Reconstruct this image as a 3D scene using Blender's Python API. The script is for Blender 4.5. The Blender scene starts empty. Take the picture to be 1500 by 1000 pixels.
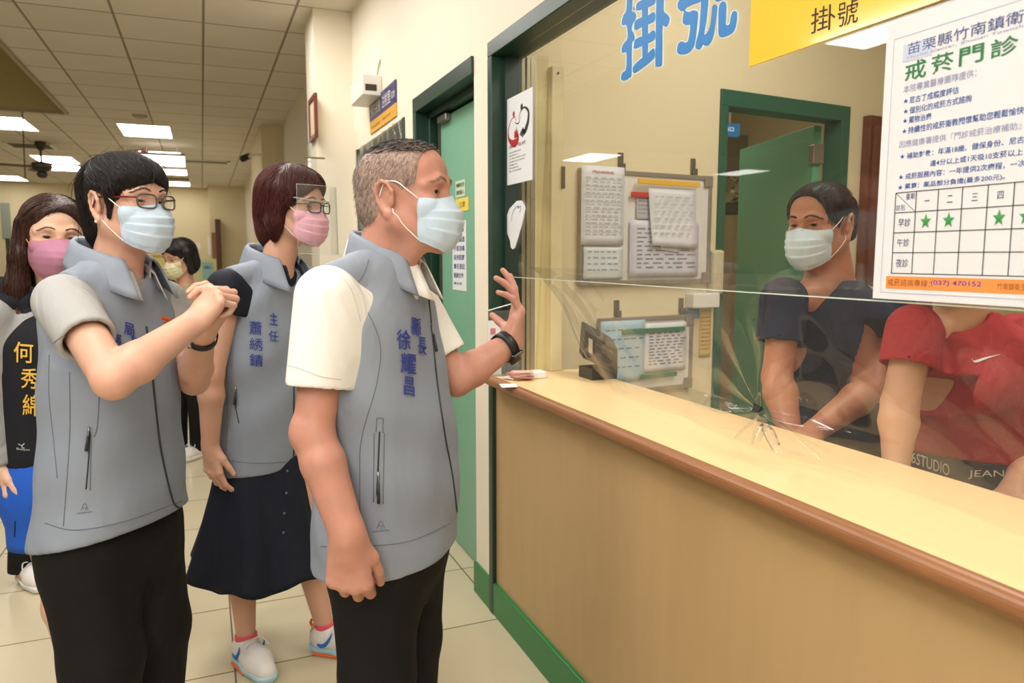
import bpy, math, random
import numpy as np
from mathutils import Vector, Matrix
from mathutils.bvhtree import BVHTree
from mathutils.geometry import tessellate_polygon
from math import sin, cos, pi, radians, atan, tan, sqrt

SC = bpy.context.scene
COL = SC.collection
random.seed(7)
RNG = np.random.default_rng(7)

# ------------------------------------------------------------------ camera
FPX = 1090.0                      # focal length in pixels of a 1500 px wide frame
EYE = 1.37                        # eye height
PHI = radians(22.5)               # yaw of the view, from +Y toward +X
PITCH = math.atan(124.0 / FPX)    # looking a little down
FW = np.array([sin(PHI), cos(PHI), 0.0])
RT = np.array([cos(PHI), -sin(PHI), 0.0])
UP = np.array([0.0, 0.0, 1.0])
CAM = np.array([0.0, 0.0, EYE])
cam_d = bpy.data.cameras.new('camera')
cam_d.sensor_width = 36.0
cam_d.lens = 36.0 * FPX / 1500.0
cam_d.clip_start = 0.05
cam_d.clip_end = 100
cam_d.dof.use_dof = True
cam_d.dof.focus_distance = 1.75
cam_d.dof.aperture_fstop = 5.6
cam_o = bpy.data.objects.new('camera', cam_d)
COL.objects.link(cam_o)
cam_o.location = CAM
cam_o.rotation_euler = (pi / 2 - PITCH, 0, -PHI)
SC.camera = cam_o

vs = SC.view_settings
SC.display_settings.display_device = 'sRGB'
vs.view_transform = 'Standard'
vs.look = 'None'
vs.gamma = 1.0
vs.use_curve_mapping = False
vs.exposure = 0.0

world = bpy.data.worlds.new('world')
SC.world = world
world.use_nodes = True
world.node_tree.nodes['Background'].inputs[0].default_value = (1.0, 0.96, 0.92, 1)
world.node_tree.nodes['Background'].inputs[1].default_value = 0.12


def area_light(name, loc, size, power, color=(1.0, 0.92, 0.8), rot=(0, 0, 0), size_y=None, spread=None):
    d = bpy.data.lights.new(name, 'AREA')
    d.energy = power
    d.color = color
    d.size = size
    if size_y:
        d.shape = 'RECTANGLE'
        d.size_y = size_y
    if spread:
        d.spread = spread
    o = bpy.data.objects.new(name, d)
    COL.objects.link(o)
    o.location = loc
    o.rotation_euler = rot
    return o

CEIL = 2.99
# ceiling lamps over the near part of the hall and in the office (above the frame)
LWARM = (1.0, 0.965, 0.92)
for (lx, ly, lp) in [(-0.8, -0.5, 17), (-0.6, 1.6, 27), (-1.9, 0.6, 26), (-2.46, 3.92, 30), (-0.1, 3.3, 30), (0.2, 4.8, 22)]:
    area_light('ceiling_lamp_light', (lx, ly, CEIL - 0.03), 0.55, lp, LWARM, size_y=1.1)
for (lx, ly, lp) in [(2.1, 1.7, 26), (2.2, 0.2, 22)]:
    area_light('office_lamp_light', (lx, ly, CEIL - 0.03), 0.55, lp, LWARM, size_y=1.1)
area_light('passage_lamp_light', (3.0, 4.4, CEIL - 0.03), 0.5, 18, LWARM, size_y=1.0)
# the photographer's flash, bounced off ceiling and wall behind the camera
FLASH = area_light('bounced_flash_light', (-0.9, -1.2, 2.55), 1.3, 32, (1.0, 0.985, 0.97),
                   rot=(radians(52), 0, radians(-26)), size_y=1.0)
# upward flash lamp, added to brighten the ceiling
area_light('added_up_light', (-0.5, -0.4, 1.75), 0.25, 40, (1.0, 0.985, 0.97), rot=(radians(160), 0, radians(-5)), size_y=0.25, spread=radians(100))

# ------------------------------------------------------------------ pixel <-> place
def ray(px, py):
    """unit-forward ray (horizontal forward component 1) through a picture point"""
    a = (px - 750.0) / FPX
    b = (500.0 - py) / FPX
    fwd = FW * cos(PITCH) - UP * sin(PITCH)
    up = UP * cos(PITCH) + FW * sin(PITCH)
    d = fwd + RT * a + up * b
    return d / d.dot(FW)

def P(px, py, F):
    return CAM + ray(px, py) * F

def hit_plane(px, py, o, n):
    r = ray(px, py)
    t = (np.asarray(o) - CAM).dot(n) / r.dot(n)
    return CAM + r * t

def bdir(beta):
    """horizontal direction: 0 = toward picture right, 90 = toward the viewer"""
    b = radians(beta)
    return cos(b) * RT - sin(b) * FW

# ------------------------------------------------------------------ materials
MATS = {}
def nodes(m):
    m.use_nodes = True
    nt = m.node_tree
    return nt, nt.nodes, nt.links, nt.nodes['Principled BSDF']

def lin(c):
    return tuple(((x / 12.92) if x <= 0.04045 else ((x + 0.055) / 1.055) ** 2.4) for x in c)

def S(r, g, b):
    """sRGB 0-255 -> linear rgba"""
    return lin((r / 255, g / 255, b / 255)) + (1.0,)

def mat(name, col, rough=0.6, metal=0.0, spec=0.5, noise=0.0, nscale=20.0, bump=0.0, bscale=80.0, emit=None, estr=1.0,
        sss=0.0, sheen=0.0, coat=0.0, stretch=None, bdist=0.01):
    if name in MATS:
        return MATS[name]
    m = bpy.data.materials.new(name)
    nt, N, L, b = nodes(m)
    b.inputs['Base Color'].default_value = col
    b.inputs['Roughness'].default_value = rough
    b.inputs['Metallic'].default_value = metal
    b.inputs['Specular IOR Level'].default_value = spec
    b.inputs['Coat Weight'].default_value = coat
    if sheen:
        b.inputs['Sheen Weight'].default_value = sheen
        b.inputs['Sheen Roughness'].default_value = 0.5
    if sss:
        b.inputs['Subsurface Weight'].default_value = sss
        b.inputs['Subsurface Radius'].default_value = (0.012, 0.005, 0.003)
        b.inputs['Subsurface Scale'].default_value = 1.0
    tc = N.new('ShaderNodeTexCoord')
    src = tc.outputs['Object']
    if stretch:
        mp = N.new('ShaderNodeMapping')
        mp.inputs['Scale'].default_value = stretch
        L.new(src, mp.inputs['Vector'])
        src = mp.outputs['Vector']
    if noise:
        n = N.new('ShaderNodeTexNoise')
        n.inputs['Scale'].default_value = nscale
        n.inputs['Detail'].default_value = 5
        L.new(src, n.inputs['Vector'])
        mx = N.new('ShaderNodeMix')
        mx.data_type = 'RGBA'
        mx.inputs['A'].default_value = tuple(c * (1 - noise) for c in col[:3]) + (1,)
        mx.inputs['B'].default_value = tuple(min(1, c * (1 + noise)) for c in col[:3]) + (1,)
        L.new(n.outputs['Fac'], mx.inputs['Factor'])
        L.new(mx.outputs['Result'], b.inputs['Base Color'])
    if bump:
        n2 = N.new('ShaderNodeTexNoise')
        n2.inputs['Scale'].default_value = bscale
        n2.inputs['Detail'].default_value = 4
        L.new(src, n2.inputs['Vector'])
        bp = N.new('ShaderNodeBump')
        bp.inputs['Strength'].default_value = bump
        bp.inputs['Distance'].default_value = bdist
        L.new(n2.outputs['Fac'], bp.inputs['Height'])
        L.new(bp.outputs['Normal'], b.inputs['Normal'])
    if emit:
        b.inputs['Emission Color'].default_value = emit
        b.inputs['Emission Strength'].default_value = estr
    MATS[name] = m
    return m

def clear_mat(name, tint=(1, 1, 1, 1), gloss_rough=0.02, haze=0.0, ior=1.45, bump=0.0, bscale=10.0):
    """thin clear sheet: see-through with Fresnel reflection and a little milky haze"""
    if name in MATS:
        return MATS[name]
    m = bpy.data.materials.new(name)
    m.use_nodes = True
    nt = m.node_tree
    N, L = nt.nodes, nt.links
    N.clear()
    out = N.new('ShaderNodeOutputMaterial')
    tr = N.new('ShaderNodeBsdfTransparent')
    tr.inputs[0].default_value = tint
    gl = N.new('ShaderNodeBsdfGlossy')
    gl.inputs['Roughness'].default_value = gloss_rough
    df = N.new('ShaderNodeBsdfDiffuse')
    df.inputs[0].default_value = (0.85, 0.85, 0.82, 1)
    fr = N.new('ShaderNodeFresnel')
    gm = N.new('ShaderNodeNewGeometry')
    mi = N.new('ShaderNodeMix')
    mi.inputs['A'].default_value = ior
    mi.inputs['B'].default_value = 1.0 / ior
    L.new(gm.outputs['Backfacing'], mi.inputs['Factor'])
    L.new(mi.outputs['Result'], fr.inputs['IOR'])
    m1 = N.new('ShaderNodeMixShader')
    m1.inputs[0].default_value = haze
    m2 = N.new('ShaderNodeMixShader')
    L.new(tr.outputs[0], m1.inputs[1])
    L.new(df.outputs[0], m1.inputs[2])
    L.new(fr.outputs[0], m2.inputs[0])
    L.new(m1.outputs[0], m2.inputs[1])
    L.new(gl.outputs[0], m2.inputs[2])
    L.new(m2.outputs[0], out.inputs[0])
    if bump:
        tc = N.new('ShaderNodeTexCoord')
        n2 = N.new('ShaderNodeTexNoise')
        n2.inputs['Scale'].default_value = bscale
        n2.inputs['Detail'].default_value = 3
        n2.inputs['Distortion'].default_value = 1.0
        L.new(tc.outputs['Object'], n2.inputs['Vector'])
        bp = N.new('ShaderNodeBump')
        bp.inputs['Strength'].default_value = bump
        bp.inputs['Distance'].default_value = 0.02
        L.new(n2.outputs['Fac'], bp.inputs['Height'])
        L.new(bp.outputs['Normal'], gl.inputs['Normal'])
        L.new(bp.outputs['Normal'], fr.inputs['Normal'])
    MATS[name] = m
    return m

# ------------------------------------------------------------------ mesh helpers
def link(o, parent=None):
    COL.objects.link(o)
    if parent is not None:
        o.parent = parent
        if parent.type == 'EMPTY' or True:
            o.matrix_parent_inverse = Matrix.Identity(4)
    return o

def world_loc(o):
    l = Vector((0, 0, 0))
    while o is not None:
        l = l + Vector(o.location)
        o = o.parent
    return l

def mesh_obj(name, verts, faces, material, parent=None, smooth=False, mats=None, fmat=None):
    """verts in world space; the object's origin follows its parent (unrotated)"""
    me = bpy.data.meshes.new(name)
    v = np.asarray(verts, dtype=np.float64).reshape(-1, 3)
    if parent is not None:
        v = v - np.array(world_loc(parent))
        loc = Vector((0, 0, 0))
    else:
        c = np.array([(v[:, 0].min() + v[:, 0].max()) / 2, (v[:, 1].min() + v[:, 1].max()) / 2, v[:, 2].min()])
        v = v - c
        loc = Vector(c)
    if isinstance(faces, np.ndarray):
        n = len(faces)
        k = faces.shape[1]
        me.vertices.add(len(v))
        me.vertices.foreach_set('co', v.astype(np.float32).ravel())
        me.loops.add(n * k)
        me.loops.foreach_set('vertex_index', faces.astype(np.int32).ravel())
        me.polygons.add(n)
        me.polygons.foreach_set('loop_start', np.arange(0, n * k, k, dtype=np.int32))
        me.update(calc_edges=True)
    else:
        me.from_pydata([tuple(x) for x in v], [], [tuple(f) for f in faces])
    me.validate()
    for mm in (mats or [material]):
        me.materials.append(mm)
    if fmat is not None:
        me.polygons.foreach_set('material_index', np.asarray(fmat, dtype=np.int32))
    if smooth:
        me.polygons.foreach_set('use_smooth', np.ones(len(me.polygons), dtype=bool))
    me.update()
    o = bpy.data.objects.new(name, me)
    o.location = loc
    return link(o, parent)

def empty(name, loc):
    o = bpy.data.objects.new(name, None)
    o.empty_display_size = 0.1
    o.location = Vector(tuple(loc))
    COL.objects.link(o)
    return o

def tag(o, label=None, cat=None, group=None, kind=None):
    if label:
        o['label'] = label
    if cat:
        o['category'] = cat
    if group:
        o['group'] = group
    if kind:
        o['kind'] = kind
    return o

class MB:
    """collects simple solids, builds ONE mesh"""
    def __init__(self):
        self.v, self.f = [], []
    def add(self, v, f):
        o = len(self.v)
        self.v += [tuple(x) for x in v]
        self.f += [tuple(i + o for i in q) for q in f]
        return self
    def box(self, x0, x1, y0, y1, z0, z1):
        v = [(x0, y0, z0), (x1, y0, z0), (x1, y1, z0), (x0, y1, z0), (x0, y0, z1), (x1, y0, z1), (x1, y1, z1), (x0, y1, z1)]
        return self.add(v, [(0, 3, 2, 1), (4, 5, 6, 7), (0, 1, 5, 4), (1, 2, 6, 5), (2, 3, 7, 6), (3, 0, 4, 7)])
    def obox(self, o, ax, ay, az):
        """box from corner o and three edge vectors"""
        o, ax, ay, az = map(np.asarray, (o, ax, ay, az))
        v = [o, o + ax, o + ax + ay, o + ay, o + az, o + ax + az, o + ax + ay + az, o + ay + az]
        return self.add(v, [(0, 3, 2, 1), (4, 5, 6, 7), (0, 1, 5, 4), (1, 2, 6, 5), (2, 3, 7, 6), (3, 0, 4, 7)])
    def tube(self, pts, r, seg=8, closed=False, taper=None):
        v, f = tube_geo(pts, r, seg, closed)
        return self.add(v, f)
    def lathe(self, c, prof, seg=24, axis=(0, 0, 1)):
        """prof: (radius, height) along axis from c"""
        az = Vector(axis).normalized()
        ax = az.orthogonal().normalized()
        ay = az.cross(ax)
        c = Vector(tuple(c))
        v, f = [], []
        for (r, h) in prof:
            for i in range(seg):
                a = 2 * pi * i / seg
                v.append(c + az * h + ax * (r * cos(a)) + ay * (r * sin(a)))
        n = len(prof)
        for j in range(n - 1):
            for i in range(seg):
                f.append((j * seg + i, j * seg + (i + 1) % seg, (j + 1) * seg + (i + 1) % seg, (j + 1) * seg + i))
        f.append(tuple(range(seg))[::-1])
        f.append(tuple((n - 1) * seg + i for i in range(seg)))
        return self.add(v, f)
    def build(self, name, material, parent=None, smooth=False, bevel=0.0):
        o = mesh_obj(name, self.v, self.f, material, parent, smooth)
        if bevel:
            md = o.modifiers.new('bevel', 'BEVEL')
            md.width = bevel
            md.segments = 2
            md.limit_method = 'ANGLE'
        return o

def tube_geo(pts, r, seg=8, closed=False):
    pts = [Vector(tuple(p)) for p in pts]
    n = len(pts)
    rs = r if hasattr(r, '__len__') else [r] * n
    v, f = [], []
    prev = None
    for i, p in enumerate(pts):
        if closed:
            t = pts[(i + 1) % n] - pts[i - 1]
        else:
            t = pts[min(i + 1, n - 1)] - pts[max(i - 1, 0)]
        if t.length < 1e-9:
            t = Vector((0, 0, 1))
        t.normalize()
        if prev is None:
            a = t.orthogonal().normalized()
        else:
            a = prev - t * prev.dot(t)
            a = a.normalized() if a.length > 1e-6 else t.orthogonal().normalized()
        prev = a
        b = t.cross(a)
        for k in range(seg):
            th = 2 * pi * k / seg
            v.append(p + a * (rs[i] * cos(th)) + b * (rs[i] * sin(th)))
    m = n if closed else n - 1
    for i in range(m):
        j = (i + 1) % n
        for k in range(seg):
            f.append((i * seg + k, i * seg + (k + 1) % seg, j * seg + (k + 1) % seg, j * seg + k))
    if not closed:
        f.append(tuple(range(seg))[::-1])
        f.append(tuple((n - 1) * seg + k for k in range(seg)))
    return v, f

def smooth_path(pts, n=8):
    """Catmull-Rom through the points"""
    p = [np.asarray(x, float) for x in pts]
    p = [2 * p[0] - p[1]] + p + [2 * p[-1] - p[-2]]
    out = []
    for i in range(1, len(p) - 2):
        for k in range(n):
            t = k / n
            out.append(0.5 * ((2 * p[i]) + (-p[i - 1] + p[i + 1]) * t + (2 * p[i - 1] - 5 * p[i] + 4 * p[i + 1] - p[i + 2]) * t * t
                              + (-p[i - 1] + 3 * p[i] - 3 * p[i + 1] + p[i + 2]) * t ** 3))
    out.append(p[-2])
    return out

# ------------------------------------------------------------------ lettering
_TXT = {}
def text_mesh(s, bold=0.0, fine=False):
    """(verts Nx2 normalised to its own box: x 0..w/h, y 0..1, faces, aspect) of a string in the built-in font"""
    key = (s, bold, fine)
    if key in _TXT:
        return _TXT[key]
    c = bpy.data.curves.new('lettering', 'FONT')
    c.body = s
    c.resolution_u = 3
    if bold:
        c.offset = bold
    o = bpy.data.objects.new('lettering', c)
    COL.objects.link(o)
    dg = bpy.context.evaluated_depsgraph_get()
    me = bpy.data.meshes.new_from_object(o.evaluated_get(dg))
    if fine:
        import bmesh
        bm = bmesh.new(); bm.from_mesh(me)
        bmesh.ops.triangulate(bm, faces=bm.faces[:])
        for _ in range(3):
            long_e = [e for e in bm.edges if e.calc_length() > 0.12]
            if not long_e:
                break
            bmesh.ops.subdivide_edges(bm, edges=long_e, cuts=1)
            bmesh.ops.triangulate(bm, faces=bm.faces[:])
        bm.to_mesh(me); bm.free()
    v = np.array([x.co[:2] for x in me.vertices]).reshape(-1, 2)
    f = [tuple(p.vertices) for p in me.polygons]
    bpy.data.meshes.remove(me)
    bpy.data.objects.remove(o)
    bpy.data.curves.remove(c)
    lo, hi = v.min(0), v.max(0)
    h = hi[1] - lo[1]
    v = (v - lo) / (hi - lo)
    _TXT[key] = (v, f, (hi[0] - lo[0]) / h)
    return _TXT[key]

class Plane:
    """a vertical plane seen from the hall side: u runs to the viewer's right, v is world z, n faces the viewer"""
    def __init__(self, o, u):
        self.o = np.array([o[0], o[1], 0.0])
        u = np.array([u[0], u[1], 0.0])
        self.u = u / np.linalg.norm(u)
        self.n = np.cross(self.u, UP)
        if self.n.dot(self.o - CAM) > 0:
            self.n = -self.n
    def uv(self, px, py, off=0.0):
        p = hit_plane(px, py, self.o + self.n * off, self.n)
        return (p - self.o).dot(self.u), p[2]
    def pt(self, u, v, off=0.0):
        return self.o + self.u * u + UP * v + self.n * off
    def box(self, mb, u0, u1, v0, v1, t0, t1):
        return mb.obox(self.pt(u0, v0, t0), self.u * (u1 - u0), self.n * (t1 - t0), UP * (v1 - v0))
    def poly(self, mb, uvs, t0, t1):
        n = len(uvs)
        v = [self.pt(a, b, t1) for a, b in uvs] + [self.pt(a, b, t0) for a, b in uvs]
        f = [tuple(range(n)), tuple(range(2 * n - 1, n - 1, -1))]
        f += [(i, n + i, n + (i + 1) % n, (i + 1) % n) for i in range(n)]
        return mb.add(v, f)
    def text(self, mb, s, u0, u1, v0, v1, off, bold=0.0, shear=0.0):
        v, f, _ = text_mesh(s, bold)
        mb.add([self.pt(u0 + (u1 - u0) * a + shear * b, v0 + (v1 - v0) * b, off) for a, b in v], f)
        return mb
    def ptext(self, mb, s, p0, p1, hpx, off, bold=0.0):
        """text whose baseline runs between two picture points, hpx tall at its left end"""
        a, b = self.uv(*p0, off), self.uv(*p1, off)
        t = self.uv(p0[0], p0[1] - hpx, off)
        h = t[1] - a[1]
        v, f, _ = text_mesh(s, bold)
        mb.add([self.pt(a[0] + (b[0] - a[0]) * x, a[1] + (b[1] - a[1]) * x + h * y, off) for x, y in v], f)
        return mb
# ------------------------------------------------------------------ the setting
M_WALL = mat('wall_paint', S(235, 226, 206), 0.75, bump=0.06, bscale=140)
M_WALL_IN = mat('office_wall_paint', S(228, 214, 176), 0.75, bump=0.06, bscale=140)
M_WALL_FAR = mat('far_wall_paint', S(222, 208, 170), 0.8)
M_GREEN_D = mat('dark_green_paint', S(24, 56, 44), 0.38, noise=0.12, nscale=8)
M_GREEN_DOOR = mat('door_green_laminate', S(122, 176, 148), 0.4, noise=0.03, nscale=3)
M_GREEN_DOOR2 = mat('office_door_green', S(98, 162, 124), 0.4, noise=0.03, nscale=3)
M_GREEN_BASE = mat('base_green_paint', S(28, 120, 62), 0.35, noise=0.08, nscale=6)

def tile_mat(name, c1, c2, grout, w, h, mortar, ox, oy, rough, bump=0.3, spec=0.5, smooth=0.1):
    m = bpy.data.materials.new(name)
    nt, N, L, b = nodes(m)
    g = N.new('ShaderNodeNewGeometry')
    mp = N.new('ShaderNodeVectorMath')
    mp.operation = 'SUBTRACT'
    mp.inputs[1].default_value = (ox, oy, 0)
    L.new(g.outputs['Position'], mp.inputs[0])
    br = N.new('ShaderNodeTexBrick')
    br.offset = 0.0
    br.squash = 1.0
    br.inputs['Scale'].default_value = 1.0
    br.inputs['Brick Width'].default_value = w
    br.inputs['Row Height'].default_value = h
    br.inputs['Mortar Size'].default_value = mortar
    br.inputs['Mortar Smooth'].default_value = smooth
    br.inputs['Color1'].default_value = c1
    br.inputs['Color2'].default_value = c2
    br.inputs['Mortar'].default_value = grout
    L.new(mp.outputs[0], br.inputs['Vector'])
    n = N.new('ShaderNodeTexNoise')
    n.inputs['Scale'].default_value = 3.0
    n.inputs['Detail'].default_value = 6
    L.new(g.outputs['Position'], n.inputs['Vector'])
    mx = N.new('ShaderNodeMix')
    mx.data_type = 'RGBA'
    mx.blend_type = 'MULTIPLY'
    mx.inputs['Factor'].default_value = 0.12
    L.new(br.outputs['Color'], mx.inputs['A'])
    L.new(n.outputs['Fac'], mx.inputs['B'])
    L.new(mx.outputs['Result'], b.inputs['Base Color'])
    b.inputs['Roughness'].default_value = rough
    b.inputs['Specular IOR Level'].default_value = spec
    bp = N.new('ShaderNodeBump')
    bp.inputs['Strength'].default_value = bump
    bp.inputs['Distance'].default_value = 0.003
    bp.invert = True
    L.new(br.outputs['Fac'], bp.inputs['Height'])
    L.new(bp.outputs['Normal'], b.inputs['Normal'])
    return m

M_FLOOR = tile_mat('floor_tile', S(214, 202, 172), S(208, 195, 164), S(120, 104, 82), 0.48, 0.487, 0.0032, 0.043, 3.0, 0.22)
M_CEIL = tile_mat('ceiling_tile', S(232, 224, 210), S(226, 217, 202), S(150, 140, 124), 0.56, 0.617, 0.009, 0.08, 5.2, 0.9, spec=0.2)

b = MB().box(-9, 5.2, -2.2, 19.6, -0.06, 0)
tag(b.build('floor', M_FLOOR), kind='structure')
# darker tiles set into the floor at the lower left
b = MB()
for (x0, y0) in [(-0.917 - 0.48, 2.02), (-0.917 - 0.48 * 2, 2.02), (-0.917, 2.02 - 0.487)]:
    b.box(x0 + 0.003, x0 + 0.477, y0 + 0.01, y0 + 0.49, 0, 0.0012)
tag(b.build('floor_inlay', mat('mauve_tile', S(150, 128, 112), 0.3, noise=0.1, nscale=5)), kind='structure')

# ceiling with the raised well on the left
b = MB()
b.box(-1.34, 5.2, -2.2, 19.6, CEIL, CEIL + 0.05)
b.box(-9, -1.34, 9.93, 19.6, CEIL, CEIL + 0.05)
b.box(-9, -1.34, -2.2, 0.6, CEIL, CEIL + 0.05)
b.box(-9, -6.0, 0.6, 9.93, CEIL, CEIL + 0.05)
tag(b.build('ceiling', M_CEIL), kind='structure')
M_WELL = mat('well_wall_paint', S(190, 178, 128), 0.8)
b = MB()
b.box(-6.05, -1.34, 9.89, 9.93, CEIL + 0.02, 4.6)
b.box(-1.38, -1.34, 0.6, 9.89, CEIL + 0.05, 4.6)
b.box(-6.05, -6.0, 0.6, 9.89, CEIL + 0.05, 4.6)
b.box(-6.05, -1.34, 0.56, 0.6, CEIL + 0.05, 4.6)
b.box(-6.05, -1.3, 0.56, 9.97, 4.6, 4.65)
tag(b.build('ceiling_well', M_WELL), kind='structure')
b = MB()
b.box(-1.36, -1.325, 0.58, 9.95, CEIL - 0.02, CEIL + 0.03)
b.box(-6.0, -1.36, 9.915, 9.95, CEIL - 0.02, CEIL + 0.03)
tag(b.build('trim_1', mat('well_trim', S(170, 156, 128), 0.6)), kind='structure')

# hall walls
b = MB()
b.box(-9.1, -9.0, -2.2, 19.6, 0, CEIL)
tag(b.build('wall_left', M_WALL_FAR), kind='structure')
b = MB().box(-9.1, 5.3, 19.4, 19.6, 0, CEIL)
tag(b.build('wall_far', M_WALL_FAR), kind='structure')
b = MB().box(-9.1, 5.3, -2.3, -2.2, 0, CEIL)
tag(b.build('wall_near', M_WALL), kind='structure')

WX, WT = 0.99, 0.11      # service wall: hall face and thickness
ZH = 2.13                # head of door and window frames
D0, D1 = 2.77, 3.63      # door opening along Y
W0, W1 = -2.2, 2.59      # service window opening along Y
V0, V1 = 3.82, 5.11      # small service window
b = MB()
b.box(WX, WX + WT, -2.2, 19.4, ZH, CEIL)
b.box(WX, WX + WT, W1, D0, 0, ZH)
b.box(WX, WX + WT, D1, V0, 0, ZH)
b.box(WX, WX + WT, V0, V1, 0, 0.95)
b.box(WX, WX + WT, V1, 19.4, 0, ZH)
tag(b.build('wall_right', M_WALL), kind='structure')
b = MB()
b.box(0.74, WX, 5.2, 5.6, 0, CEIL)
tag(b.build('wall_pier', M_WALL), kind='structure')
b = MB().box(0.74, WX, 9.85, 12.0, 0, CEIL)
tag(b.build('wall_pier', M_WALL_FAR), kind='structure')
b = MB().box(0.2, WX, 18.6, 19.4, 0, CEIL)
tag(b.build('wall_pier', M_WALL_FAR), kind='structure')

# green base under the counter and round the wall end
b = MB()
b.box(WX - 0.012, WX + 0.02, -2.2, D0 + 0.004, 0, 0.127)
b.box(WX - 0.012, WX + WT, D0 - 0.004, D0 + 0.006, 0, 0.127)
tag(b.build('baseboard_right', M_GREEN_BASE, bevel=0.004), kind='structure')
b = MB().box(WX - 0.015, WX + 0.02, D1, 19.4, 0, 0.1)
tag(b.build('baseboard_right', M_GREEN_BASE), kind='structure')

# office behind the counter
BA, BB = np.array([1.245, 2.765]), np.array([5.2, 3.17])     # foot of its back wall
PB = Plane(BA, BB - BA)
DU0 = PB.uv(1053, 200)[0]
DU1 = PB.uv(1242, 200)[0]
LEN = np.linalg.norm(BB - BA)
b = MB()
PB.box(b, -0.01, DU0, 0, CEIL, -0.1, 0)
PB.box(b, DU1, LEN, 0, CEIL, -0.1, 0)
PB.box(b, DU0, DU1, ZH, CEIL, -0.1, 0)
tag(b.build('wall_back', M_WALL_IN), kind='structure')
b = MB().box(5.2, 5.3, -2.2, 19.4, 0, CEIL)
tag(b.build('wall_office', M_WALL_IN), kind='structure')
b = MB().box(1.105, 1.245, 2.53, 2.77, 0, CEIL)
tag(b.build('wall_return', M_WALL_IN), kind='structure')
# passage seen through the office door
b = MB()
b.box(1.10, 5.2, 6.6, 6.7, 0, CEIL)
tag(b.build('wall_passage', M_WALL_IN), kind='structure')
b = MB().box(1.75, 1.8, 2.93, 6.6, 0, CEIL)
tag(b.build('wall_partition', M_WALL_IN), kind='structure')

# ---- hall door (closed leaf, deep in its dark green frame)
b = MB()
b.box(WX - 0.012, WX + WT, D0, D1, 2.062, ZH)
b.box(WX - 0.012, WX + WT, D1 - 0.05, D1, 0, 2.062)
b.box(WX + 0.03, WX + WT, D0, D0 + 0.03, 0, 2.062)
b.box(WX + 0.05, WX + WT, D1 - 0.075, D1 - 0.05, 0, 2.05)
b.box(WX + 0.05, WX + WT, D0 + 0.03, D1 - 0.05, 2.03, 2.062)
dr = tag(empty('door_1', (WX, (D0 + D1) / 2, 0)), kind='structure')
b.build('door_frame', M_GREEN_D, dr, bevel=0.003)
MB().box(1.078, 1.118, D0 + 0.03, D1 - 0.13, 0.006, 2.02).build('door_leaf', M_GREEN_DOOR, dr, bevel=0.002)
MB().box(1.07, 1.078, D1 - 0.145, D1 - 0.12, 0.006, 2.02).build('door_edge', mat('door_edge_metal', S(90, 86, 74), 0.4, metal=0.5), dr)
MB().box(1.05, 1.078, D1 - 0.30, D1 - 0.17, 1.99, 2.022).build('door_closer', mat('brushed_steel', S(150, 145, 135), 0.35, metal=0.8), dr, bevel=0.004)

# ---- service window frame
b = MB()
b.box(WX - 0.014, 1.10, W0, W1, 2.077, ZH)
b.box(WX - 0.014, 1.10, 2.55, W1, 0.0, 2.077)
wf = tag(empty('window_1', (WX, 1.0, 0.94)), kind='structure')
b.build('window_frame', M_GREEN_D, wf, bevel=0.003)
MB().box(1.02, 1.085, 2.525, 2.552, 0.941, 2.077).build('jamb_stop', mat('jamb_stop_green', S(22, 46, 38), 0.4), wf)
M_ALU = mat('window_aluminium', S(176, 168, 140), 0.35, metal=0.55)
M_STILE = mat('cream_stile', S(214, 200, 146), 0.5)
b = MB()
b.box(1.085, 1.10, 2.53, 2.555, 0.941, 2.077)
b.box(1.103, 1.115, 2.52, 2.55, 0.941, 2.077)
b.box(1.12, 1.138, 2.525, 2.55, 0.941, 2.077)
b.build('sliding_track', M_ALU, wf)
b = MB()
b.box(1.145, 1.192, 2.53, 2.555, 0.941, 2.09)
b.build('window_lining', M_STILE, wf)
b = MB().box(1.196, 1.245, 2.51, 2.552, 0.941, 2.055)
b.build('window_stile', mat('pale_stile', S(218, 204, 160), 0.5), wf, bevel=0.003)
b = MB().lathe((1.22, 2.509, 2.03), [(0.004, 0), (0.004, 0.002)], 10, (0, -1, 0))
b.build('screw', mat('screw_dark', S(60, 55, 45), 0.5, metal=0.5), wf)
b = MB().box(1.236, 1.249, 2.503, 2.512, 1.62, 1.70)
b.build('latch', mat('latch_brown', S(96, 84, 56), 0.5), wf)

# ---- small service window farther along, covered with clear sheeting
b = MB()
b.box(WX - 0.006, 1.10, V0, V0 + 0.05, 0.95, ZH - 0.05)
b.box(WX - 0.006, 1.10, V1 - 0.03, V1, 0.95, ZH - 0.05)
b.box(WX + 0.02, 1.10, V0, V1, 2.06, ZH - 0.05)
b.box(WX - 0.05, 1.2, V0, V1, 0.92, 0.955)
wf2 = tag(empty('window_2', (WX, 4.4, 0.95)), kind='structure')
b.build('window_frame', M_GREEN_D, wf2)
MB().box(1.16, 1.17, V0, V1, 0.955, 2.06).build('room_backing', mat('backing_grey', S(168, 160, 138), 0.7), wf2)  # grey panel added in place of the dim room behind the sheeting
MB().box(WX, WX + WT, V0, V1, ZH - 0.05, ZH).build('head_infill', M_WALL, wf2)

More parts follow.
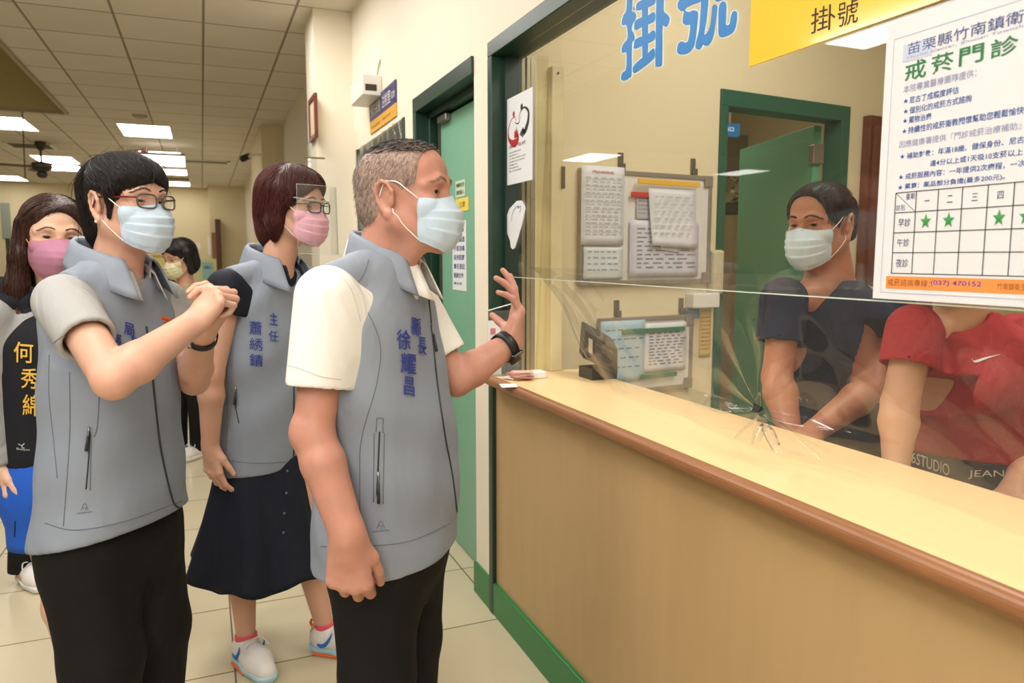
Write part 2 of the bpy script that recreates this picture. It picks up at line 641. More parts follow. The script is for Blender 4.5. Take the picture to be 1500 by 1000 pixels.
# crumpled sheet over it
def crumple_sheet(o, eu, ev, nu, nv, amp, fn):
    o, eu, ev = map(np.asarray, (o, eu, ev))
    n = np.cross(eu, ev)
    n = n / np.linalg.norm(n)
    v = []
    for j in range(nv + 1):
        for i in range(nu + 1):
            a, c = i / nu, j / nv
            v.append(o + eu * a + ev * c + n * fn(a, c) * amp)
    f = [(j * (nu + 1) + i, j * (nu + 1) + i + 1, (j + 1) * (nu + 1) + i + 1, (j + 1) * (nu + 1) + i)
         for j in range(nv) for i in range(nu)]
    return v, f
def cr(a, c):
    return (0.5 * sin(26 * a + 5 * c + 3 * sin(7 * c)) + 0.5 * sin(11 * a - 17 * c) + 0.6 * sin(41 * a * (0.4 + c)) + 0.4 * sin(60 * (a - 0.8) * c)) * (0.25 + 0.75 * c)
v, f = crumple_sheet((WX - 0.004, V1 - 0.02, 0.97), (0, -(V1 - V0 - 0.06), 0), (0, 0, 1.11), 60, 40, -0.007, cr)
M_SHEET = clear_mat('clear_sheeting', (0.93, 0.93, 0.9, 1), 0.05, 0.10, 1.7)
sh = mesh_obj('plastic_sheet', v, f, M_SHEET, smooth=True)
tag(sh, 'crumpled clear plastic sheet taped over the small service window past the green door', 'plastic sheet')

# ------------------------------------------------------------------ counter
M_TOP = mat('counter_laminate', S(238, 208, 156), 0.32, noise=0.06, nscale=6, stretch=(6, 0.5, 1))
M_NOSE = mat('counter_nosing_wood', S(146, 98, 62), 0.35, noise=0.18, nscale=18, stretch=(4, 0.5, 4))
M_PANEL = mat('counter_panel_maple', S(184, 154, 108), 0.42, noise=0.07, nscale=9, stretch=(1, 2.2, 0.35))
CT = 0.941
ct = empty('reception_counter', (1.13, 0.2, 0))
tag(ct, 'long light wood reception counter with brown rounded front edge', 'counter')
MB().box(0.958, 1.33, -2.15, 2.525, CT - 0.035, CT).build('worktop', M_TOP, ct)
# rounded nosing
prof = []
for k in range(13):
    a = -pi / 2 + pi * k / 12
    prof.append((0.958 - 0.024 * cos(a) ** 0.8, CT - 0.018 + 0.019 * sin(a)))
v, f = [], []
for yy in (-2.15, 2.525):
    v += [(x, yy, z) for x, z in prof]
n = len(prof)
f = [(i, i + 1, n + i + 1, n + i) for i in range(n - 1)] + [tuple(range(n))[::-1], tuple(range(n, 2 * n)), (0, n, 2 * n - 1, n - 1)]
mesh_obj('nosing', v, f, M_NOSE, ct, smooth=False)
MB().box(0.992, 1.012, -2.15, 2.562, 0.127, CT - 0.035).build('front_panel', M_PANEL, ct)
MB().box(1.012, 1.32, 2.45, 2.5, 0.0, CT - 0.035).build('end_panel', M_PANEL, ct)
MB().box(0.99, 1.02, 2.562, 2.568, 0.127, CT - 0.035).build('gap_strip', mat('gap_dark', S(28, 34, 28), 0.6), ct)  # dark strip of the frame beside the front panel

# ------------------------------------------------------------------ acrylic guard with its lettering
PA = Plane((1.03, 0), (0, -1))
M_ACR = clear_mat('clear_acrylic', (0.985, 0.985, 0.97, 1), 0.005, 0.006, 1.45)
zb = PA.uv(1285, 440)[1]
yl = -PA.uv(738, 400)[0]
ac = empty('acrylic_guard', (1.03, 1.0, zb))
tag(ac, 'clear acrylic screen hanging in the service window above the counter', 'screen')
b = MB().box(1.03, 1.034, -1.6, yl, zb, 2.075)
b.build('acrylic_pane', M_ACR, ac)
b = MB().box(1.0302, 1.0338, -1.6, yl, zb - 0.0015, zb + 0.0008)
b.build('polished_edge', mat('acrylic_edge', S(210, 220, 205), 0.2), ac)
M_BLUE = mat('blue_vinyl_letter', S(26, 122, 194), 0.5)
M_BLACK = mat('print_black', S(28, 26, 26), 0.6)
M_NAVYINK = mat('print_navy', S(38, 52, 120), 0.6)
M_PAPER = mat('white_paper', S(226, 227, 230), 0.55)

# big blue characters stuck to the acrylic (thick rounded strokes)
_STEP = [0]
def stroke_poly(mb, pts_px, wpx, off=0.0015, plane=PA, th=0.0012):
    _STEP[0] += 1
    off = off + 0.00003 * (_STEP[0] % 40)
    """rounded thick stroke through picture points; width is given at each end in pixels"""
    uv = [np.array(plane.uv(x, y)) for x, y in pts_px]
    s = smooth_path([np.array([a[0], a[1], 0]) for a in uv], 6) if len(uv) > 2 else [np.array([a[0], a[1], 0]) for a in uv]
    r = wpx
    left, right = [], []
    n = len(s)
    for i, p in enumerate(s):
        t = s[min(i + 1, n - 1)] - s[max(i - 1, 0)]
        t = t / (np.linalg.norm(t) + 1e-9)
        nn = np.array([-t[1], t[0], 0])
        left.append(p + nn * r)
        right.append(p - nn * r)
    def cap(c, t, sgn):
        out = []
        nn = np.array([-t[1], t[0], 0])
        for k in range(1, 6):
            a = pi * k / 6
            out.append(c + (nn * cos(a) + t * sin(a)) * r * sgn)
        return out
    t1 = s[-1] - s[-2]; t1 = t1 / np.linalg.norm(t1)
    t0 = s[1] - s[0]; t0 = t0 / np.linalg.norm(t0)
    # quads along, fan caps
    v = [plane.pt(p[0], p[1], off) for p in left] + [plane.pt(p[0], p[1], off) for p in right]
    f = [(i, n + i, n + i + 1, i + 1) for i in range(n - 1)]
    k0 = len(v)
    capv = cap(s[-1], t1, 1)
    v += [plane.pt(p[0], p[1], off) for p in capv]
    f.append(tuple([n - 1] + [k0 + i for i in range(5)] + [2 * n - 1])[::-1])
    k1 = len(v)
    capv = cap(s[0], t0, -1)
    v += [plane.pt(p[0], p[1], off) for p in capv]
    f.append(tuple([n] + [k1 + i for i in range(5)] + [0])[::-1])
    mb.add(v, f)
GLYPHS = [  # outlines of the two characters, traced in quarter pixels from (835, 0)
    [(345, -60), (340, 58), (322, 92), (313, 128), (316, 150), (341, 152), (347, 228), (325, 258), (312, 292), (316, 316), (340, 314), (338, 412), (318, 432), (308, 458), (312, 478), (330, 480), (357, 462), (370, 438), (372, 262), (388, 240), (384, 200), (372, 180), (374, 145), (390, 122), (397, 90), (385, 68), (373, 66), (375, -60)],
    [(433, -60), (434, 200), (436, 390), (468, 372), (468, 200), (468, -60)],
    [(398, 62), (400, 25), (425, 5), (480, -12), (510, -14), (512, 10), (500, 28), (470, 42), (420, 60)],
    [(387, 175), (390, 135), (412, 112), (470, 92), (500, 72), (512, 82), (512, 110), (498, 132), (440, 155), (400, 178)],
    [(384, 285), (392, 240), (420, 222), (470, 205), (498, 180), (510, 190), (512, 222), (495, 245), (440, 270), (395, 290)],
    [(380, 430), (380, 402), (400, 375), (440, 340), (470, 318), (498, 290), (508, 296), (510, 335), (490, 362), (440, 402), (392, 435)],
    [(522, -60), (518, 80), (514, 380), (520, 395), (532, 398), (548, 392), (553, 375), (555, 270), (556, 156), (575, 160), (592, 140), (597, 105), (580, 82), (562, 60), (560, -60)],
    [(648, 50), (648, 20), (665, -5), (700, -15), (790, -40), (790, 5), (740, 25), (700, 45), (690, 62), (715, 72), (740, 62), (762, 68), (768, 85), (765, 120), (756, 200), (750, 250), (735, 290), (705, 318), (670, 325), (648, 318), (643, 290), (655, 255), (675, 248), (695, 255), (708, 245), (716, 215), (722, 150), (700, 150), (680, 140), (678, 110), (684, 68), (665, 66)],
    [(790, -50), (783, 80), (775, 180), (755, 260), (755, 285), (768, 296), (785, 288), (798, 262), (808, 272), (828, 270), (850, 240), (868, 180), (884, 60), (882, 35), (868, 28), (855, 38), (850, 80), (840, 160), (815, 205), (805, 200), (818, 120), (828, 20), (828, -50)],
    [(890, 190), (892, 60), (900, 25), (915, 10), (932, 14), (938, 40), (935, 110), (934, 145), (945, 152), (958, 140), (965, 100), (975, 72), (992, 66), (1001, 80), (998, 130), (985, 180), (960, 205), (910, 223), (893, 210)],
    [(852, -30), (866, 0), (884, 12), (910, 2), (925, -30)]]
dc = tag(empty('character_decal', PA.pt(*PA.uv(1000, 110), 0.001)), 'large blue registration characters stuck on the clear acrylic screen', 'lettering')
def grow(pts, d):
    n = len(pts)
    p = [np.array(q, float) for q in pts]
    area = sum(p[i][0] * p[(i + 1) % n][1] - p[(i + 1) % n][0] * p[i][1] for i in range(n))
    out = []
    for i in range(n):
        t = (p[(i + 1) % n] - p[i - 1]); t /= np.linalg.norm(t) + 1e-9
        nn = np.array([t[1], -t[0]]) * (1 if area > 0 else -1)
        out.append(p[i] + nn * d)
    return out
def rounded(pts):
    return [q[:2] for q in smooth_path([np.array([*x, 0.]) for x in pts] + [np.array([*pts[0], 0.])], 3)][:-1] if len(pts) > 6 else pts
for nm, d, off, m_ in (('blue_strokes', 0, .0022, M_BLUE), ('white_outline', 7, .0010, mat('decal_outline', S(214, 230, 236), 0.5))):
    big = MB()
    for k, g in enumerate(GLYPHS):
        q = grow(rounded(g), d)
        big.add([PA.pt(*PA.uv(835 + x / 4.073, y / 4.073), off + .00004 * k) for x, y in q], [tuple(t) for t in tessellate_polygon([[Vector((x, y, 0)) for x, y in q]])])
    big.build(nm, m_, dc)

# yellow hanging sign
y0 = PA.uv(1098, 98, 0.004)
y1 = PA.uv(1400, 8, 0.004)
sg = empty('registration_sign', PA.pt((y0[0] + y1[0]) / 2, y0[1], 0.004))
tag(sg, 'glossy yellow registration sign with black characters on the acrylic screen', 'sign')
b = MB()
PA.box(b, y0[0], y1[0], y0[1], y0[1] + 0.2, 0.003, 0.006)
b.build('sign_board', mat('sign_yellow', S(250, 202, 72), 0.12, coat=0.3), sg)
b = MB()
PA.ptext(b, '掛', (1187, 50), (1223, 42), 36, 0.0066)
PA.ptext(b, '號', (1226, 41), (1256, 33), 36, 0.0066)
b.build('sign_characters', M_BLACK, sg)

# ---- smoking clinic poster
PO = 0.0045
pl, ptop = PA.uv(1300, 37, PO)
pr = pl + 0.36
pbm = PA.uv(1286, 437, PO)[1]
po = empty('clinic_poster', PA.pt(pl + 0.18, pbm, PO))
tag(po, 'white quit smoking clinic poster with timetable and orange footer on acrylic', 'poster')
b = MB()
PA.box(b, pl, pr, pbm, ptop, 0.003, 0.0045)
b.build('poster_sheet', M_PAPER, po)
e = 0.0052
blue = mat('poster_blue', S(44, 84, 160), 0.6)
grn = mat('poster_green', S(40, 120, 72), 0.6)
line_m = mat('poster_line', S(40, 50, 48), 0.6)
b = MB()
def pline(mb, u0, v0, u1, v1, w, off):
    d = np.array([u1 - u0, v1 - v0]); L_ = np.linalg.norm(d); d = d / L_; n_ = np.array([-d[1], d[0]]) * w / 2
    q = [(u0 - n_[0], v0 - n_[1]), (u1 - n_[0], v1 - n_[1]), (u1 + n_[0], v1 + n_[1]), (u0 + n_[0], v0 + n_[1])]
    mb.add([PA.pt(x, y, off) for x, y in q], [(0, 1, 2, 3)])
fl, ft = PA.uv(1310, 58, e)
fb = PA.uv(1297, 428, e)[1]
for (a, c, d2, e2) in [(fl, fb, fl, ft), (fl, ft, pr, ft), (fl, fb, pr, fb)]:
    pline(b, a, c, d2, e2, 0.0006, e)
b.build('border_line', mat('poster_border', S(150, 165, 205), 0.6), po)
b = MB()
g0 = PA.uv(1322, 92, e); g1 = PA.uv(1382, 66, e)
PA.box(b, g0[0], g0[0] + 0.05, g0[1], g0[1] + 0.026, e - 0.0004, e - 0.0001)
b.build('title_tint', mat('poster_tint', S(196, 206, 228), 0.6), po)
def line_text(s, x0, y0, h, uw, m, name, bold=0.0):
    """one printed line: left end of its baseline at picture point, height in px, width per character in m"""
    a = PA.uv(x0, y0, e)
    t = PA.uv(x0, y0 - h, e)
    bb = MB()
    v, f, asp = text_mesh(s, bold)
    hh = t[1] - a[1]
    bb.add([PA.pt(a[0] + uw * x, a[1] + hh * y, e) for x, y in v], f)
    return bb
lines_blue = MB()
def addl(dst, s, x0, y0, h, xe, ye, bold=0.0):
    a = PA.uv(x0, y0, e); t = PA.uv(x0, y0 - h, e); z = PA.uv(xe, ye, e)
    v, f, asp = text_mesh(s, bold)
    vm = a[1]
    dst.add([PA.pt(a[0] + (z[0] - a[0]) * x, vm + (t[1] - a[1]) * y, e) for x, y in v], f)
t_navy, t_green, t_grey, t_blue = MB(), MB(), MB(), MB()
addl(t_navy, '苗栗縣竹南鎮衛生所', 1329, 81, 17, 1560, 2)
addl(t_grey, 'Health Center, Zhunan Township', 1329, 88, 5, 1510, 40)
addl(t_green, '戒', 1325, 120, 27, 1356, 112, 0.012)
addl(t_green, '菸', 1363, 110, 27, 1396, 103, 0.012)
addl(t_green, '門', 1404, 98, 26, 1440, 90, 0.015)
addl(t_green, '診', 1450, 87, 27, 1491, 77, 0.012)
addl(t_grey, '本院專業醫療團隊提供：', 1323, 137, 11, 1430, 112)
for s, x0, y0, h, xe, ye in [('尼古丁成癮度評估', 1332, 152, 10, 1404, 137), ('個別化的戒菸方式諮詢', 1332, 167, 10, 1423, 147),
                              ('藥物治療', 1331, 181, 10, 1364, 175), ('持續性的戒菸衛教關懷幫助您輕鬆愉快', 1330, 196, 10, 1500, 163),
                              ('補助對象：年滿18歲、健保身份、尼古丁', 1328, 233, 9, 1512, 207), ('達4分以上或1天吸10支菸以上', 1362, 244, 9, 1498, 226),
                              ('戒菸服務內容：一年提供2次療程，一次', 1326, 263, 9, 1502, 243), ('藥費：藥品部分負擔(最多200元)。', 1325, 278, 9, 1472, 264)]:
    addl(t_blue, s, x0, y0, h, xe, ye, 0.006)
for (x0, y0) in [(1323, 152), (1323, 167), (1322, 181), (1321, 196), (1318, 233), (1316, 263), (1315, 278)]:
    addl(t_blue, '★', x0, y0, 7, x0 + 7, y0 - 1)
addl(t_grey, '因應健康署提供『門診戒菸治療補助』', 1317, 217, 10, 1496, 186)
t_navy.build('clinic_name', mat('poster_navy', S(70, 80, 140), 0.6), po)
t_green.build('title_characters', grn, po)
t_grey.build('subtitle_print', mat('poster_grey_blue', S(150, 152, 190), 0.6), po)
t_blue.build('body_print', blue, po)
# timetable
tl, tt = PA.uv(1311, 283, e)
tb = PA.uv(1306, 400, e)[1]
cols = [PA.uv(x, 340, e)[0] for x in (1309, 1339, 1371, 1406, 1443, 1481)]
step = cols[5] - cols[4]
cols.append(cols[5] + step)
rows = [tt, PA.uv(1310, 312, e)[1], PA.uv(1309, 341, e)[1], PA.uv(1308, 370, e)[1], tb]
tt = rows[0]
b = MB()
for c in cols:
    pline(b, c, rows[-1], c, rows[0], 0.0014, e)
for r in rows:
    pline(b, cols[0], r, cols[-1], r, 0.0012, e)
pline(b, cols[0], rows[0], cols[1], rows[1], 0.0007, e)
b.build('table_rule', line_m, po)
def cell(dst, s, ci, ri, fw, fh, bold=0.0, dx=0.5, dy=0.5):
    w_, h_ = cols[ci + 1] - cols[ci], rows[ri] - rows[ri + 1]
    cx, cy = cols[ci] + w_ * dx, rows[ri + 1] + h_ * dy
    PA.text(dst, s, cx - w_ * fw / 2, cx + w_ * fw / 2, cy - h_ * fh / 2, cy + h_ * fh / 2, e, bold)
b = MB()
cell(b, '星期', 0, 0, 0.42, 0.3, dx=0.72, dy=0.78)
cell(b, '診別', 0, 0, 0.42, 0.3, dx=0.27, dy=0.25)
for i, s in enumerate('一二三四五'):
    cell(b, s, i + 1, 0, 0.24, 0.04 if s == '一' else 0.34)
for i, s in enumerate(['早診', '午診', '夜診']):
    cell(b, s, 0, i + 1, 0.6, 0.4)
b.build('table_characters', mat('poster_table_ink', S(60, 66, 110), 0.6), po)
for ci in (1, 2, 4, 5):
    b = MB()
    w_, h_ = cols[ci + 1] - cols[ci], rows[1] - rows[2]
    cx, cy = (cols[ci] + cols[ci + 1]) / 2, (rows[1] + rows[2]) / 2
    pts = []
    for k in range(10):
        a = pi / 2 + k * pi / 5
        rr = 1.0 if k % 2 == 0 else 0.42
        pts.append((cx + cos(a) * rr * w_ * 0.26, cy + sin(a) * rr * h_ * 0.4))
    v = [PA.pt(x, y, e) for x, y in pts] + [PA.pt(cx, cy, e + 0.0012)]
    b.add(v, [(i, (i + 1) % 10, 10) for i in range(10)])
    b.build('green_star', mat('star_green', S(60, 150, 78), 0.5), po)
b = MB()
o0 = PA.uv(1297, 422, e); o1 = PA.uv(1298, 404, e)
PA.box(b, o0[0], pr - 0.004, o0[1], o1[1], e - 0.0004, e - 0.0001)
b.build('orange_footer', mat('poster_orange', S(240, 146, 72), 0.6), po)
b = MB()
addl(b, '戒菸諮詢專線：', 1300, 418, 10, 1362, 421)
addl(b, '竹南鎮衛生所', 1460, 424, 10, 1512, 426)
b.build('footer_characters', mat('poster_footer_ink', S(120, 60, 20), 0.6), po)
b = MB()
addl(b, '(037) 470152', 1363, 419, 9, 1437, 421, 0.015)
b.build('phone_number', mat('poster_phone_ink', S(88, 60, 150), 0.6), po)

# ---- heart-and-hands poster (A4) on the acrylic's far end
hl, hb = PA.uv(741, 272, 0.003)
hr_, ht_ = PA.uv(780, 127, 0.003)
hp = empty('heart_poster', PA.pt((hl + hr_) / 2, hb, 0.003))
tag(hp, 'white poster with a heart of red and black hands beside the dark green frame', 'poster')
b = MB(); PA.box(b, hl, hr_, hb, ht_, 0.002, 0.0032); b.build('poster_sheet', M_PAPER, hp)
W_, H_ = hr_ - hl, ht_ - hb
def hpt(a, c):
    return (hl + W_ * a, hb + H_ * c)
def ribbon(mb, pts, ws, off, plane=PA):
    s = smooth_path([np.array([*hpt(*p), 0]) for p in pts], 8)
    n = len(s); wv = np.interp(np.linspace(0, 1, n), np.linspace(0, 1, len(ws)), ws)
    L1, R1 = [], []
    for i, p in enumerate(s):
        t = s[min(i + 1, n - 1)] - s[max(i - 1, 0)]; t = t / np.linalg.norm(t)
        nn = np.array([-t[1], t[0], 0])
        L1.append(plane.pt(*(p + nn * wv[i])[:2], off)); R1.append(plane.pt(*(p - nn * wv[i])[:2], off))
    mb.add(L1 + R1, [(i, n + i, n + i + 1, i + 1) for i in range(n - 1)])
def disc(mb, a, c, r, off):
    x, y = hpt(a, c)
    mb.add([PA.pt(x + r * cos(k * pi / 8), y + r * sin(k * pi / 8), off) for k in range(16)], [tuple(range(16))])
b = MB()
ribbon(b, [(0.42, 0.71), (0.36, 0.76), (0.22, 0.74), (0.11, 0.64), (0.13, 0.54), (0.24, 0.48), (0.36, 0.465), (0.47, 0.49), (0.49, 0.55)],
       [0.001, 0.0015, 0.002, 0.003, 0.006, 0.011, 0.014, 0.011, 0.003], 0.0036)
for k in range(4):
    ribbon(b, [(0.36 + 0.04 * k, 0.52), (0.36 + 0.035 * k, 0.57), (0.35 + 0.04 * k, 0.60 + 0.02 * (k % 3))], [0.005, 0.0045, 0.002], 0.0036)
disc(b, 0.32, 0.80, 0.0095, 0.0036)
b.build('red_hand', mat('poster_red', S(170, 36, 38), 0.6), hp)
b = MB()
ribbon(b, [(0.5, 0.72), (0.58, 0.79), (0.72, 0.82), (0.86, 0.76), (0.86, 0.66), (0.78, 0.58), (0.70, 0.53)],
       [0.001, 0.002, 0.003, 0.006, 0.009, 0.011, 0.006], 0.0036)
ribbon(b, [(0.36, 0.70), (0.44, 0.675), (0.52, 0.68), (0.58, 0.74)], [0.001, 0.002, 0.002, 0.001], 0.0036)
for k in range(4):
    ribbon(b, [(0.74 - 0.02 * k, 0.57 + 0.01 * k), (0.68 - 0.03 * k, 0.52 + 0.012 * k), (0.64 - 0.03 * k, 0.50 + 0.012 * k)], [0.004, 0.003, 0.002], 0.0036)
disc(b, 0.62, 0.84, 0.0105, 0.0036)
b.build('black_hand', M_BLACK, hp)
b = MB()
PA.text(b, '禁止吸菸', *[hpt(x, 0)[0] for x in (0.14, 0.78)], *[hpt(0, y)[1] for y in (0.415, 0.455)], 0.0036)
for k, (s, x1) in enumerate([('衛生福利部', 0.6), ('請尊重他人', 0.5), ('公共場所全面禁止吸菸', 0.78), ('違者依法處罰', 0.72), ('謝謝您', 0.46), ('諮詢專線', 0.5), ('關心您的健康', 0.62)]):
    yy = 0.36 - 0.036 * k
    PA.text(b, s, hpt(0.14, 0)[0], hpt(x1, 0)[0], hpt(0, yy)[1], hpt(0, yy + 0.016)[1], 0.0036)
b.build('printed_text', mat('poster_grey_ink', S(70, 64, 64), 0.6), hp)

# ---- cut-out paper tag with a pen mark, taped on the acrylic
pts = [(757, 294), (764, 293.5), (768, 300), (769.5, 305), (767, 318), (763, 334), (758, 351), (754, 363), (751, 365), (748, 362), (747.5, 354), (744, 344), (740.5, 334), (741, 320), (746, 306)]
b = MB()
PA.poly(b, [PA.uv(x, y, 0.003) for x, y in pts], 0.002, 0.0032)
tg = empty('paper_tag', PA.pt(*PA.uv(752, 365, 0.003), 0.003))
tag(tg, 'leaf-shaped white paper cut-out with a blue pen mark below the heart poster', 'paper tag')
b.build('tag_sheet', M_PAPER, tg)
b = MB()
for pts in [[(757, 303.5), (761, 301.5), (760, 305), (764, 302), (764, 307), (762.5, 311)], [(757, 303.5), (753, 310), (751, 318), (751, 324)]]:
    stroke_poly(b, pts, 0.0012, 0.0038)
b.build('pen_mark', mat('pen_blue', S(40, 100, 180), 0.5), tg)
# ------------------------------------------------------------------ hall fittings
def on_ceiling(px, py, z=CEIL):
    r = ray(px, py)
    return CAM + r * ((z - EYE) / r[2])

M_PANEL_L = mat('lamp_diffuser', S(255, 252, 240), 0.5, emit=(1.0, 0.97, 0.91, 1), estr=8.0)
M_WHITE = mat('white_enamel', S(236, 232, 222), 0.45)
M_PLASTIC = mat('white_plastic', S(232, 230, 222), 0.35)
lamp_px = [((214, 191), 'square ceiling lamp nearest above the short black-haired woman'),
           ((4, 179), 'ceiling lamp cut by the picture edge above the dark fan'),
           ((82, 233), 'ceiling lamp just behind the dark ceiling fan, higher of two'),
           ((93, 245), 'ceiling lamp just behind the dark ceiling fan, lower of two'),
           ((236, 227), 'ceiling lamp behind the hanging lightbox sign'),
           ((249, 251), 'third lamp of the row receding behind the hanging lightbox'),
           ((257, 268.5), 'third from last lamp in the row behind the hanging lightbox'),
           ((263, 279), 'second to last lamp in the row behind the hanging lightbox'),
           ((268, 287.5), 'farthest small lamp in the row behind the hanging lightbox'),
           ((10, 260), 'ceiling lamp at the picture edge below the fan blades'),
           ((30, 272), 'middle lamp of the far row below the ceiling fan'),
           ((56, 281), 'farthest lamp of the row right above the pink-masked woman')]
LAMPS = [(on_ceiling(*q), lb) for q, lb in lamp_px]
LAMPS += [((-3.9, 11.0, CEIL), 'hall lamp mirrored small in the acrylic above the whiteboard'), ((-7.6, 11.8, CEIL), 'hall lamp mirrored small in the acrylic above the masked man')]
for p, lb in LAMPS:
    t = empty('ceiling_light', (p[0], p[1], CEIL))
    tag(t, lb, 'ceiling light', 'recessed lamps of the hall ceiling')
    b = MB()
    hx, hy = 0.29, 0.5
    b.box(p[0] - hx, p[0] + hx, p[1] - hy, p[1] + hy, CEIL - 0.012, CEIL - 0.002)
    b.build('lamp_diffuser', M_PANEL_L, t)
    b = MB()
    for (x0, x1, y0, y1) in [(-hx - .02, -hx, -hy - .02, hy + .02), (hx, hx + .02, -hy - .02, hy + .02), (-hx, hx, -hy - .02, -hy), (-hx, hx, hy, hy + .02)]:
        b.box(p[0] + x0, p[0] + x1, p[1] + y0, p[1] + y1, CEIL - 0.014, CEIL)
    b.build('lamp_frame', M_WHITE, t)

# ceiling fan
F_ = 10.8
hub = P(61, 243, F_)
fan = empty('ceiling_fan', (hub[0], hub[1], CEIL))
tag(fan, 'dark ceiling fan with four blades hanging above the pink-masked woman', 'ceiling fan')
M_FAN = mat('fan_dark', S(52, 42, 32), 0.45)
M_FANB = mat('fan_blade_wood', S(78, 58, 38), 0.5, noise=0.2, nscale=8, stretch=(1, 6, 1))
MB().lathe((hub[0], hub[1], CEIL), [(0.07, 0), (0.075, -0.05), (0.03, -0.12)], 16).build('canopy', M_FAN, fan, smooth=True)
MB().lathe((hub[0], hub[1], hub[2]), [(0.014, CEIL - hub[2] - 0.05), (0.014, 0.03)], 10).build('down_rod', M_FAN, fan)
MB().lathe(hub, [(0.03, 0.06), (0.12, 0.04), (0.13, 0.0), (0.12, -0.05), (0.06, -0.08)], 20).build('motor_housing', M_FAN, fan, smooth=True)
MB().lathe(hub, [(0.05, -0.08), (0.07, -0.11), (0.06, -0.15), (0.02, -0.17)], 16).build('light_kit', M_FAN, fan, smooth=True)
for k in range(4):
    a = radians(22 + 90 * k)
    d = np.array([cos(a), sin(a), 0]); n = np.array([-sin(a), cos(a), 0])
    b = MB()
    o = hub + d * 0.11 - n * 0.055 + UP * (-0.03)
    b.obox(o, d * 0.5, n * 0.11 + UP * 0.018, UP * 0.008)
    b.build('fan_blade', M_FANB, fan, bevel=0.003)

# hanging pull cord / cable near the well
tag(MB().tube([P(28, 85, 8.55), P(33, 175, 8.55), P(37, 262, 8.55)], 0.007, 6).build('hanging_cable', mat('cable_brown', S(96, 84, 56), 0.6)),
    'thin cable hanging from the raised ceiling well past the fan', 'cable')
# ceiling vents and smoke detector
for (px, py, w_, h_, lb) in [(45, 213, 0.6, 0.6, 'slatted ceiling air vent above the dark ceiling fan'), (257, 261, 0.6, 0.6, 'ceiling air vent between two lamps of the row behind the lightbox'),
                              (291, 236, 1.0, 0.35, 'long ceiling air vent right of the hanging lightbox')]:
    p = on_ceiling(px, py)
    t = empty('ceiling_vent', (p[0], p[1], CEIL)); tag(t, lb, 'air vent', 'ceiling vents')
    b = MB()
    for (x0, x1, y0, y1) in [(-w_/2, w_/2, -h_/2, -h_/2 + .04), (-w_/2, w_/2, h_/2 - .04, h_/2), (-w_/2, -w_/2 + .04, -h_/2, h_/2), (w_/2 - .04, w_/2, -h_/2, h_/2)]:
        b.box(p[0] + x0, p[0] + x1, p[1] + y0, p[1] + y1, CEIL - 0.012, CEIL)
    b.build('vent_frame', M_WHITE, t)
    b = MB()
    for k in range(8):
        y = -h_ / 2 + 0.05 + (h_ - 0.1) * k / 7
        b.box(p[0] - w_ / 2 + .04, p[0] + w_ / 2 - .04, p[1] + y - .012, p[1] + y + .012, CEIL - 0.01, CEIL - 0.003)
    b.build('vent_slats', mat('vent_grey', S(120, 112, 98), 0.6), t)
p = on_ceiling(205, 168)
t = empty('smoke_detector', (p[0], p[1], CEIL)); tag(t, 'round smoke detector on the ceiling above the nearest hall lamp', 'smoke detector')
MB().lathe(p, [(0.085, 0.0), (0.085, -0.012), (0.07, -0.03), (0.03, -0.04)], 20).build('detector_body', mat('detector_beige', S(170, 158, 134), 0.5), t, smooth=True)
MB().lathe(p, [(0.095, 0.001), (0.095, -0.006)], 20).build('detector_base', M_WHITE, t)
# hanging lightbox (backlit)
c = P(238, 233, 11.0)
t = empty('hanging_lightbox', (c[0], c[1], c[2] - 0.12)); tag(t, 'white backlit sign box hanging from the hall ceiling', 'lightbox')
MB().box(c[0] - .3, c[0] + .3, c[1] - .05, c[1] + .05, c[2] - .1, c[2] + .08).build('sign_box', mat('lightbox_face', S(250, 248, 240), 0.4, emit=(1, .97, .9, 1), estr=1.6), t, bevel=0.01)
MB().box(c[0] - .3, c[0] + .3, c[1] - .052, c[1] - .05, c[2] + .05, c[2] + .082).build('sign_rail', mat('rail_grey', S(110, 100, 90), 0.5), t)
MB().tube([(c[0] - .2, c[1], c[2] + .08), (c[0] - .2, c[1], CEIL)], .006, 6).tube([(c[0] + .2, c[1], c[2] + .08), (c[0] + .2, c[1], CEIL)], .006, 6).build('hanger_rods', M_WHITE, t)
c = P(212, 224, 11.3)
tag(MB().box(c[0] - .05, c[0] + .05, c[1] - .02, c[1] + .02, c[2] - .09, c[2] + .05).build('red_plate', mat('plate_red', S(200, 60, 60), 0.5)), 'small red plate hanging left of the white lightbox', 'plate')
b = MB()
# security camera on the second pier
c = P(359, 231, 9.35)
t = empty('security_camera', c); tag(t, 'small dark security camera on a bracket below the ceiling by the far pier', 'camera')
MB().lathe(c, [(0.035, -0.09), (0.04, -0.08), (0.04, 0.06), (0.03, 0.07)], 14, (-0.5, -0.7, -0.3)).build('camera_body', mat('camera_dark', S(40, 36, 32), 0.4), t, smooth=True)
MB().tube([c, c + np.array([0.12, 0.02, 0.05]), np.array([0.745, c[1] + .03, c[2] + .05])], .02, 8).build('camera_bracket', M_WHITE, t)

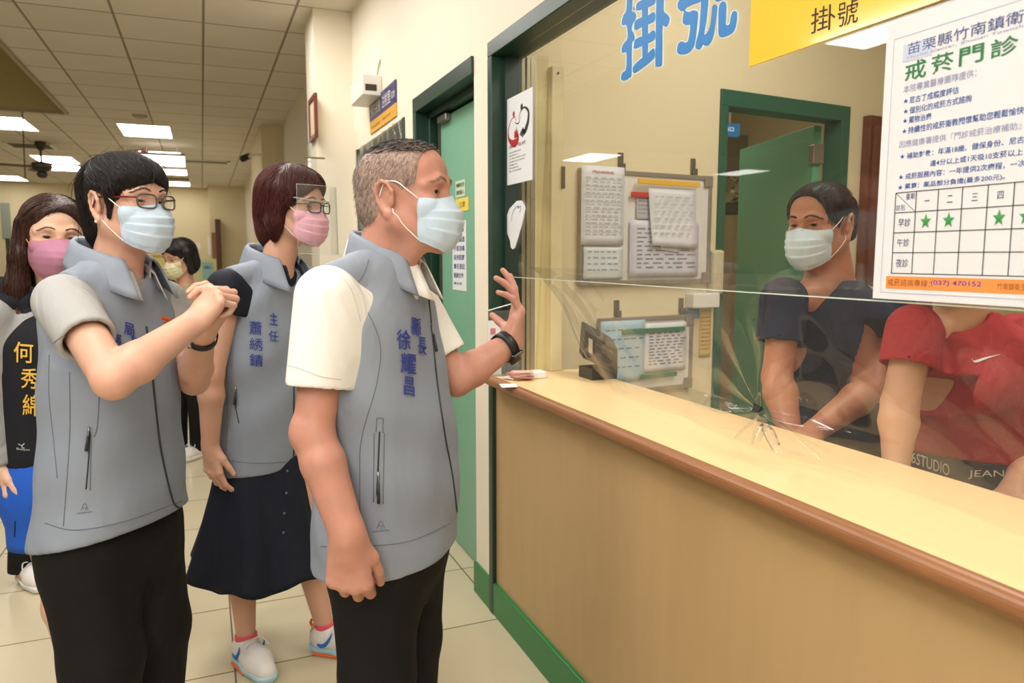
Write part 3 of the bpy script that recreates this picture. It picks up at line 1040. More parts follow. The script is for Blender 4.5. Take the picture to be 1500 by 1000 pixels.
# framed board on the first pier, small speaker box, room sign
PP = Plane((0.74, 0), (0, -1))
ua, za = PP.uv(457.5, 210); ub, zb2 = PP.uv(470, 128)
t = empty('picture_frame', PP.pt((ua + ub) / 2, za)); tag(t, 'narrow red-brown framed notice high on the cream pier', 'frame')
ub = ua + 0.30
b = MB()
for (a, c2, d2, e2) in [(ua, ub, za, za + .03), (ua, ub, zb2 - .03, zb2), (ua, ua + .03, za + .03, zb2 - .03), (ub - .03, ub, za + .03, zb2 - .03)]:
    PP.box(b, a, c2, d2, e2, 0, 0.022)
b.build('frame_moulding', mat('frame_redwood', S(110, 48, 34), 0.4), t, bevel=0.004)
b = MB(); PP.box(b, ua + .03, ub - .03, za + .03, zb2 - .03, 0.002, 0.012)
b.build('frame_print', mat('frame_cream', S(222, 206, 176), 0.6), t)

PH = Plane((WX, 0), (0, -1))
ua, za = PH.uv(540, 158); ub, zb2 = PH.uv(559, 110)
t = empty('wall_box', PH.pt((ua + ub) / 2, za)); tag(t, 'white wall-mounted box with a dark front slot above the purple room sign', 'speaker box')
b = MB(); PH.box(b, ua, ub, za, zb2, 0, 0.11)
b.build('box_body', M_PLASTIC, t, bevel=0.006)
b = MB().box(WX - 0.13, WX - 0.05, -ub - 0.004, -ub - 0.002, za + .07, za + .2)
# dark slot faces the viewer's end (toward -Y)
b = MB().box(WX - 0.095, WX - 0.03, -(ub) - 0.003, -(ub) + 0.001, za + .06, zb2 - .09)
b.build('box_slot', mat('slot_brown', S(66, 48, 40), 0.6), t)
b = MB().tube([PH.pt(ub - .03, zb2, .02), PH.pt(ub - .02, zb2 + .05, .012), PH.pt(ub - .02, zb2 + .09, .002)], .006, 6)
b.build('box_wire', mat('wire_cream', S(190, 180, 150), 0.6), t)

ua, za = PH.uv(544, 197); ub, z1 = PH.uv(582, 163)
_, zt = PH.uv(544, 160)
t = empty('room_sign', PH.pt((ua + ub) / 2, za)); tag(t, 'purple and yellow room sign with white characters under the white box', 'sign')
zm = PH.uv(544, 180)[1]
b = MB(); PH.box(b, ua, ub, zm, zm + (zm - za) * 1.75, 0.001, 0.008); b.build('purple_half', mat('sign_purple', S(66, 56, 110), 0.4), t)
b = MB(); PH.box(b, ua, ub, za, zm, 0.001, 0.008); b.build('yellow_half', mat('sign_amber', S(226, 168, 60), 0.4), t)
wd = ub - ua
hh = (zm - za) * 1.75
b = MB(); PH.text(b, '預防接種', ua + wd * .04, ua + wd * .44, zm + hh * .2, zm + hh * .8, 0.0085)
PH.text(b, '注射室', ua + wd * .50, ua + wd * .82, zm + hh * .2, zm + hh * .8, 0.0085)
PH.text(b, 'ROOM', ua + wd * .85, ua + wd * .97, zm + hh * .3, zm + hh * .6, 0.0085)
b.build('sign_characters', M_WHITE, t)
b = MB(); PH.text(b, 'Vaccination', ua + wd * .06, ua + wd * .42, za + (zm - za) * .3, za + (zm - za) * .65, 0.0085)
PH.text(b, 'Injection', ua + wd * .52, ua + wd * .82, za + (zm - za) * .3, za + (zm - za) * .65, 0.0085)
b.build('sign_subtitle', mat('sign_brown_ink', S(120, 84, 30), 0.6), t)

# notices taped to the green hall door
PD = Plane((1.078, 0), (0, -1))
def notice(name, x0, ytl, x1, ybr, m, label, rows_=(), ink=None, cat='notice', group=None):
    ua, za = PD.uv(x0, ybr); ub, _ = PD.uv(x1, ybr)
    _, zt = PD.uv(x0, ytl)
    t = empty(name, PD.pt((ua + ub) / 2, za, 0.002)); tag(t, label, cat, group)
    b = MB(); PD.box(b, ua, ub, za, zt, 0.001, 0.0022); b.build('notice_sheet', m, t)
    if rows_:
        b = MB()
        for (s, a0, a1, b0, b1) in rows_:
            PD.text(b, s, ua + (ub - ua) * a0, ua + (ub - ua) * a1, za + (zt - za) * b0, za + (zt - za) * b1, 0.0028, 0.01)
        b.build('notice_print', ink or M_NAVYINK, t)
    return t
notice('door_notice', 668, 266, 682, 290, mat('pale_green_paper', S(196, 214, 180), 0.6), 'pale green taped note highest on the green door', [('哺集乳室', .1, .9, .6, .85), ('請勿進入', .1, .9, .15, .42)], M_BLACK)
notice('door_notice', 668, 292, 687, 311, mat('yellow_paper', S(232, 206, 90), 0.6), 'small yellow taped note on the green door', [('注意', .3, .75, .3, .75)], mat('ochre_ink', S(150, 120, 40), 0.6))
notice('door_notice', 664, 325, 684, 424, M_PAPER, 'tall white notice with blue lines of characters on the green door',
       [('請戴口罩', .3, .85, .84, .9), ('量測體溫', .1, .9, .70, .78), ('手部消毒', .1, .9, .57, .65), ('保持距離', .1, .9, .44, .52), ('實名登記', .1, .9, .31, .39), ('謝謝合作', .1, .8, .18, .26), ('衛生所', .1, .7, .08, .12)])

# far end of the hall: notices, cabinet, post, chair
PF = Plane((0, 19.4), (1, 0))
def far_sheet(name, x0, y0, x1, y1, m, label, cat, rows_=(), ink=None, off=0.0):
    ua, zt = PF.uv(x0, y0, off); ub, za = PF.uv(x1, y1, off)
    if name == 'green_board':
        za = 0.0
    t = empty(name, PF.pt((ua + ub) / 2, za, off)); tag(t, label, cat)
    b = MB(); PF.box(b, ua, ub, za, zt, off + 0.002, off + 0.02); b.build('sheet', m, t)
    if rows_:
        b = MB()
        for (s, a0, a1, b0, b1) in rows_:
            PF.text(b, s, ua + (ub - ua) * a0, ua + (ub - ua) * a1, za + (zt - za) * b0, za + (zt - za) * b1, off + 0.024)
        b.build('print', ink or M_BLACK, t)
far_sheet('wall_poster', 214, 346, 247, 391, mat('pale_yellow_paper', S(226, 214, 130), 0.6), 'pale yellow poster on the far wall left of the short bobbed woman', 'poster',
          [('注意事項', .2, .8, .82, .94), ('● 請佩戴口罩', .1, .9, .6, .7), ('● 請量體溫', .1, .8, .3, .4)], mat('olive_ink', S(120, 110, 60), 0.6))
far_sheet('wall_poster', 304, 346, 318, 374, M_PAPER, 'white poster beside the brown post on the far wall', 'poster', [('公告', .3, .9, .5, .8)])
far_sheet('wall_poster', 291, 379, 318, 412, mat('sage_paper', S(200, 204, 150), 0.6), 'sage green notice stand below the white far poster', 'poster', [], None, 2.0)
far_sheet('wall_poster', 296, 384, 312, 408, mat('aqua_paper', S(142, 178, 178), 0.6), 'blue-grey sheet on the sage notice stand', 'poster', [('服務台', .2, .8, .6, .8)], None, 2.04)
far_sheet('wall_dispenser', 276, 356, 294, 366, M_PLASTIC, 'white box on the far wall right of the bobbed woman', 'dispenser')
far_sheet('window_blind', 0, 297, 18, 350, mat('blind_bluegrey', S(146, 154, 140), 0.6), 'blue-grey blind on the far wall behind the pink-masked woman', 'blind')
far_sheet('green_board', 198, 362, 209, 410, mat('board_green', S(46, 70, 52), 0.6), 'dark green board standing far behind the clasped hands', 'board', [], None, 6.0)
far_sheet('green_board', 8, 349, 20, 420, mat('board_green', S(46, 70, 52), 0.6), 'dark green board far behind the dark-haired woman at the edge', 'board', [], None, 6.0)
c = P(325, 470, 17.0)
t = empty('wooden_post', (c[0], c[1], 0)); tag(t, 'tall brown wooden door post standing open at the hall end', 'door')
ztop = P(325, 321, 17.0)[2]
MB().box(c[0] - .05, c[0] + .06, c[1] - .03, c[1] + .5, 0, ztop).build('door_leaf', mat('post_brown', S(92, 56, 34), 0.5), t)
MB().box(c[0] - .14, c[0] - .05, c[1] - .03, c[1] + .02, 0, ztop - 0.3).build('door_frame', mat('post_tan', S(140, 104, 60), 0.5), t)

# upper right of the far hall: shelf-like items on the second pier
c = P(381, 302, 9.7)
for k, (px, py, w_, h_, col, lb) in enumerate([(381, 300, .12, .2, S(96, 70, 56), 'small brown plaque high on the far pier'), (383, 345, .12, .34, S(200, 160, 150), 'faded red notice low on the far pier'),
                                               (379, 318, .10, .16, S(206, 196, 170), 'cream card between two notices on the far pier')]):
    PP2 = Plane((0.74, 0), (0, -1))
    u_, z_ = PP2.uv(px, py)
    b = MB(); PP2.box(b, u_ - w_ / 2, u_ + w_ / 2, z_ - h_ / 2, z_ + h_ / 2, 0.0, 0.02)
    tag(b.build('pier_notice', mat('pier_note_%d' % k, col, 0.6)), lb, 'notice')

# clear wall bracket by the pier
b = MB()
p = PP.pt(PP.uv(468, 226)[0], 0)
c = P(466, 232, 5.0)
t = empty('wall_bracket', c - UP * .07); tag(t, 'clear plastic holder with brass rod on the pier beside the face shield', 'holder')
MB().tube([c + np.array([-0.10, -0.02, 0.0]), c + np.array([0.04, -0.02, 0])], .006, 8).build('brass_rod', mat('brass', S(150, 130, 70), 0.35, metal=0.7), t)
MB().box(c[0] - .06, c[0] - .05, c[1] - .05, c[1] + .05, c[2] - .07, c[2] + .09).build('clear_panel', clear_mat('clear_holder', (0.95, 0.95, 0.93, 1), 0.05, 0.12), t)

# office chair far behind
c = P(231, 452, 7.2); c[2] = 0
t = empty('office_chair', c); tag(t, 'black rounded chair back behind the bobbed woman', 'chair')
zc = P(231, 404, 7.2)[2]
M_CH = mat('chair_black', S(30, 28, 28), 0.6)
b = MB().lathe((c[0], c[1] - .02, zc - .13), [(0.03, 0), (0.06, 0.003), (0.063, .006)], 12)
v, f = [], []
for j in range(9):
    for i in range(13):
        a = -1 + 2 * i / 12; h = j / 8
        wv = 0.22 * (1 - 0.25 * h ** 3)
        v.append((c[0] + a * wv, c[1] + 0.06 * a * a, zc - 0.32 + 0.32 * h - 0.05 * a * a * h))
f = [(j * 13 + i, j * 13 + i + 1, (j + 1) * 13 + i + 1, (j + 1) * 13 + i) for j in range(8) for i in range(12)]
o = mesh_obj('backrest', v, f, M_CH, t, smooth=True); md = o.modifiers.new('thick', 'SOLIDIFY'); md.thickness = 0.05
MB().box(c[0] - .23, c[0] + .23, c[1] - .42, c[1] + .02, .44, .5).build('seat', M_CH, t, bevel=0.02)
MB().tube([(c[0], c[1] - .2, .44), (c[0], c[1] - .2, .08)], .03, 10).build('column', M_CH, t)
for k in range(5):
    a = 2 * pi * k / 5
    MB().tube([(c[0], c[1] - .2, .1), (c[0] + .27 * cos(a), c[1] - .2 + .27 * sin(a), .045)], [.024, .018], 8).lathe((c[0] + .27 * cos(a), c[1] - .2 + .27 * sin(a), 0.0), [(.02, 0), (.026, .02), (.02, .045)], 10).build('leg', M_CH, t)

# ------------------------------------------------------------------ office: boards, papers, door, cabinet
M_BFRAME = mat('board_aluminium', S(168, 160, 148), 0.35, metal=0.5)
M_BFACE = mat('board_white', S(226, 222, 214), 0.3)
M_INKG = mat('ink_grey', S(146, 144, 148), 0.6)
M_INKL = mat('ink_light', S(192, 190, 188), 0.6)
def board(name, x0, y0, x1, y1, label, clips, tilt=0.0):
    u0, z1 = PB.uv(x0, y0); u1, z0 = PB.uv(x1, y1)
    t = empty(name, PB.pt((u0 + u1) / 2, z0)); tag(t, label, 'whiteboard')
    b = MB(); PB.box(b, u0 + .01, u1 - .01, z0 + .01, z1 - .01, 0.002, 0.02); b.build('writing_surface', M_BFACE, t)
    b = MB()
    for (a, c2, d2, e2) in [(u0, u1, z0, z0 + .02), (u0, u1, z1 - .02, z1), (u0, u0 + .02, z0 + .02, z1 - .02), (u1 - .02, u1, z0 + .02, z1 - .02)]:
        PB.box(b, a, c2, d2, e2, 0, 0.026)
    b.build('board_frame', M_BFRAME, t, bevel=0.003)
    for (a, c2) in [(u0, z0), (u1, z0), (u0, z1), (u1, z1)]:
        sx, sz = (1 if a == u0 else -1), (1 if c2 == z0 else -1)
        b = MB(); PB.box(b, min(a, a + sx * .05), max(a, a + sx * .05), min(c2, c2 + sz * .05), max(c2, c2 + sz * .05), 0.0255, 0.029)
        b.build('corner_cap', mat('corner_grey', S(140, 132, 120), 0.45), t, bevel=0.004)
    for px in clips:
        uc = PB.uv(px, y0)[0]
        b = MB()
        PB.box(b, uc - .012, uc + .012, z1 + .005, z1 + .075, 0.0, 0.01)
        PB.box(b, uc - .007, uc + .018, z1 - .002, z1 + .03, 0.01, 0.018)
        b.build('hanging_hook', mat('hook_steel', S(130, 124, 108), 0.35, metal=0.7), t, bevel=0.002)
    return t, u0, u1, z0, z1
TB, bu0, bu1, bz0, bz1 = board('whiteboard', 846, 246, 1034, 414, 'upper hanging whiteboard covered with papers on the office wall', (908, 1014))
def bsheet(name, x0, y0, x1, y1, label, m=None, off=0.03, lines=0, ink=None, cat='paper', grid=False, title=None, th=0.0008, curl=0.0, skew=0.0):
    u0, z1 = PB.uv(x0, y0, off); u1, z0 = PB.uv(x1, y1, off)
    t = empty(name, PB.pt((u0 + u1) / 2, z0, off)); tag(t, label, cat)
    v, f = [], []
    n = 10
    for j in range(n + 1):
        for i in range(7):
            a, c2 = i / 6, j / n
            v.append(PB.pt(u0 + (u1 - u0) * a + skew * (1 - c2), z0 + (z1 - z0) * c2 - skew * .6 * a * (1 - c2), off + curl * (1 - c2) ** 2 * (0.5 + 0.5 * sin(3 * a + 1))))
    f = [(j * 7 + i, j * 7 + i + 1, (j + 1) * 7 + i + 1, (j + 1) * 7 + i) for j in range(n) for i in range(6)]
    o = mesh_obj('sheet', v, f, m or M_PAPER, t, smooth=True)
    md = o.modifiers.new('thick', 'SOLIDIFY'); md.thickness = th; md.offset = -1
    if lines:
        b = MB()
        rr = random.Random(len(label))
        for k in range(lines):
            zz = z1 - (z1 - z0) * (0.16 + 0.76 * k / max(lines, 1))
            uu = u0 + (u1 - u0) * 0.1
            while uu < u0 + (u1 - u0) * 0.86:
                w_ = (u1 - u0) * rr.uniform(0.06, 0.14)
                PB.box(b, uu, uu + w_, zz, zz + 0.006, off + 0.001 + curl, off + 0.0013 + curl)
                uu += w_ + (u1 - u0) * rr.uniform(0.03, 0.08)
            if grid and k % 2 == 0:
                PB.box(b, u0 + (u1 - u0) * .06, u1 - (u1 - u0) * .06, zz - .004, zz - .003, off + .001, off + .0013)
        if grid:
            for k in range(7):
                uu = u0 + (u1 - u0) * (.06 + .88 * k / 6)
                PB.box(b, uu, uu + .001, z0 + (z1 - z0) * .12, z1 - (z1 - z0) * .2, off + .001, off + .0013)
        b.build('print', ink or M_INKL, t)
    if title:
        b = MB()
        PB.text(b, title, u0 + (u1 - u0) * .25, u0 + (u1 - u0) * .75, z1 - (z1 - z0) * .1, z1 - (z1 - z0) * .06, off + .0015)
        b.build('title', mat('title_red', S(180, 60, 80), 0.6), t)
    return t
bsheet('paper_sheet', 852, 241, 913, 359, 'white table form taped at the left of the upper board', lines=16, grid=True, title='門診時間表')
bsheet('paper_sheet', 923, 322, 1022, 404, 'bluish printed form low on the upper board', mat('bluish_paper', S(214, 212, 222), 0.6), off=0.031, lines=10, ink=M_INKG)
bsheet('paper_sheet', 933, 290, 956, 322, 'grey form peeking out under the red strip', mat('grey_paper', S(188, 186, 186), 0.6), off=0.029, lines=4, ink=M_INKG)
bsheet('paper_sheet', 855, 362, 912, 408, 'pale sheet with a coloured footer low left on the upper board', mat('cool_paper', S(222, 226, 226), 0.6), lines=4, ink=mat('ink_sky', S(150, 176, 200), 0.6))
bsheet('paper_sheet', 964, 340, 990, 366, 'small slip peeking out below the curled note', off=0.036, skew=0.02)
bsheet('paper_sheet', 950, 275, 1016, 360, 'handwritten white note curling out under the yellow strip', off=0.040, lines=6, curl=0.012, skew=0.02)
for (x0, y0, x1, y1, col, off, nm, lb) in [(934, 266.5, 1024, 274, S(234, 184, 62), 0.044, 'yellow', 'yellow magnet strip holding the curled note'), (924, 286, 1015, 292.5, S(196, 66, 56), 0.032, 'red', 'red magnet strip half hidden by the curled note')]:
    u0, z1 = PB.uv(x0, y0, off); u1, z0 = PB.uv(x1, y1, off)
    z1 = z0 + .022
    b = MB(); b.obox(PB.pt(u0, z0, off), PB.u * (u1 - u0) - UP * 0.002, PB.n * 0.008, UP * (z1 - z0))
    tag(b.build('magnet_strip', mat('strip_' + nm, col, 0.35), bevel=0.002), lb, 'magnet')
TB2, *_ = board('whiteboard', 874, 466, 1008, 566, 'lower hanging board with blue and white printed sheets', (902, 996))
bsheet('paper_sheet', 880, 471, 944, 556, 'pale blue sheet on the lower hanging board', mat('sky_paper', S(176, 204, 216), 0.6), lines=5, ink=mat('ink_teal', S(110, 140, 150), 0.6))
bsheet('paper_sheet', 945, 474, 1004, 540, 'white two-column sheet on the lower hanging board', off=0.0305, lines=12, ink=M_INKG)
for (x0, y0, x1, y1, lb) in [(911, 477, 1002, 484, 'green magnet strip along the top of the lower board'), (938, 544, 990, 550, 'green magnet strip along the bottom of the lower board')]:
    u0, z1 = PB.uv(x0, y0, .033); u1, z0 = PB.uv(x1, y1, .033)
    b = MB(); PB.box(b, u0, u1, z0, z0 + .02, .033, .041)
    tag(b.build('magnet_strip', mat('strip_green', S(50, 120, 84), 0.4), bevel=0.002), lb, 'magnet')
# small wall box and notes right of the boards
u0, z1 = PB.uv(1004, 429); u1, z0 = PB.uv(1041, 449)
b = MB(); PB.box(b, u0, u1, z0, z1, 0, 0.06)
tag(b.build('tissue_box', M_PLASTIC, bevel=0.006), 'white box on the office wall right above the lower board', 'box')
bsheet('sticky_note', 1005, 453, 1024, 466, 'small blue note beside the lower board', mat('note_blue', S(120, 164, 200), 0.6), off=0.004)
bsheet('sticky_note', 1026, 455, 1040, 522, 'long amber note strip beside the lower board', mat('note_amber', S(222, 196, 128), 0.6), off=0.004, lines=9, ink=mat('ink_rust', S(190, 120, 90), 0.6))
u0, z1 = PB.uv(1036, 366); u1, z0 = PB.uv(1049, 430)
b = MB(); PB.box(b, u0, u1, z0, z1, 0, 0.05)
tag(b.build('paper_holder', mat('holder_cream', S(206, 194, 160), 0.5), bevel=0.012), 'cream rounded holder on the wall between board and door frame', 'holder')

# office door: frame and a leaf standing open into the passage
dt = tag(empty('door_2', PB.pt((DU0 + DU1) / 2, 0)), kind='structure')
b = MB()
zt = ZH
PB.box(b, DU0 + .001, DU1 - .001, zt - .075, zt - .001, -0.1, 0.012)
PB.box(b, DU0 + .001, DU0 + .045, 0, zt - .075, -0.1, 0.012)
PB.box(b, DU1 - .06, DU1 - .001, 0, zt - .075, -0.1, 0.012)
b.build('door_frame', mat('office_frame_green', S(40, 92, 72), 0.4), dt, bevel=0.003)
hp0 = PB.pt(DU1 - .065, 0, -0.11)
fe = P(1093, 220, 4.86); fe[2] = 0
dd = fe - hp0; dl = np.linalg.norm(dd); dd = dd / dl
nn = np.array([-dd[1], dd[0], 0])
MB().obox(hp0 + UP * .008, dd * dl, nn * 0.042, UP * 2.04).build('door_leaf', M_GREEN_DOOR2, dt, bevel=0.002)
for zz in (0.35, 1.85):
    MB().obox(hp0 + UP * zz - dd * .02 - nn * .01, dd * .05, nn * 0.06, UP * .1).build('hinge', mat('hinge_steel', S(150, 142, 124), 0.35, metal=0.7), dt, bevel=0.003)
# brown cabinet right of the door
u0, z1 = PB.uv(1276, 168, 0.05)
t = empty('wooden_cabinet', PB.pt(u0 + .45, 0, .03)); tag(t, 'tall reddish brown wooden cabinet behind the masked man', 'cabinet')
M_CAB = mat('cabinet_wood', S(104, 50, 28), 0.4, noise=0.2, nscale=10, stretch=(4, 4, 0.5))
b = MB(); PB.box(b, u0, u0 + .9, 0.0, z1, 0.004, 0.05); b.build('body', M_CAB, t, bevel=0.004)
for k in range(2):
    b = MB(); PB.box(b, u0 + .02 + .43 * k, u0 + .44 + .43 * k, 0.1, z1 - .05, 0.05, 0.065); d_ = b.build('door', M_CAB, t, bevel=0.004)
    b = MB().lathe(PB.pt(u0 + .40 + .09 * k, 1.0, .065), [(.012, 0), (.016, .012), (.01, .024)], 12, tuple(PB.n)); b.build('knob', M_BFRAME, d_, smooth=True)

# passage items beyond the door
PX = Plane((0, 6.6), (1, 0.0))
def px_box(name, x0, y0, x1, y1, off, th, m, label, cat):
    u0, z1 = PX.uv(x0, y0, off); u1, z0 = PX.uv(x1, y1, off)
    b = MB(); PX.box(b, u0, min(u1, 5.19), z0, z1, off, off + th)
    return tag(b.build(name, m), label, cat)
t = px_box('exit_sign', 1054, 181, 1078, 201, 1.2, .05, mat('exit_sign_lit', S(60, 130, 190), 0.4, emit=S(60, 140, 190), estr=0.35), 'small lit blue-green exit sign beyond the office door', 'sign')
u0, z1 = PX.uv(1056, 183, 1.256); u1, z0 = PX.uv(1076, 199, 1.256)
b = MB(); PX.text(b, '出口', u0 + (u1 - u0) * .3, u0 + (u1 - u0) * .95, z0 + (z1 - z0) * .45, z0 + (z1 - z0) * .9, 1.252)
MB().tube([t.location + Vector((0, 0, .1)), Vector((t.location[0], t.location[1], CEIL))], .008, 6).build('hanger_rod', M_WHITE, t)
b.build('sign_characters', mat('exit_white', S(230, 245, 255), 0.4, emit=(0.8, 0.95, 1, 1), estr=1.0), t)
px_box('grey_screen', 1050, 196, 1100, 262, 0.3, .04, mat('screen_grey', S(150, 142, 120), 0.6), 'grey panel hanging in the passage below the exit sign', 'panel')
px_box('passage_counter', 1040, 299, 1112, 316, 0.5, .4, mat('passage_dark_green', S(30, 56, 48), 0.4), 'dark green ledge in the passage beyond the office door', 'ledge')
px_box('passage_cupboard', 1040, 317, 1112, 480, 0.5, .35, mat('passage_panel', S(170, 150, 110), 0.5), 'beige panel below the dark green passage ledge', 'panel')
u0, z0 = PX.uv(1079, 298, .7)
t = empty('foil_bundle', PX.pt(u0, z0, .7)); tag(t, 'bundle of shiny silver foil on the passage ledge', 'foil')
b = MB()
rr = random.Random(3)
for k in range(26):
    c = PX.pt(u0 + rr.uniform(-.11, .09), z0 + rr.uniform(.03, .26), .7 + rr.uniform(-.05, .05))
    d = Vector((rr.uniform(-1, 1), rr.uniform(-1, 1), rr.uniform(-1, 1))).normalized()
    e1 = d.orthogonal().normalized() * rr.uniform(.02, .05); e2 = d.cross(e1).normalized() * rr.uniform(.02, .05)
    c = Vector(tuple(c))
    b.add([c - e1, c + e2, c + e1, c - e2, c + d * .015], [(0, 1, 4), (1, 2, 4), (2, 3, 4), (3, 0, 4)])
b.build('foil', mat('foil_silver', S(220, 215, 195), 0.15, metal=1.0), t)

# ------------------------------------------------------------------ on and behind the counter
# telephone (dark, angular) behind the film on the counter's far corner
M_TEL = mat('telephone_dark', S(62, 56, 50), 0.4)
c = hit_plane(880, 548, (0, 0, CT), UP)
c = np.array([1.22, 2.28, CT])
t = empty('telephone', c); tag(t, 'dark boxy telephone standing on the counter behind the clear film', 'telephone')
A = P(857, 482, 2.62); B_ = P(905, 510, 2.50); Cc = P(905, 549, 2.50); D_ = P(853, 524, 2.62)
dep = FW * 0.14
MB().add([A, B_, Cc, D_, A + dep + UP * .02, B_ + dep + UP * .02, Cc + dep, D_ + dep], [(0, 3, 2, 1), (4, 5, 6, 7), (0, 1, 5, 4), (1, 2, 6, 5), (2, 3, 7, 6), (3, 0, 4, 7)]).build('casing', M_TEL, t, bevel=0.006)
b = MB()
A2 = P(862, 494, 2.60); 
b.obox(A2 - FW * .012, (B_ - A) * 0.12, UP * -0.05, FW * .006)
b.build('label', mat('phone_label', S(186, 176, 150), 0.5), t)
b = MB()
b.obox(P(872, 500, 2.57) - FW * .02, (B_ - A) * 0.55, UP * -0.03, FW * .03)
b.build('handset', mat('handset_dark', S(44, 40, 38), 0.35), t, bevel=0.008)
# keep the telephone's foot on a stand below counter height
zmin = min(Cc[2], D_[2])
q_ = (A + B_ + Cc + D_) / 4 + dep * .5
MB().box(q_[0] - .05, q_[0] + .05, q_[1] - .05, q_[1] + .05, CT + .0005, zmin + .01).build('stand', mat('stand_grey', S(70, 64, 58), 0.6), t)

# white box and stand with leaflets at the counter's end
c0 = hit_plane(754, 557, (0, 0, CT), UP); c1 = hit_plane(801, 554, (0, 0, CT), UP)
e1 = c1 - c0
e1 /= np.linalg.norm(e1)
e2 = np.array([-e1[1], e1[0], 0])
t = MB().obox(c0, e1 * np.linalg.norm(c1 - c0), e2 * 0.05, UP * 0.026).build('paper_box', mat('box_white', S(238, 234, 232), 0.35), bevel=0.005)
tag(t, 'small flat white plastic box on the counter near the raised hand', 'box')
PS = Plane((1.0, 2.46), RT[:2] * 0.9 + np.array([0, 0.15]))
def stand_sheet(x0, y0, x1, y1, z_to=None):
    pass
c = np.array([1.0, 2.505, CT])
t = empty('leaflet_stand', (c[0], c[1], CT)); tag(t, 'clear leaflet stand holding white leaflets at the counter end', 'leaflet stand')
Lz = P(714, 448, 2.60)
o = np.array([0.946, 2.512, CT])
r2 = np.array([0.125, 0.0, 0.0])
b = MB()
b.obox(o, r2, np.array([0, .004, 0]), UP * .235).obox(o - np.array([0, .04, 0]), r2, np.array([0, .04, 0]), UP * .004).obox(o - np.array([0, .04, 0]), r2, np.array([0, .003, 0]), UP * .07)
b.build('clear_holder', clear_mat('stand_acrylic', (0.96, 0.97, 0.95, 1), 0.03, 0.05), t)
MB().tube([o + UP * .236, o + r2 + UP * .236 + UP * .03], .0022, 6).build('holder_edge', mat('edge_white', S(235, 240, 235), 0.3), t)
b = MB().obox(o - FW * .006, r2 * .42, FW * .004, UP * .2)
lf = b.build('leaflet', M_PAPER, t)
b = MB()
for k in range(3):
    b.obox(o - FW * .0075 + r2 * .08 + UP * (.15 - .035 * k), r2 * .16, FW * .001, UP * .022)
b.build('print', mat('leaflet_pink', S(206, 120, 130), 0.6), lf)
t = empty('brochure_pile', (c[0] + .05, c[1] - .04, CT)); tag(t, 'pile of pink and white brochures at the foot of the leaflet stand', 'brochures')
rr = random.Random(5)
for k in range(7):
    a = rr.uniform(-.6, .6)
    ex = np.array([cos(a), sin(a), 0]); ey = np.array([-sin(a), cos(a), 0])
    oo = np.array([c[0] - .02 + rr.uniform(-.005, .005), c[1] - .15 + rr.uniform(-.01, .01), CT + .001 + k * .0042])
    MB().obox(oo, ex * .07, ey * .05, UP * .0032 + ex * 0.0).build('brochure', mat('brochure_%d' % (k % 3), [S(226, 190, 178), S(238, 232, 226), S(196, 130, 118)][k % 3], 0.5), t)
sheet_o = hit_plane(735, 568, (0, 0, CT), UP)
tag(MB().obox(sheet_o + UP * .0008, RT * .055 + FW * .01, FW * .07 - RT * .01, UP * .0008).build('paper_slip', M_PAPER), 'white paper slip lying on the counter end beside the box', 'paper')

# ------------------------------------------------------------------ soft clear film below the acrylic
M_FILM = clear_mat('clear_film', (0.975, 0.97, 0.95, 1), 0.04, 0.035, 1.6)
GY, GZ = 0.0, 0.0
g = hit_plane(1115, 600, (1.11, 0, 0), np.array([1.0, 0, 0]))     # where the clip gathers the film
CL = g.copy()
def film_pt(s, t):
    """s 0..1 from far end to near end, t 0 top .. 1 bottom"""
    y = 2.37 - s * 2.75
    ztop = 1.335
    # lower edge: rises at the far end, gathers at the clip, rests on the counter nearer
    zb_ = CT + 0.012 + 0.30 * max(0.0, 1 - s / 0.16) ** 1.6
    dy = (y - CL[1])
    pull = math.exp(-(dy / 0.16) ** 2)
    zbt = zb_ * (1 - pull) + (CL[2] - 0.075) * pull
    z = ztop + (zbt - ztop) * t
    dz = z - CL[2]
    r = sqrt(dy * dy + dz * dz) + 1e-6
    ang = math.atan2(dz, dy)
    # radiating folds
    amp = 0.022 * math.exp(-((r - 0.10) / 0.16) ** 2) + 0.006 * math.exp(-r / 0.5)
    x = 1.046 + (CL[0] - 1.046 + .0) * (t ** 0.9) + 0.05 * t * (1 - pull)
    x += amp * (1.0 if dz < 0 else 0.22) * sin(9 * ang + 0.4) * min(1, r / .05)
    x += 0.010 * t * sin(9.0 * y + 5 * t) + 0.006 * sin(17 * y - 8 * t) * t + 0.004 * sin(31 * y + 14 * t) * t
    y2 = y + 0.0 - 0.35 * dy * pull * max(0, 1 - abs(dz) / .12)
    return (x, y2, z)
v, f = [], []
nu, nv = 340, 90
for j in range(nv + 1):
    for i in range(nu + 1):
        v.append(film_pt(i / nu, j / nv))
f = np.array([(j * (nu + 1) + i, j * (nu + 1) + i + 1, (j + 1) * (nu + 1) + i + 1, (j + 1) * (nu + 1) + i) for j in range(nv) for i in range(nu)])
film = mesh_obj('clear_film', v, f, M_FILM, smooth=True)
tag(film, 'soft clear plastic film draped below the acrylic screen down to the counter', 'plastic film')
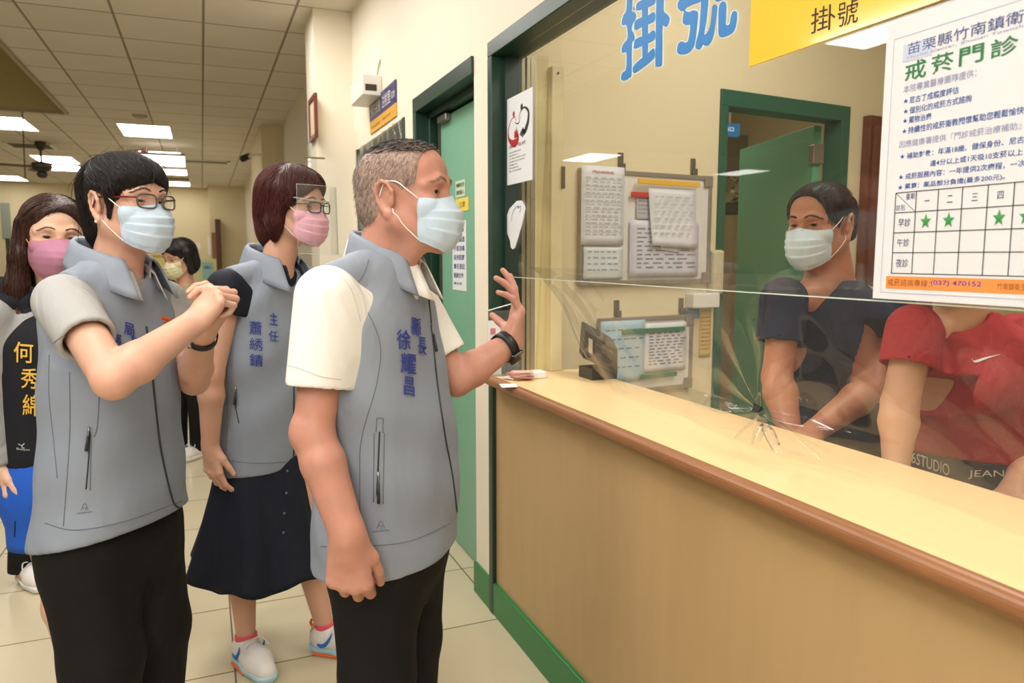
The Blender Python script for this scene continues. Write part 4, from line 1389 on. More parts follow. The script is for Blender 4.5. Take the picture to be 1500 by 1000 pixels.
# binder clip
t = empty('binder_clip', CL); tag(t, 'small black binder clip gathering the clear film above the counter', 'binder clip')
cx = CL + np.array([-0.012, 0, 0])
u_ = np.array([0, -1.0, 0])
b = MB()
b.add([cx - u_ * .010 - np.array([.006, 0, .004]), cx + u_ * .010 - np.array([.006, 0, .004]), cx + u_ * .010 + np.array([.010, 0, .003]), cx - u_ * .010 + np.array([.010, 0, .003]),
       cx - u_ * .010 + UP * .012 + np.array([.002, 0, 0]), cx + u_ * .010 + UP * .012 + np.array([.002, 0, 0])],
      [(0, 1, 5, 4), (2, 3, 4, 5), (0, 4, 3), (1, 2, 5), (0, 3, 2, 1)])
b.build('clip_body', mat('clip_black', S(40, 42, 40), 0.35, metal=0.3), t)
for sgn in (1,):
    pts = [cx - u_ * .01 + UP * .01, cx - u_ * .006 + UP * .034 + u_ * .006, cx + u_ * .008 + UP * .036, cx + u_ * .010 + UP * .01]
    MB().tube(smooth_path(pts, 5), .0014, 6).build('wire_handle', mat('clip_wire', S(150, 150, 150), 0.25, metal=1.0), t)
# ------------------------------------------------------------------ smooth solid modelling (one continuous skin per body)
f4 = np.float32
class Field:
    def __init__(s, lo, hi, step, fine=()):
        s.ax = []
        for k in range(3):
            x, xs = lo[k], [lo[k]]
            while x < hi[k]:
                st = step
                for (l, h, q) in fine:
                    if l[k] <= x <= h[k]:
                        st = min(st, q)
                x += st
                xs.append(x)
            s.ax.append(np.array(xs, f4))
        s.d = np.full(tuple(len(a) for a in s.ax), 1.0, f4)
        s.ops = []
    def _sl(s, lo, hi):
        out = []
        for k in range(3):
            a = max(0, int(np.searchsorted(s.ax[k], lo[k])) - 1)
            b = min(len(s.ax[k]), int(np.searchsorted(s.ax[k], hi[k])) + 1)
            out.append(slice(a, max(a, b)))
        return tuple(out)
    def _apply(s, fn, lo, hi, k, op):
        s.ops.append((fn, k, op))
        sl = s._sl(lo, hi)
        a = s.d[sl]
        if a.size == 0:
            return s
        X = s.ax[0][sl[0]][:, None, None]
        Y = s.ax[1][sl[1]][None, :, None]
        Z = s.ax[2][sl[2]][None, None, :]
        s.d[sl] = comb(a, fn(X, Y, Z).astype(f4), k, op)
        return s
    def points(s, pts):
        p = np.asarray(pts, f4)
        d = np.full(len(p), 1.0, f4)
        for fn, k, op in s.ops:
            d = comb(d, fn(p[:, 0], p[:, 1], p[:, 2]), k, op)
        return d
    # --- solids
    def cap(s, a, b, ra, rb=None, k=0.012, op='u'):
        rb = ra if rb is None else rb
        a, b = np.asarray(a, f4), np.asarray(b, f4)
        m = max(ra, rb) + k + 0.02
        return s._apply(cap_fn(a, b, ra, rb), np.minimum(a, b) - m, np.maximum(a, b) + m, k, op)
    def chain(s, pts, rs, k=0.008):
        for i in range(len(pts) - 1):
            s.cap(pts[i], pts[i + 1], rs[i], rs[i + 1], k)
        return s
    def ell(s, c, r, M=None, k=0.012, op='u'):
        c = np.asarray(c, f4)
        m = max(r) + k + 0.02
        return s._apply(ell_fn(c, r, M), c - m, c + m, k, op)
    def loft(s, st, rv, fv, k=0.02, n=2.3, op='u', fold=None):
        """stations (x,y,z,a,b) bottom to top; rv lateral axis, fv front axis"""
        st = sorted(st, key=lambda q: q[2])
        A = np.array(st, f4)
        m = max(A[:, 3].max(), A[:, 4].max()) + k + 0.03
        lo = np.array([A[:, 0].min() - m, A[:, 1].min() - m, A[0, 2] - k - .02])
        hi = np.array([A[:, 0].max() + m, A[:, 1].max() + m, A[-1, 2] + k + .02])
        return s._apply(loft_fn(A, rv, fv, n, fold), lo, hi, k, op)
    def half(s, p, n, k=0.0, lo=None, hi=None):
        """cut away everything on the +n side of plane p (inside lo..hi)"""
        p, n = np.asarray(p, f4), np.asarray(n, f4)
        n = n / np.linalg.norm(n)
        fn = lambda X, Y, Z: -((X - p[0]) * n[0] + (Y - p[1]) * n[1] + (Z - p[2]) * n[2])
        lo = np.array([a[0] for a in s.ax]) if lo is None else np.asarray(lo)
        hi = np.array([a[-1] for a in s.ax]) if hi is None else np.asarray(hi)
        return s._apply(fn, lo, hi, k, 's')
    def mesh(s):
        return surface_nets(s.d, s.ax)

def comb(a, b, k, op):
    if op == 'u':
        if k <= 0:
            return np.minimum(a, b)
        h = np.clip(0.5 + 0.5 * (a - b) / k, 0, 1)
        return a * (1 - h) + b * h - k * h * (1 - h)
    b = -b
    if k <= 0:
        return np.maximum(a, b)
    h = np.clip(0.5 - 0.5 * (a - b) / k, 0, 1)
    return a * (1 - h) + b * h + k * h * (1 - h)

def cap_fn(a, b, ra, rb):
    ba = b - a
    L2 = float((ba * ba).sum()) + 1e-12
    def fn(X, Y, Z):
        x, y, z = X - a[0], Y - a[1], Z - a[2]
        h = np.clip((x * ba[0] + y * ba[1] + z * ba[2]) / L2, 0, 1)
        return np.sqrt((x - ba[0] * h) ** 2 + (y - ba[1] * h) ** 2 + (z - ba[2] * h) ** 2) - (ra + (rb - ra) * h)
    return fn

def ell_fn(c, r, M):
    M = np.eye(3) if M is None else np.asarray(M)
    def fn(X, Y, Z):
        x, y, z = X - c[0], Y - c[1], Z - c[2]
        u = x * M[0, 0] + y * M[1, 0] + z * M[2, 0]
        v = x * M[0, 1] + y * M[1, 1] + z * M[2, 1]
        w = x * M[0, 2] + y * M[1, 2] + z * M[2, 2]
        k0 = np.sqrt((u / r[0]) ** 2 + (v / r[1]) ** 2 + (w / r[2]) ** 2)
        k1 = np.sqrt((u / r[0] ** 2) ** 2 + (v / r[1] ** 2) ** 2 + (w / r[2] ** 2) ** 2) + 1e-9
        return k0 * (k0 - 1) / k1
    return fn

def loft_fn(A, rv, fv, n, fold):
    z = A[:, 2]
    zz = np.linspace(z[0], z[-1], 120)
    # smooth (monotone-ish) interpolation of the stations
    def sm(col):
        v = np.interp(zz, z, A[:, col])
        w = np.ones(13) / 13
        p = np.concatenate([np.full(6, v[0]), v, np.full(6, v[-1])])
        return np.convolve(p, w, 'valid')
    cx, cy, ca, cb = sm(0), sm(1), sm(3), sm(4)
    def fn(X, Y, Z):
        x0, y0 = np.interp(Z, zz, cx), np.interp(Z, zz, cy)
        a, b = np.interp(Z, zz, ca), np.interp(Z, zz, cb)
        qx, qy = X - x0, Y - y0
        u = qx * rv[0] + qy * rv[1]
        v = qx * fv[0] + qy * fv[1]
        rr = (np.abs(u / a) ** n + np.abs(v / b) ** n) ** (1.0 / n)
        d = (rr - 1) * np.minimum(a, b)
        if fold is not None:
            d = d + fold(u, v, Z)
        d = np.maximum(d, np.maximum(Z - zz[-1], zz[0] - Z))
        return d
    return fn

def surface_nets(d, ax):
    s = d < 0
    nx, ny, nz = s.shape
    cnt = np.zeros((nx - 1, ny - 1, nz - 1), np.uint8)
    for i in (0, 1):
        for j in (0, 1):
            for k in (0, 1):
                cnt += s[i:nx - 1 + i, j:ny - 1 + j, k:nz - 1 + k]
    act = (cnt > 0) & (cnt < 8)
    I, J, K = np.nonzero(act)
    N = len(I)
    idx = np.full(act.shape, -1, np.int32)
    idx[I, J, K] = np.arange(N, dtype=np.int32)
    c = {}
    for i in (0, 1):
        for j in (0, 1):
            for k in (0, 1):
                c[(i, j, k)] = d[I + i, J + j, K + k]
    acc = np.zeros((N, 3), np.float64)
    num = np.zeros(N)
    cs = list(c.keys())
    for p in cs:
        for axis in range(3):
            if p[axis] == 0:
                q = list(p); q[axis] = 1; q = tuple(q)
                a, b = c[p], c[q]
                m = (a < 0) != (b < 0)
                t = np.where(m, a / np.where(m, a - b, 1), 0)
                pos = np.array(p, float)[None, :].repeat(N, 0)
                pos[:, axis] = t
                acc += pos * m[:, None]
                num += m
    fr = acc / num[:, None]
    V = np.empty((N, 3))
    for a_, (ix, x) in enumerate(zip((I, J, K), ax)):
        V[:, a_] = x[ix] + fr[:, a_] * (x[ix + 1] - x[ix])
    Q = []
    # x edges
    for axis in range(3):
        sh = [slice(1, -1)] * 3
        sh[axis] = slice(None)
        a = [slice(1, -1)] * 3; b = [slice(1, -1)] * 3
        a[axis] = slice(0, -1); b[axis] = slice(1, None)
        s0, s1 = s[tuple(a)], s[tuple(b)]
        e = np.nonzero(s0 != s1)
        flip = s0[e]
        ii = [e[0] + 1, e[1] + 1, e[2] + 1]
        ii[axis] = e[axis]
        o1, o2 = [(1, 2), (2, 0), (0, 1)][axis]
        def cell(d1, d2):
            q = [x.copy() for x in ii]
            q[o1] = q[o1] - d1
            q[o2] = q[o2] - d2
            return idx[q[0], q[1], q[2]]
        q = np.stack([cell(1, 1), cell(0, 1), cell(0, 0), cell(1, 0)], 1)
        q[~flip] = q[~flip][:, ::-1]
        Q.append(q)
    Q = np.concatenate(Q)
    Q = Q[(Q >= 0).all(1)]
    a, b, c, e = (V[Q[:, i]] for i in range(4))
    vol = (np.einsum('ij,ij->i', a, np.cross(b, c)) + np.einsum('ij,ij->i', a, np.cross(c, e))).sum()
    if vol < 0:
        Q = Q[:, ::-1].copy()
    return V, Q

def relax(V, Q, n=2, w=0.5):
    """light smoothing"""
    e = np.concatenate([Q[:, [0, 1]], Q[:, [1, 2]], Q[:, [2, 3]], Q[:, [3, 0]]])
    for _ in range(n):
        acc = np.zeros_like(V); cn = np.zeros(len(V))
        for a, b in ((0, 1), (1, 0)):
            for c in range(3):
                acc[:, c] += np.bincount(e[:, a], V[e[:, b], c], len(V))
            cn += np.bincount(e[:, a], minlength=len(V))
        V = V * (1 - w) + w * acc / np.maximum(cn, 1)[:, None]
    return V

def bvh_of(V, Q):
    return BVHTree.FromPolygons([tuple(v) for v in V], [tuple(int(i) for i in q) for q in Q])

def field_obj(fld, name, m, parent, smooth_n=1):
    V, Q = fld.mesh()
    if smooth_n:
        V = relax(V, Q, smooth_n)
    o = mesh_obj(name, V, Q, m, parent, smooth=True)
    return o, V, Q

# ------------------------------------------------------------------ laying things on a surface along the line of sight
def drape(bvh, px, py, lift=0.0012):
    r = Vector(tuple(ray(px, py)))
    L_ = r.length
    loc, nor, i, dist = bvh.ray_cast(Vector(tuple(CAM)), r / L_)
    if loc is None:
        return None
    nn = Vector(nor)
    if nn.dot(r) > 0:
        nn = -nn
    return loc + nn * lift

def drape_path(mb, bvh, pts, r=0.0015, lift=0.0005, n=6, seg=6):
    s = smooth_path([np.array([x, y, 0.0]) for x, y in pts], n) if len(pts) > 2 else [np.array([*pts[0], 0.0]) + (np.array([*pts[1], 0.0]) - np.array([*pts[0], 0.0])) * t for t in np.linspace(0, 1, 8)]
    out = [drape(bvh, p[0], p[1], lift) for p in s]
    out = [p for p in out if p is not None]
    run, runs = [], []
    for p in out:
        if run and (p - run[-1]).length > 0.05:
            runs.append(run); run = []
        run.append(p)
    runs.append(run)
    for q in runs:
        if len(q) > 1:
            mb.tube(q, r, seg)

def drape_text(mb, bvh, s, quad, bold=0.0, lift=0.002):
    """quad: picture points of top-left, top-right, bottom-right, bottom-left"""
    v, f, _ = text_mesh(s, bold, True)
    tl, tr, br, bl = [np.array(q, float) for q in quad]
    out = []
    for x, y in v:
        p = (bl * (1 - x) + br * x) * (1 - y) + (tl * (1 - x) + tr * x) * y
        h = drape(bvh, p[0], p[1], lift)
        out.append(h)
    bad = [i for i, h in enumerate(out) if h is None]
    if bad:
        good = [h for h in out if h is not None]
        if not good:
            return
        for i in bad:
            out[i] = good[0]
        bs = set(bad)
        f = [q for q in f if not any(i in bs for i in q)]
    if f:
        mb.add(out, f)

def solidify(o, th, off=0.0):
    md = o.modifiers.new('thickness', 'SOLIDIFY')
    md.thickness = th
    md.offset = off
    return o
# ------------------------------------------------------------------ bodies
class Head:
    """local axes: x = person's right, y = forward, z = up; origin between the ears"""
    def __init__(s, o, beta, pitch=0, roll=0, scale=1.0):
        s.o = np.asarray(o, float)
        f = bdir(beta)
        r = np.cross(f, UP)
        M0 = np.array([r, f, UP]).T
        Rp = np.array(Matrix.Rotation(radians(pitch), 3, 'X'))
        Rr = np.array(Matrix.Rotation(radians(roll), 3, 'Y'))
        s.M = M0 @ Rp @ Rr
        s.s = scale
    def w(s, x, y, z):
        return s.o + s.s * (s.M @ np.array([x, y, z], float))
    def wv(s, pts):
        return s.o + s.s * (np.asarray(pts, float) @ s.M.T)
    def loc(s, pts):
        return ((np.asarray(pts, float) - s.o) @ s.M) / s.s

def head_prims(F, H, eye_open=0.0038, nose=1.0, jaw=1.0, ears=True, cheeks=1.0, brow=1.0, feature=True):
    sc = H.s
    def e(c, r, k=0.012, op='u', R=None):
        M = H.M if R is None else H.M @ R
        F.ell(H.w(*c), tuple(sc * q for q in r), M, k * sc, op)
    def c(a, b, ra, rb=None, k=0.01, op='u'):
        F.cap(H.w(*a), H.w(*b), sc * ra, sc * (rb if rb is not None else ra), k * sc, op)
    e((0, -.016, .034), (.074, .094, .083), .0)
    e((0, .028, .05), (.066, .062, .058), .03)
    e((0, .034, -.025), (.060 * cheeks, .056, .074), .03)
    e((0, .05, -.078), (.040 * jaw, .040, .034), .025)
    for sx in (-1, 1):
        c((sx * .054 * jaw, .0, -.05), (sx * .016, .074, -.098), .018, .015, .03)
        e((sx * .042, .058, -.022), (.022, .024, .020), .02)
    e((0, .078, -.098), (.018, .015, .014), .02)
    if feature:
        for sx in (-1, 1):
            c((sx * .010, .0875, .024), (sx * .030, .083, .029), .0085 * brow, .0085 * brow, .014)
            c((sx * .030, .083, .029), (sx * .053, .064, .020), .0085 * brow, .007, .014)
            e((sx * .0315, .097, .006), (.017, .017, .0125), .012, 's')
            # lids round the eyeball
            e((sx * .0315, .0715, .006), (.0150, .0138, .0138), .004)
        # nose
        c((0, .086, .014), (0, .1025 * nose, -.030), .0082, .0112, .012)
        e((0, .101, -.034), (.0112, .0112, .0092), .006)
        for sx in (-1, 1):
            e((sx * .0125, .0945, -.0365), (.0085, .0095, .0075), .006)
        # mouth
        c((-.020, .084, -.066), (.020, .084, -.066), .0062, .0062, .008)
        c((-.018, .083, -.074), (.018, .083, -.074), .0068, .0068, .008)
        c((-.024, .094, -.070), (.024, .094, -.070), .0022, .0022, .004, 's')
        for sx in (-1, 1):
            e((sx * .0315, .0875, .0055), (.0130, .012, eye_open), .002, 's')
    if ears:
        for sx in (-1, 1):
            R = np.array(Matrix.Rotation(radians(-sx * 22), 3, 'Z'))
            def q(x, y, z):
                p = R @ np.array([sx * x, y, z]); return (sx * .070 + p[0], -.004 + p[1], -.004 + p[2])
            e(q(.006, -.008, 0), (.005, .017, .030), .006, R=R)
            pts = [(.008, .010, -.004), (.011, .012, .012), (.014, .004, .028), (.016, -.010, .033), (.017, -.022, .026), (.016, -.027, .010), (.014, -.024, -.008), (.011, -.016, -.022), (.009, -.006, -.032)]
            for i in range(len(pts) - 1):
                c(q(*pts[i]), q(*pts[i + 1]), .0042, .0042, .004)
            e(q(.009, -.002, -.034), (.006, .009, .010), .005, R=R)
            e(q(.009, .009, -.010), (.005, .005, .009), .005, R=R)
            e(q(.015, -.006, -.008), (.006, .0075, .012), .004, 's', R)
            e(q(.015, -.012, .014), (.004, .008, .010), .004, 's', R)

def unit(v):
    v = np.asarray(v, float)
    return v / (np.linalg.norm(v) + 1e-12)

def hand_prims(F, W, D, N, S_, curls, spread=(8, 2, -4, -10), scale=1.0, thumb=(0.55, 0.35, 0.75, 0.2), thick=1.0, k=0.0035):
    """W wrist, D toward the fingers, N palm normal, S_ thumb side.
    curls: per finger (mcp,pip,dip) degrees index..little ; thumb: (S,N,D weights of first segment, bend)"""
    D = unit(D); N = unit(np.asarray(N) - D * np.dot(N, D)); s0 = np.cross(D, N)
    S = s0 if np.dot(s0, S_) > 0 else -s0
    q = scale
    W = np.asarray(W, float)
    off = [.027, .009, -.010, -.027]
    ln = [(.044, .026, .021), (.048, .030, .022), (.044, .028, .022), (.034, .020, .019)]
    dd = [.086, .090, .085, .076]
    tips = []
    for i in range(4):
        kn = W + D * dd[i] * q + S * off[i] * q
        st = W + S * off[i] * .55 * q + D * .006 * q
        F.cap(st, kn - D * .004 * q, .0135 * q * thick, .0115 * q * thick, .012 * q)
        F.ell(kn - N * .003 * q, (.0105 * q,) * 3, None, .006 * q)
    F.cap(W - D * .012 * q, W + D * .03 * q, .021 * q * thick, .02 * q * thick, .015 * q)
    tm = W + S * .036 * q + D * .042 * q + N * .010 * q
    F.cap(W + S * .014 * q + D * .012 * q + N * .006 * q, tm, .017 * q, .0135 * q, .010 * q)
    F.cap(W - S * .020 * q + D * .02 * q + N * .006 * q, W - S * .024 * q + D * .055 * q + N * .006 * q, .013 * q, .011 * q, .012 * q)
    td = unit(S * thumb[0] + N * thumb[1] + D * thumb[2])
    t1 = tm + td * .034 * q
    td2 = unit(td + (N * .6 - S * .5 + D * .3) * thumb[3])
    t2 = t1 + td2 * .027 * q
    F.cap(tm, t1, .0115 * q, .0098 * q, .004 * q)
    F.cap(t1, t2, .0098 * q, .0080 * q, .003 * q)
    tips.append((t1, t2, td2))
    for i in range(4):
        kn = W + D * dd[i] * q + S * off[i] * q
        sp = radians(spread[i])
        base = D * cos(sp) + S * sin(sp)
        a = 0
        p = kn
        rr = [.0096, .0087, .0080, .0070] if i < 3 else [.0084, .0076, .0070, .0062]
        for j in range(3):
            a += radians(curls[i][j])
            dr = base * cos(a) + N * sin(a)
            p2 = p + dr * ln[i][j] * q
            F.cap(p, p2, rr[j] * q * thick, rr[j + 1] * q * thick, k * q)
            p = p2
        tips.append((p - dr * .01, p, dr))
    return tips

def arm_prims(F, sh, el, wr, r0=.046, r1=.040, r2=.043, r3=.027, k=.015):
    sh, el, wr = map(np.asarray, (sh, el, wr))
    F.cap(sh, el, r0, r1, k)
    m = el + (wr - el) * .28
    F.cap(el, m, r1 * .97, r2, k)
    F.cap(m, wr, r2, r3, k)

def leg_prims(F, hip, kn, an, r=(.078, .055, .056, .036), k=.02, foot=None):
    hip, kn, an = map(np.asarray, (hip, kn, an))
    F.cap(hip, kn, r[0], r[1], k)
    d = an - kn
    calf = kn + d * .3 + (np.array([foot[0], foot[1], 0]) * -.012 if foot is not None else 0)
    F.cap(kn, calf, r[1] * .95, r[2], k)
    F.cap(calf, an, r[2], r[3], k)
    if foot is not None:
        f = np.array([foot[0], foot[1], 0])
        F.cap(an - np.array([0, 0, .02]) - f * .02, np.array([an[0], an[1], .03]) + f * .10, .034, .026, k)

def foot_box(pts):
    p = np.array(pts)
    return p.min(0), p.max(0)

def scalp(F, H, t=.002):
    F.ell(H.w(0, -.016, .034), tuple(H.s * (q + t) for q in (.074, .094, .083)), H.M, 0)
    F.ell(H.w(0, .028, .05), tuple(H.s * (q + t) for q in (.066, .062, .058)), H.M, .03 * H.s)
    F.ell(H.w(0, -.045, -.02), tuple(H.s * q for q in (.062 + t, .060, .062)), H.M, .02)

def make_lashes(H, parent, skin, op=.004, m=None):
    for sx in (-1, 1):
        b = MB()
        for sg, r0 in ((1, .0011), (-1, .0005)):
            pts = []
            for k in range(11):
                t = -1 + k / 5
                x = sx * (.0315 + .0128 * t); z = .0055 + sg * op * (1 - t * t) ** .7 + .0006 * t
                loc, nor, i, d = skin.ray_cast(Vector(tuple(H.w(x, .13, z))), Vector(tuple(-H.M[:, 1])))
                if loc is not None:
                    p = H.loc([np.array(loc)])[0]
                    pts.append(H.w(p[0], max(p[1], .081) + .0004, p[2]))
            if len(pts) > 3:
                b.tube(pts, [r0 * (.5 + .5 * sin(pi * k / (len(pts) - 1))) for k in range(len(pts))], 5)
        if b.v:
            b.build('eyelashes', m or mat('lash_dark', S(30, 20, 18), .6), parent, smooth=True)

def make_eyes(H, parent, iris=(0.03, 0.016, 0.01, 1), gaze=(0.0, 0.0)):
    mw = mat('eye_white', S(226, 220, 212), 0.25)
    mi = mat('eye_iris', iris, 0.15)
    for sx in (-1, 1):
        c = np.array([sx * .0315, .0705, .006])
        R = np.array(Matrix.Rotation(radians(gaze[0]), 3, 'Z') @ Matrix.Rotation(radians(gaze[1]), 3, 'X'))
        v, f, fm = [], [], []
        n, m = 20, 14
        for j in range(m + 1):
            t = pi * j / m * 0.999 + 0.0005
            for i in range(n):
                p = 2 * pi * i / n
                bulge = 1.0
                q = np.array([sin(t) * cos(p), cos(t), sin(t) * sin(p)]) * .0124 * bulge
                v.append(c + R @ q)
        for j in range(m):
            for i in range(n):
                f.append((j * n + i, j * n + (i + 1) % n, (j + 1) * n + (i + 1) % n, (j + 1) * n + i))
                fm.append(1 if j < 3 else 0)
        mesh_obj('eye', H.wv(v), f, mw, parent, smooth=True, mats=[mw, mi], fmat=fm)

def make_brows(H, parent, m, thick=1.0, z=.027, tilt=0.0, skin=None):
    bv = skin
    for sx in (-1, 1):
        b = MB()
        rr = random.Random(11 + sx)
        for k in range(90):
            t = rr.random()
            x = .012 + .040 * t
            zz = z + .006 * sin(pi * min(1, t * 1.1)) - .004 * t * t + tilt * t + rr.uniform(-.0032, .0032) * thick * (1 - .5 * t)
            p = H.w(sx * x, .12, zz)
            if bv is not None:
                loc, nor, i, dd = bv.ray_cast(Vector(tuple(p)), Vector(tuple(-H.M[:, 1])))
                if loc is None:
                    continue
                p = np.array(loc) + H.M[:, 1] * .0006
            d = H.M @ np.array([sx * .0055, -.0012 - .003 * t, .0018 - .004 * t])
            b.tube([p, p + d * .6 + H.M[:, 1] * .0008, p + d * 1.2], [.00055, .0005, .0002], 3)
        b.build('eyebrow', m, parent)

def face_mask(H, parent, F, m_out, name='face_mask', style='surgical', loops=True, m_loop=None, ymul=1.0):
    """mask wrapped over nose, mouth and chin"""
    if style == 'surgical':
        C = [(.101, -.002), (.112, -.018), (.121, -.036), (.122, -.058), (.117, -.082), (.103, -.108), (.088, -.116)]
        Sd = [(.060, .054, -.012), (.061, .051, -.024), (.062, .049, -.036), (.062, .048, -.048), (.061, .046, -.062), (.058, .045, -.078), (.053, .046, -.092)]
    else:
        C = [(.101, .004), (.120, -.014), (.138, -.034), (.143, -.052), (.138, -.072), (.116, -.102), (.092, -.118)]
        Sd = [(.063, .030, -.012), (.066, .020, -.026), (.067, .014, -.038), (.067, .012, -.050), (.065, .014, -.064), (.060, .022, -.080), (.054, .032, -.096)]
    nu, nv = 48, 54
    V = []
    tt = np.linspace(0, 1, len(C))
    cc = np.array(C); ss = np.array(Sd)
    for j in range(nv + 1):
        t = j / nv
        yc, zc = np.interp(t, tt, cc[:, 0]), np.interp(t, tt, cc[:, 1])
        xs, ys, zs = [np.interp(t, tt, ss[:, i]) for i in range(3)]
        pl = 0.0
        if style == 'surgical':
            for t0 in (.30, .48, .66):
                if t < t0:
                    pl += 0
                u_ = (t - t0) / .16
                if 0 <= u_ < 1:
                    pl += .0042 * (1 - u_)
        for i in range(nu + 1):
            u = -1 + 2 * i / nu
            th = u * pi / 2
            cth = cos(th)
            x = xs * np.sign(th) * abs(sin(th)) ** .92
            top_dip = 0
            if t < .3:
                # top edge follows the cheek under the eye
                top_dip = -.005 * (sin(abs(th) * 2)) * (1 - t / .3)
            y = ys + (yc - ys) * cth ** .85
            z = zs + (zc - zs) * cth ** .9 + top_dip
            w_ = pl * min(1, cth * 1.6) * (0.75 + .25 * sin(9 * u + 3 * t))
            y += w_
            x += .5 * w_ * np.sign(u) * abs(u)
            y += .0012 * sin(14 * u + 8 * t) * cth
            V.append((x, y, z))
    V = H.wv(V)
    # push out of the face
    for _ in range(6):
        d = F.points(V)
        bad = d < .0035
        if not bad.any():
            break
        e = 1e-3
        g = np.stack([F.points(V[bad] + np.array(a) * e) - d[bad] for a in ((1, 0, 0), (0, 1, 0), (0, 0, 1))], 1)
        g = g / (np.linalg.norm(g, axis=1, keepdims=True) + 1e-9)
        V[bad] += g * np.clip(.004 - d[bad], 0, .02)[:, None]
    Q = np.array([(j * (nu + 1) + i, j * (nu + 1) + i + 1, (j + 1) * (nu + 1) + i + 1, (j + 1) * (nu + 1) + i) for j in range(nv) for i in range(nu)])
    V = relax(V, Q, 1, .3)
    o = mesh_obj(name, V, Q, m_out, parent, smooth=True)
    solidify(o, .0014)
    def G(i, j):
        return V[j * (nu + 1) + i]
    # hem lines
    b = MB()
    for j in (0, nv):
        b.tube([G(i, j) for i in range(0, nu + 1, 2)], .0013, 6)
    for i in (0, nu):
        b.tube([G(i, j) for j in range(0, nv + 1, 2)], .0013, 6)
    if style == 'surgical':
        b.tube([G(i, 5) for i in range(4, nu - 3, 2)], .0008, 5)
    b.build('mask_hem', m_loop or m_out, o, smooth=True)
    if loops:
        ml = m_loop or mat('ear_loop_white', S(238, 238, 236), 0.7)
        for sx, ci in ((-1, 0), (1, nu)):
            top, bot = H.loc([G(ci, 1)])[0], H.loc([G(ci, nv - 1)])[0]
            if top[0] * sx < 0:
                ci = nu - ci
                top, bot = H.loc([G(ci, 1)])[0], H.loc([G(ci, nv - 1)])[0]
            e1 = np.array([sx * .078, .012, .026]); e2 = np.array([sx * .070, -.014, .026]); e3 = np.array([sx * .062, -.026, -.004]); e4 = np.array([sx * .066, -.010, -.034]); e5 = np.array([sx * .069, .006, -.046])
            pts = smooth_path([top, (top + e1) / 2 + np.array([sx * .003, 0, .001]), e1, e2, e3, e4, e5, (bot + e5) / 2 + np.array([sx * .003, 0, 0]), bot], 6)
            pts = H.wv(pts)
            for _ in range(5):
                d = F.points(pts); bad = d < .0012
                if not bad.any():
                    break
                g = np.stack([F.points(pts[bad] + np.array(a) * 1e-3) - d[bad] for a in ((1, 0, 0), (0, 1, 0), (0, 0, 1))], 1)
                g = g / (np.linalg.norm(g, axis=1, keepdims=True) + 1e-9)
                pts[bad] += g * (.0016 - d[bad])[:, None]
            MB().tube(list(pts), .0013, 6).build('ear_loop', ml, o, smooth=True)
    return o, V

def hair_strands(V, Q, H, n, flow, length, m, parent, rad=.0005, lift=.001, steps=7, jitter=.25, seed=1, keep=None, name='hair_strands', outward=0.0, seg=3, avoid=None):
    """tapered strands combed along the hair's surface"""
    rng = np.random.default_rng(seed)
    bv = bvh_of(V, Q)
    tri = rng.integers(0, len(Q), n * 3)
    b = MB()
    cnt = 0
    vv, ff = [], []
    for t in tri:
        if cnt >= n:
            break
        q = V[Q[t]]
        w = rng.random(4); w /= w.sum()
        p = (q * w[:, None]).sum(0)
        lp = H.loc([p])[0]
        if keep is not None and not keep(lp):
            continue
        nrm = np.cross(q[1] - q[0], q[3] - q[0]); nrm = unit(nrm)
        L_ = length * rng.uniform(.6, 1.15)
        pts = [p + nrm * lift * rng.uniform(.2, 1.2)]
        jit = rng.normal(0, jitter, 3)
        for k in range(steps):
            lp = H.loc([pts[-1]])[0]
            d = H.M @ np.asarray(flow(lp)) + jit * .5
            loc, nor, i_, dist = bv.find_nearest(Vector(tuple(pts[-1])))
            nr = np.array(nor)
            d = unit(d - nr * np.dot(d, nr) * (1 - outward))
            nx = pts[-1] + d * L_ / steps
            loc, nor, i_, dist = bv.find_nearest(Vector(tuple(nx)))
            if avoid is not None and avoid(H.loc([nx])[0]):
                break
            if outward < .3 and dist > .009 and k > 1:
                break
            if loc is not None and dist < .03 and outward < .5:
                nx = np.array(loc) + np.array(nor) * lift * (1 + outward * 10 * k / steps)
            pts.append(nx)
        ns = len(pts) - 1
        if ns < 1:
            continue
        rs = [rad * (1 - .75 * (k / ns) ** 2) for k in range(ns + 1)]
        v, f = tube_geo(pts, rs, seg)
        o = len(vv)
        vv += [tuple(x) for x in v]
        ff += [tuple(i + o for i in x) for x in f if len(x) == 4]
        cnt += 1
    if not ff:
        return None
    return mesh_obj(name, vv, np.array(ff), m, parent, smooth=True)

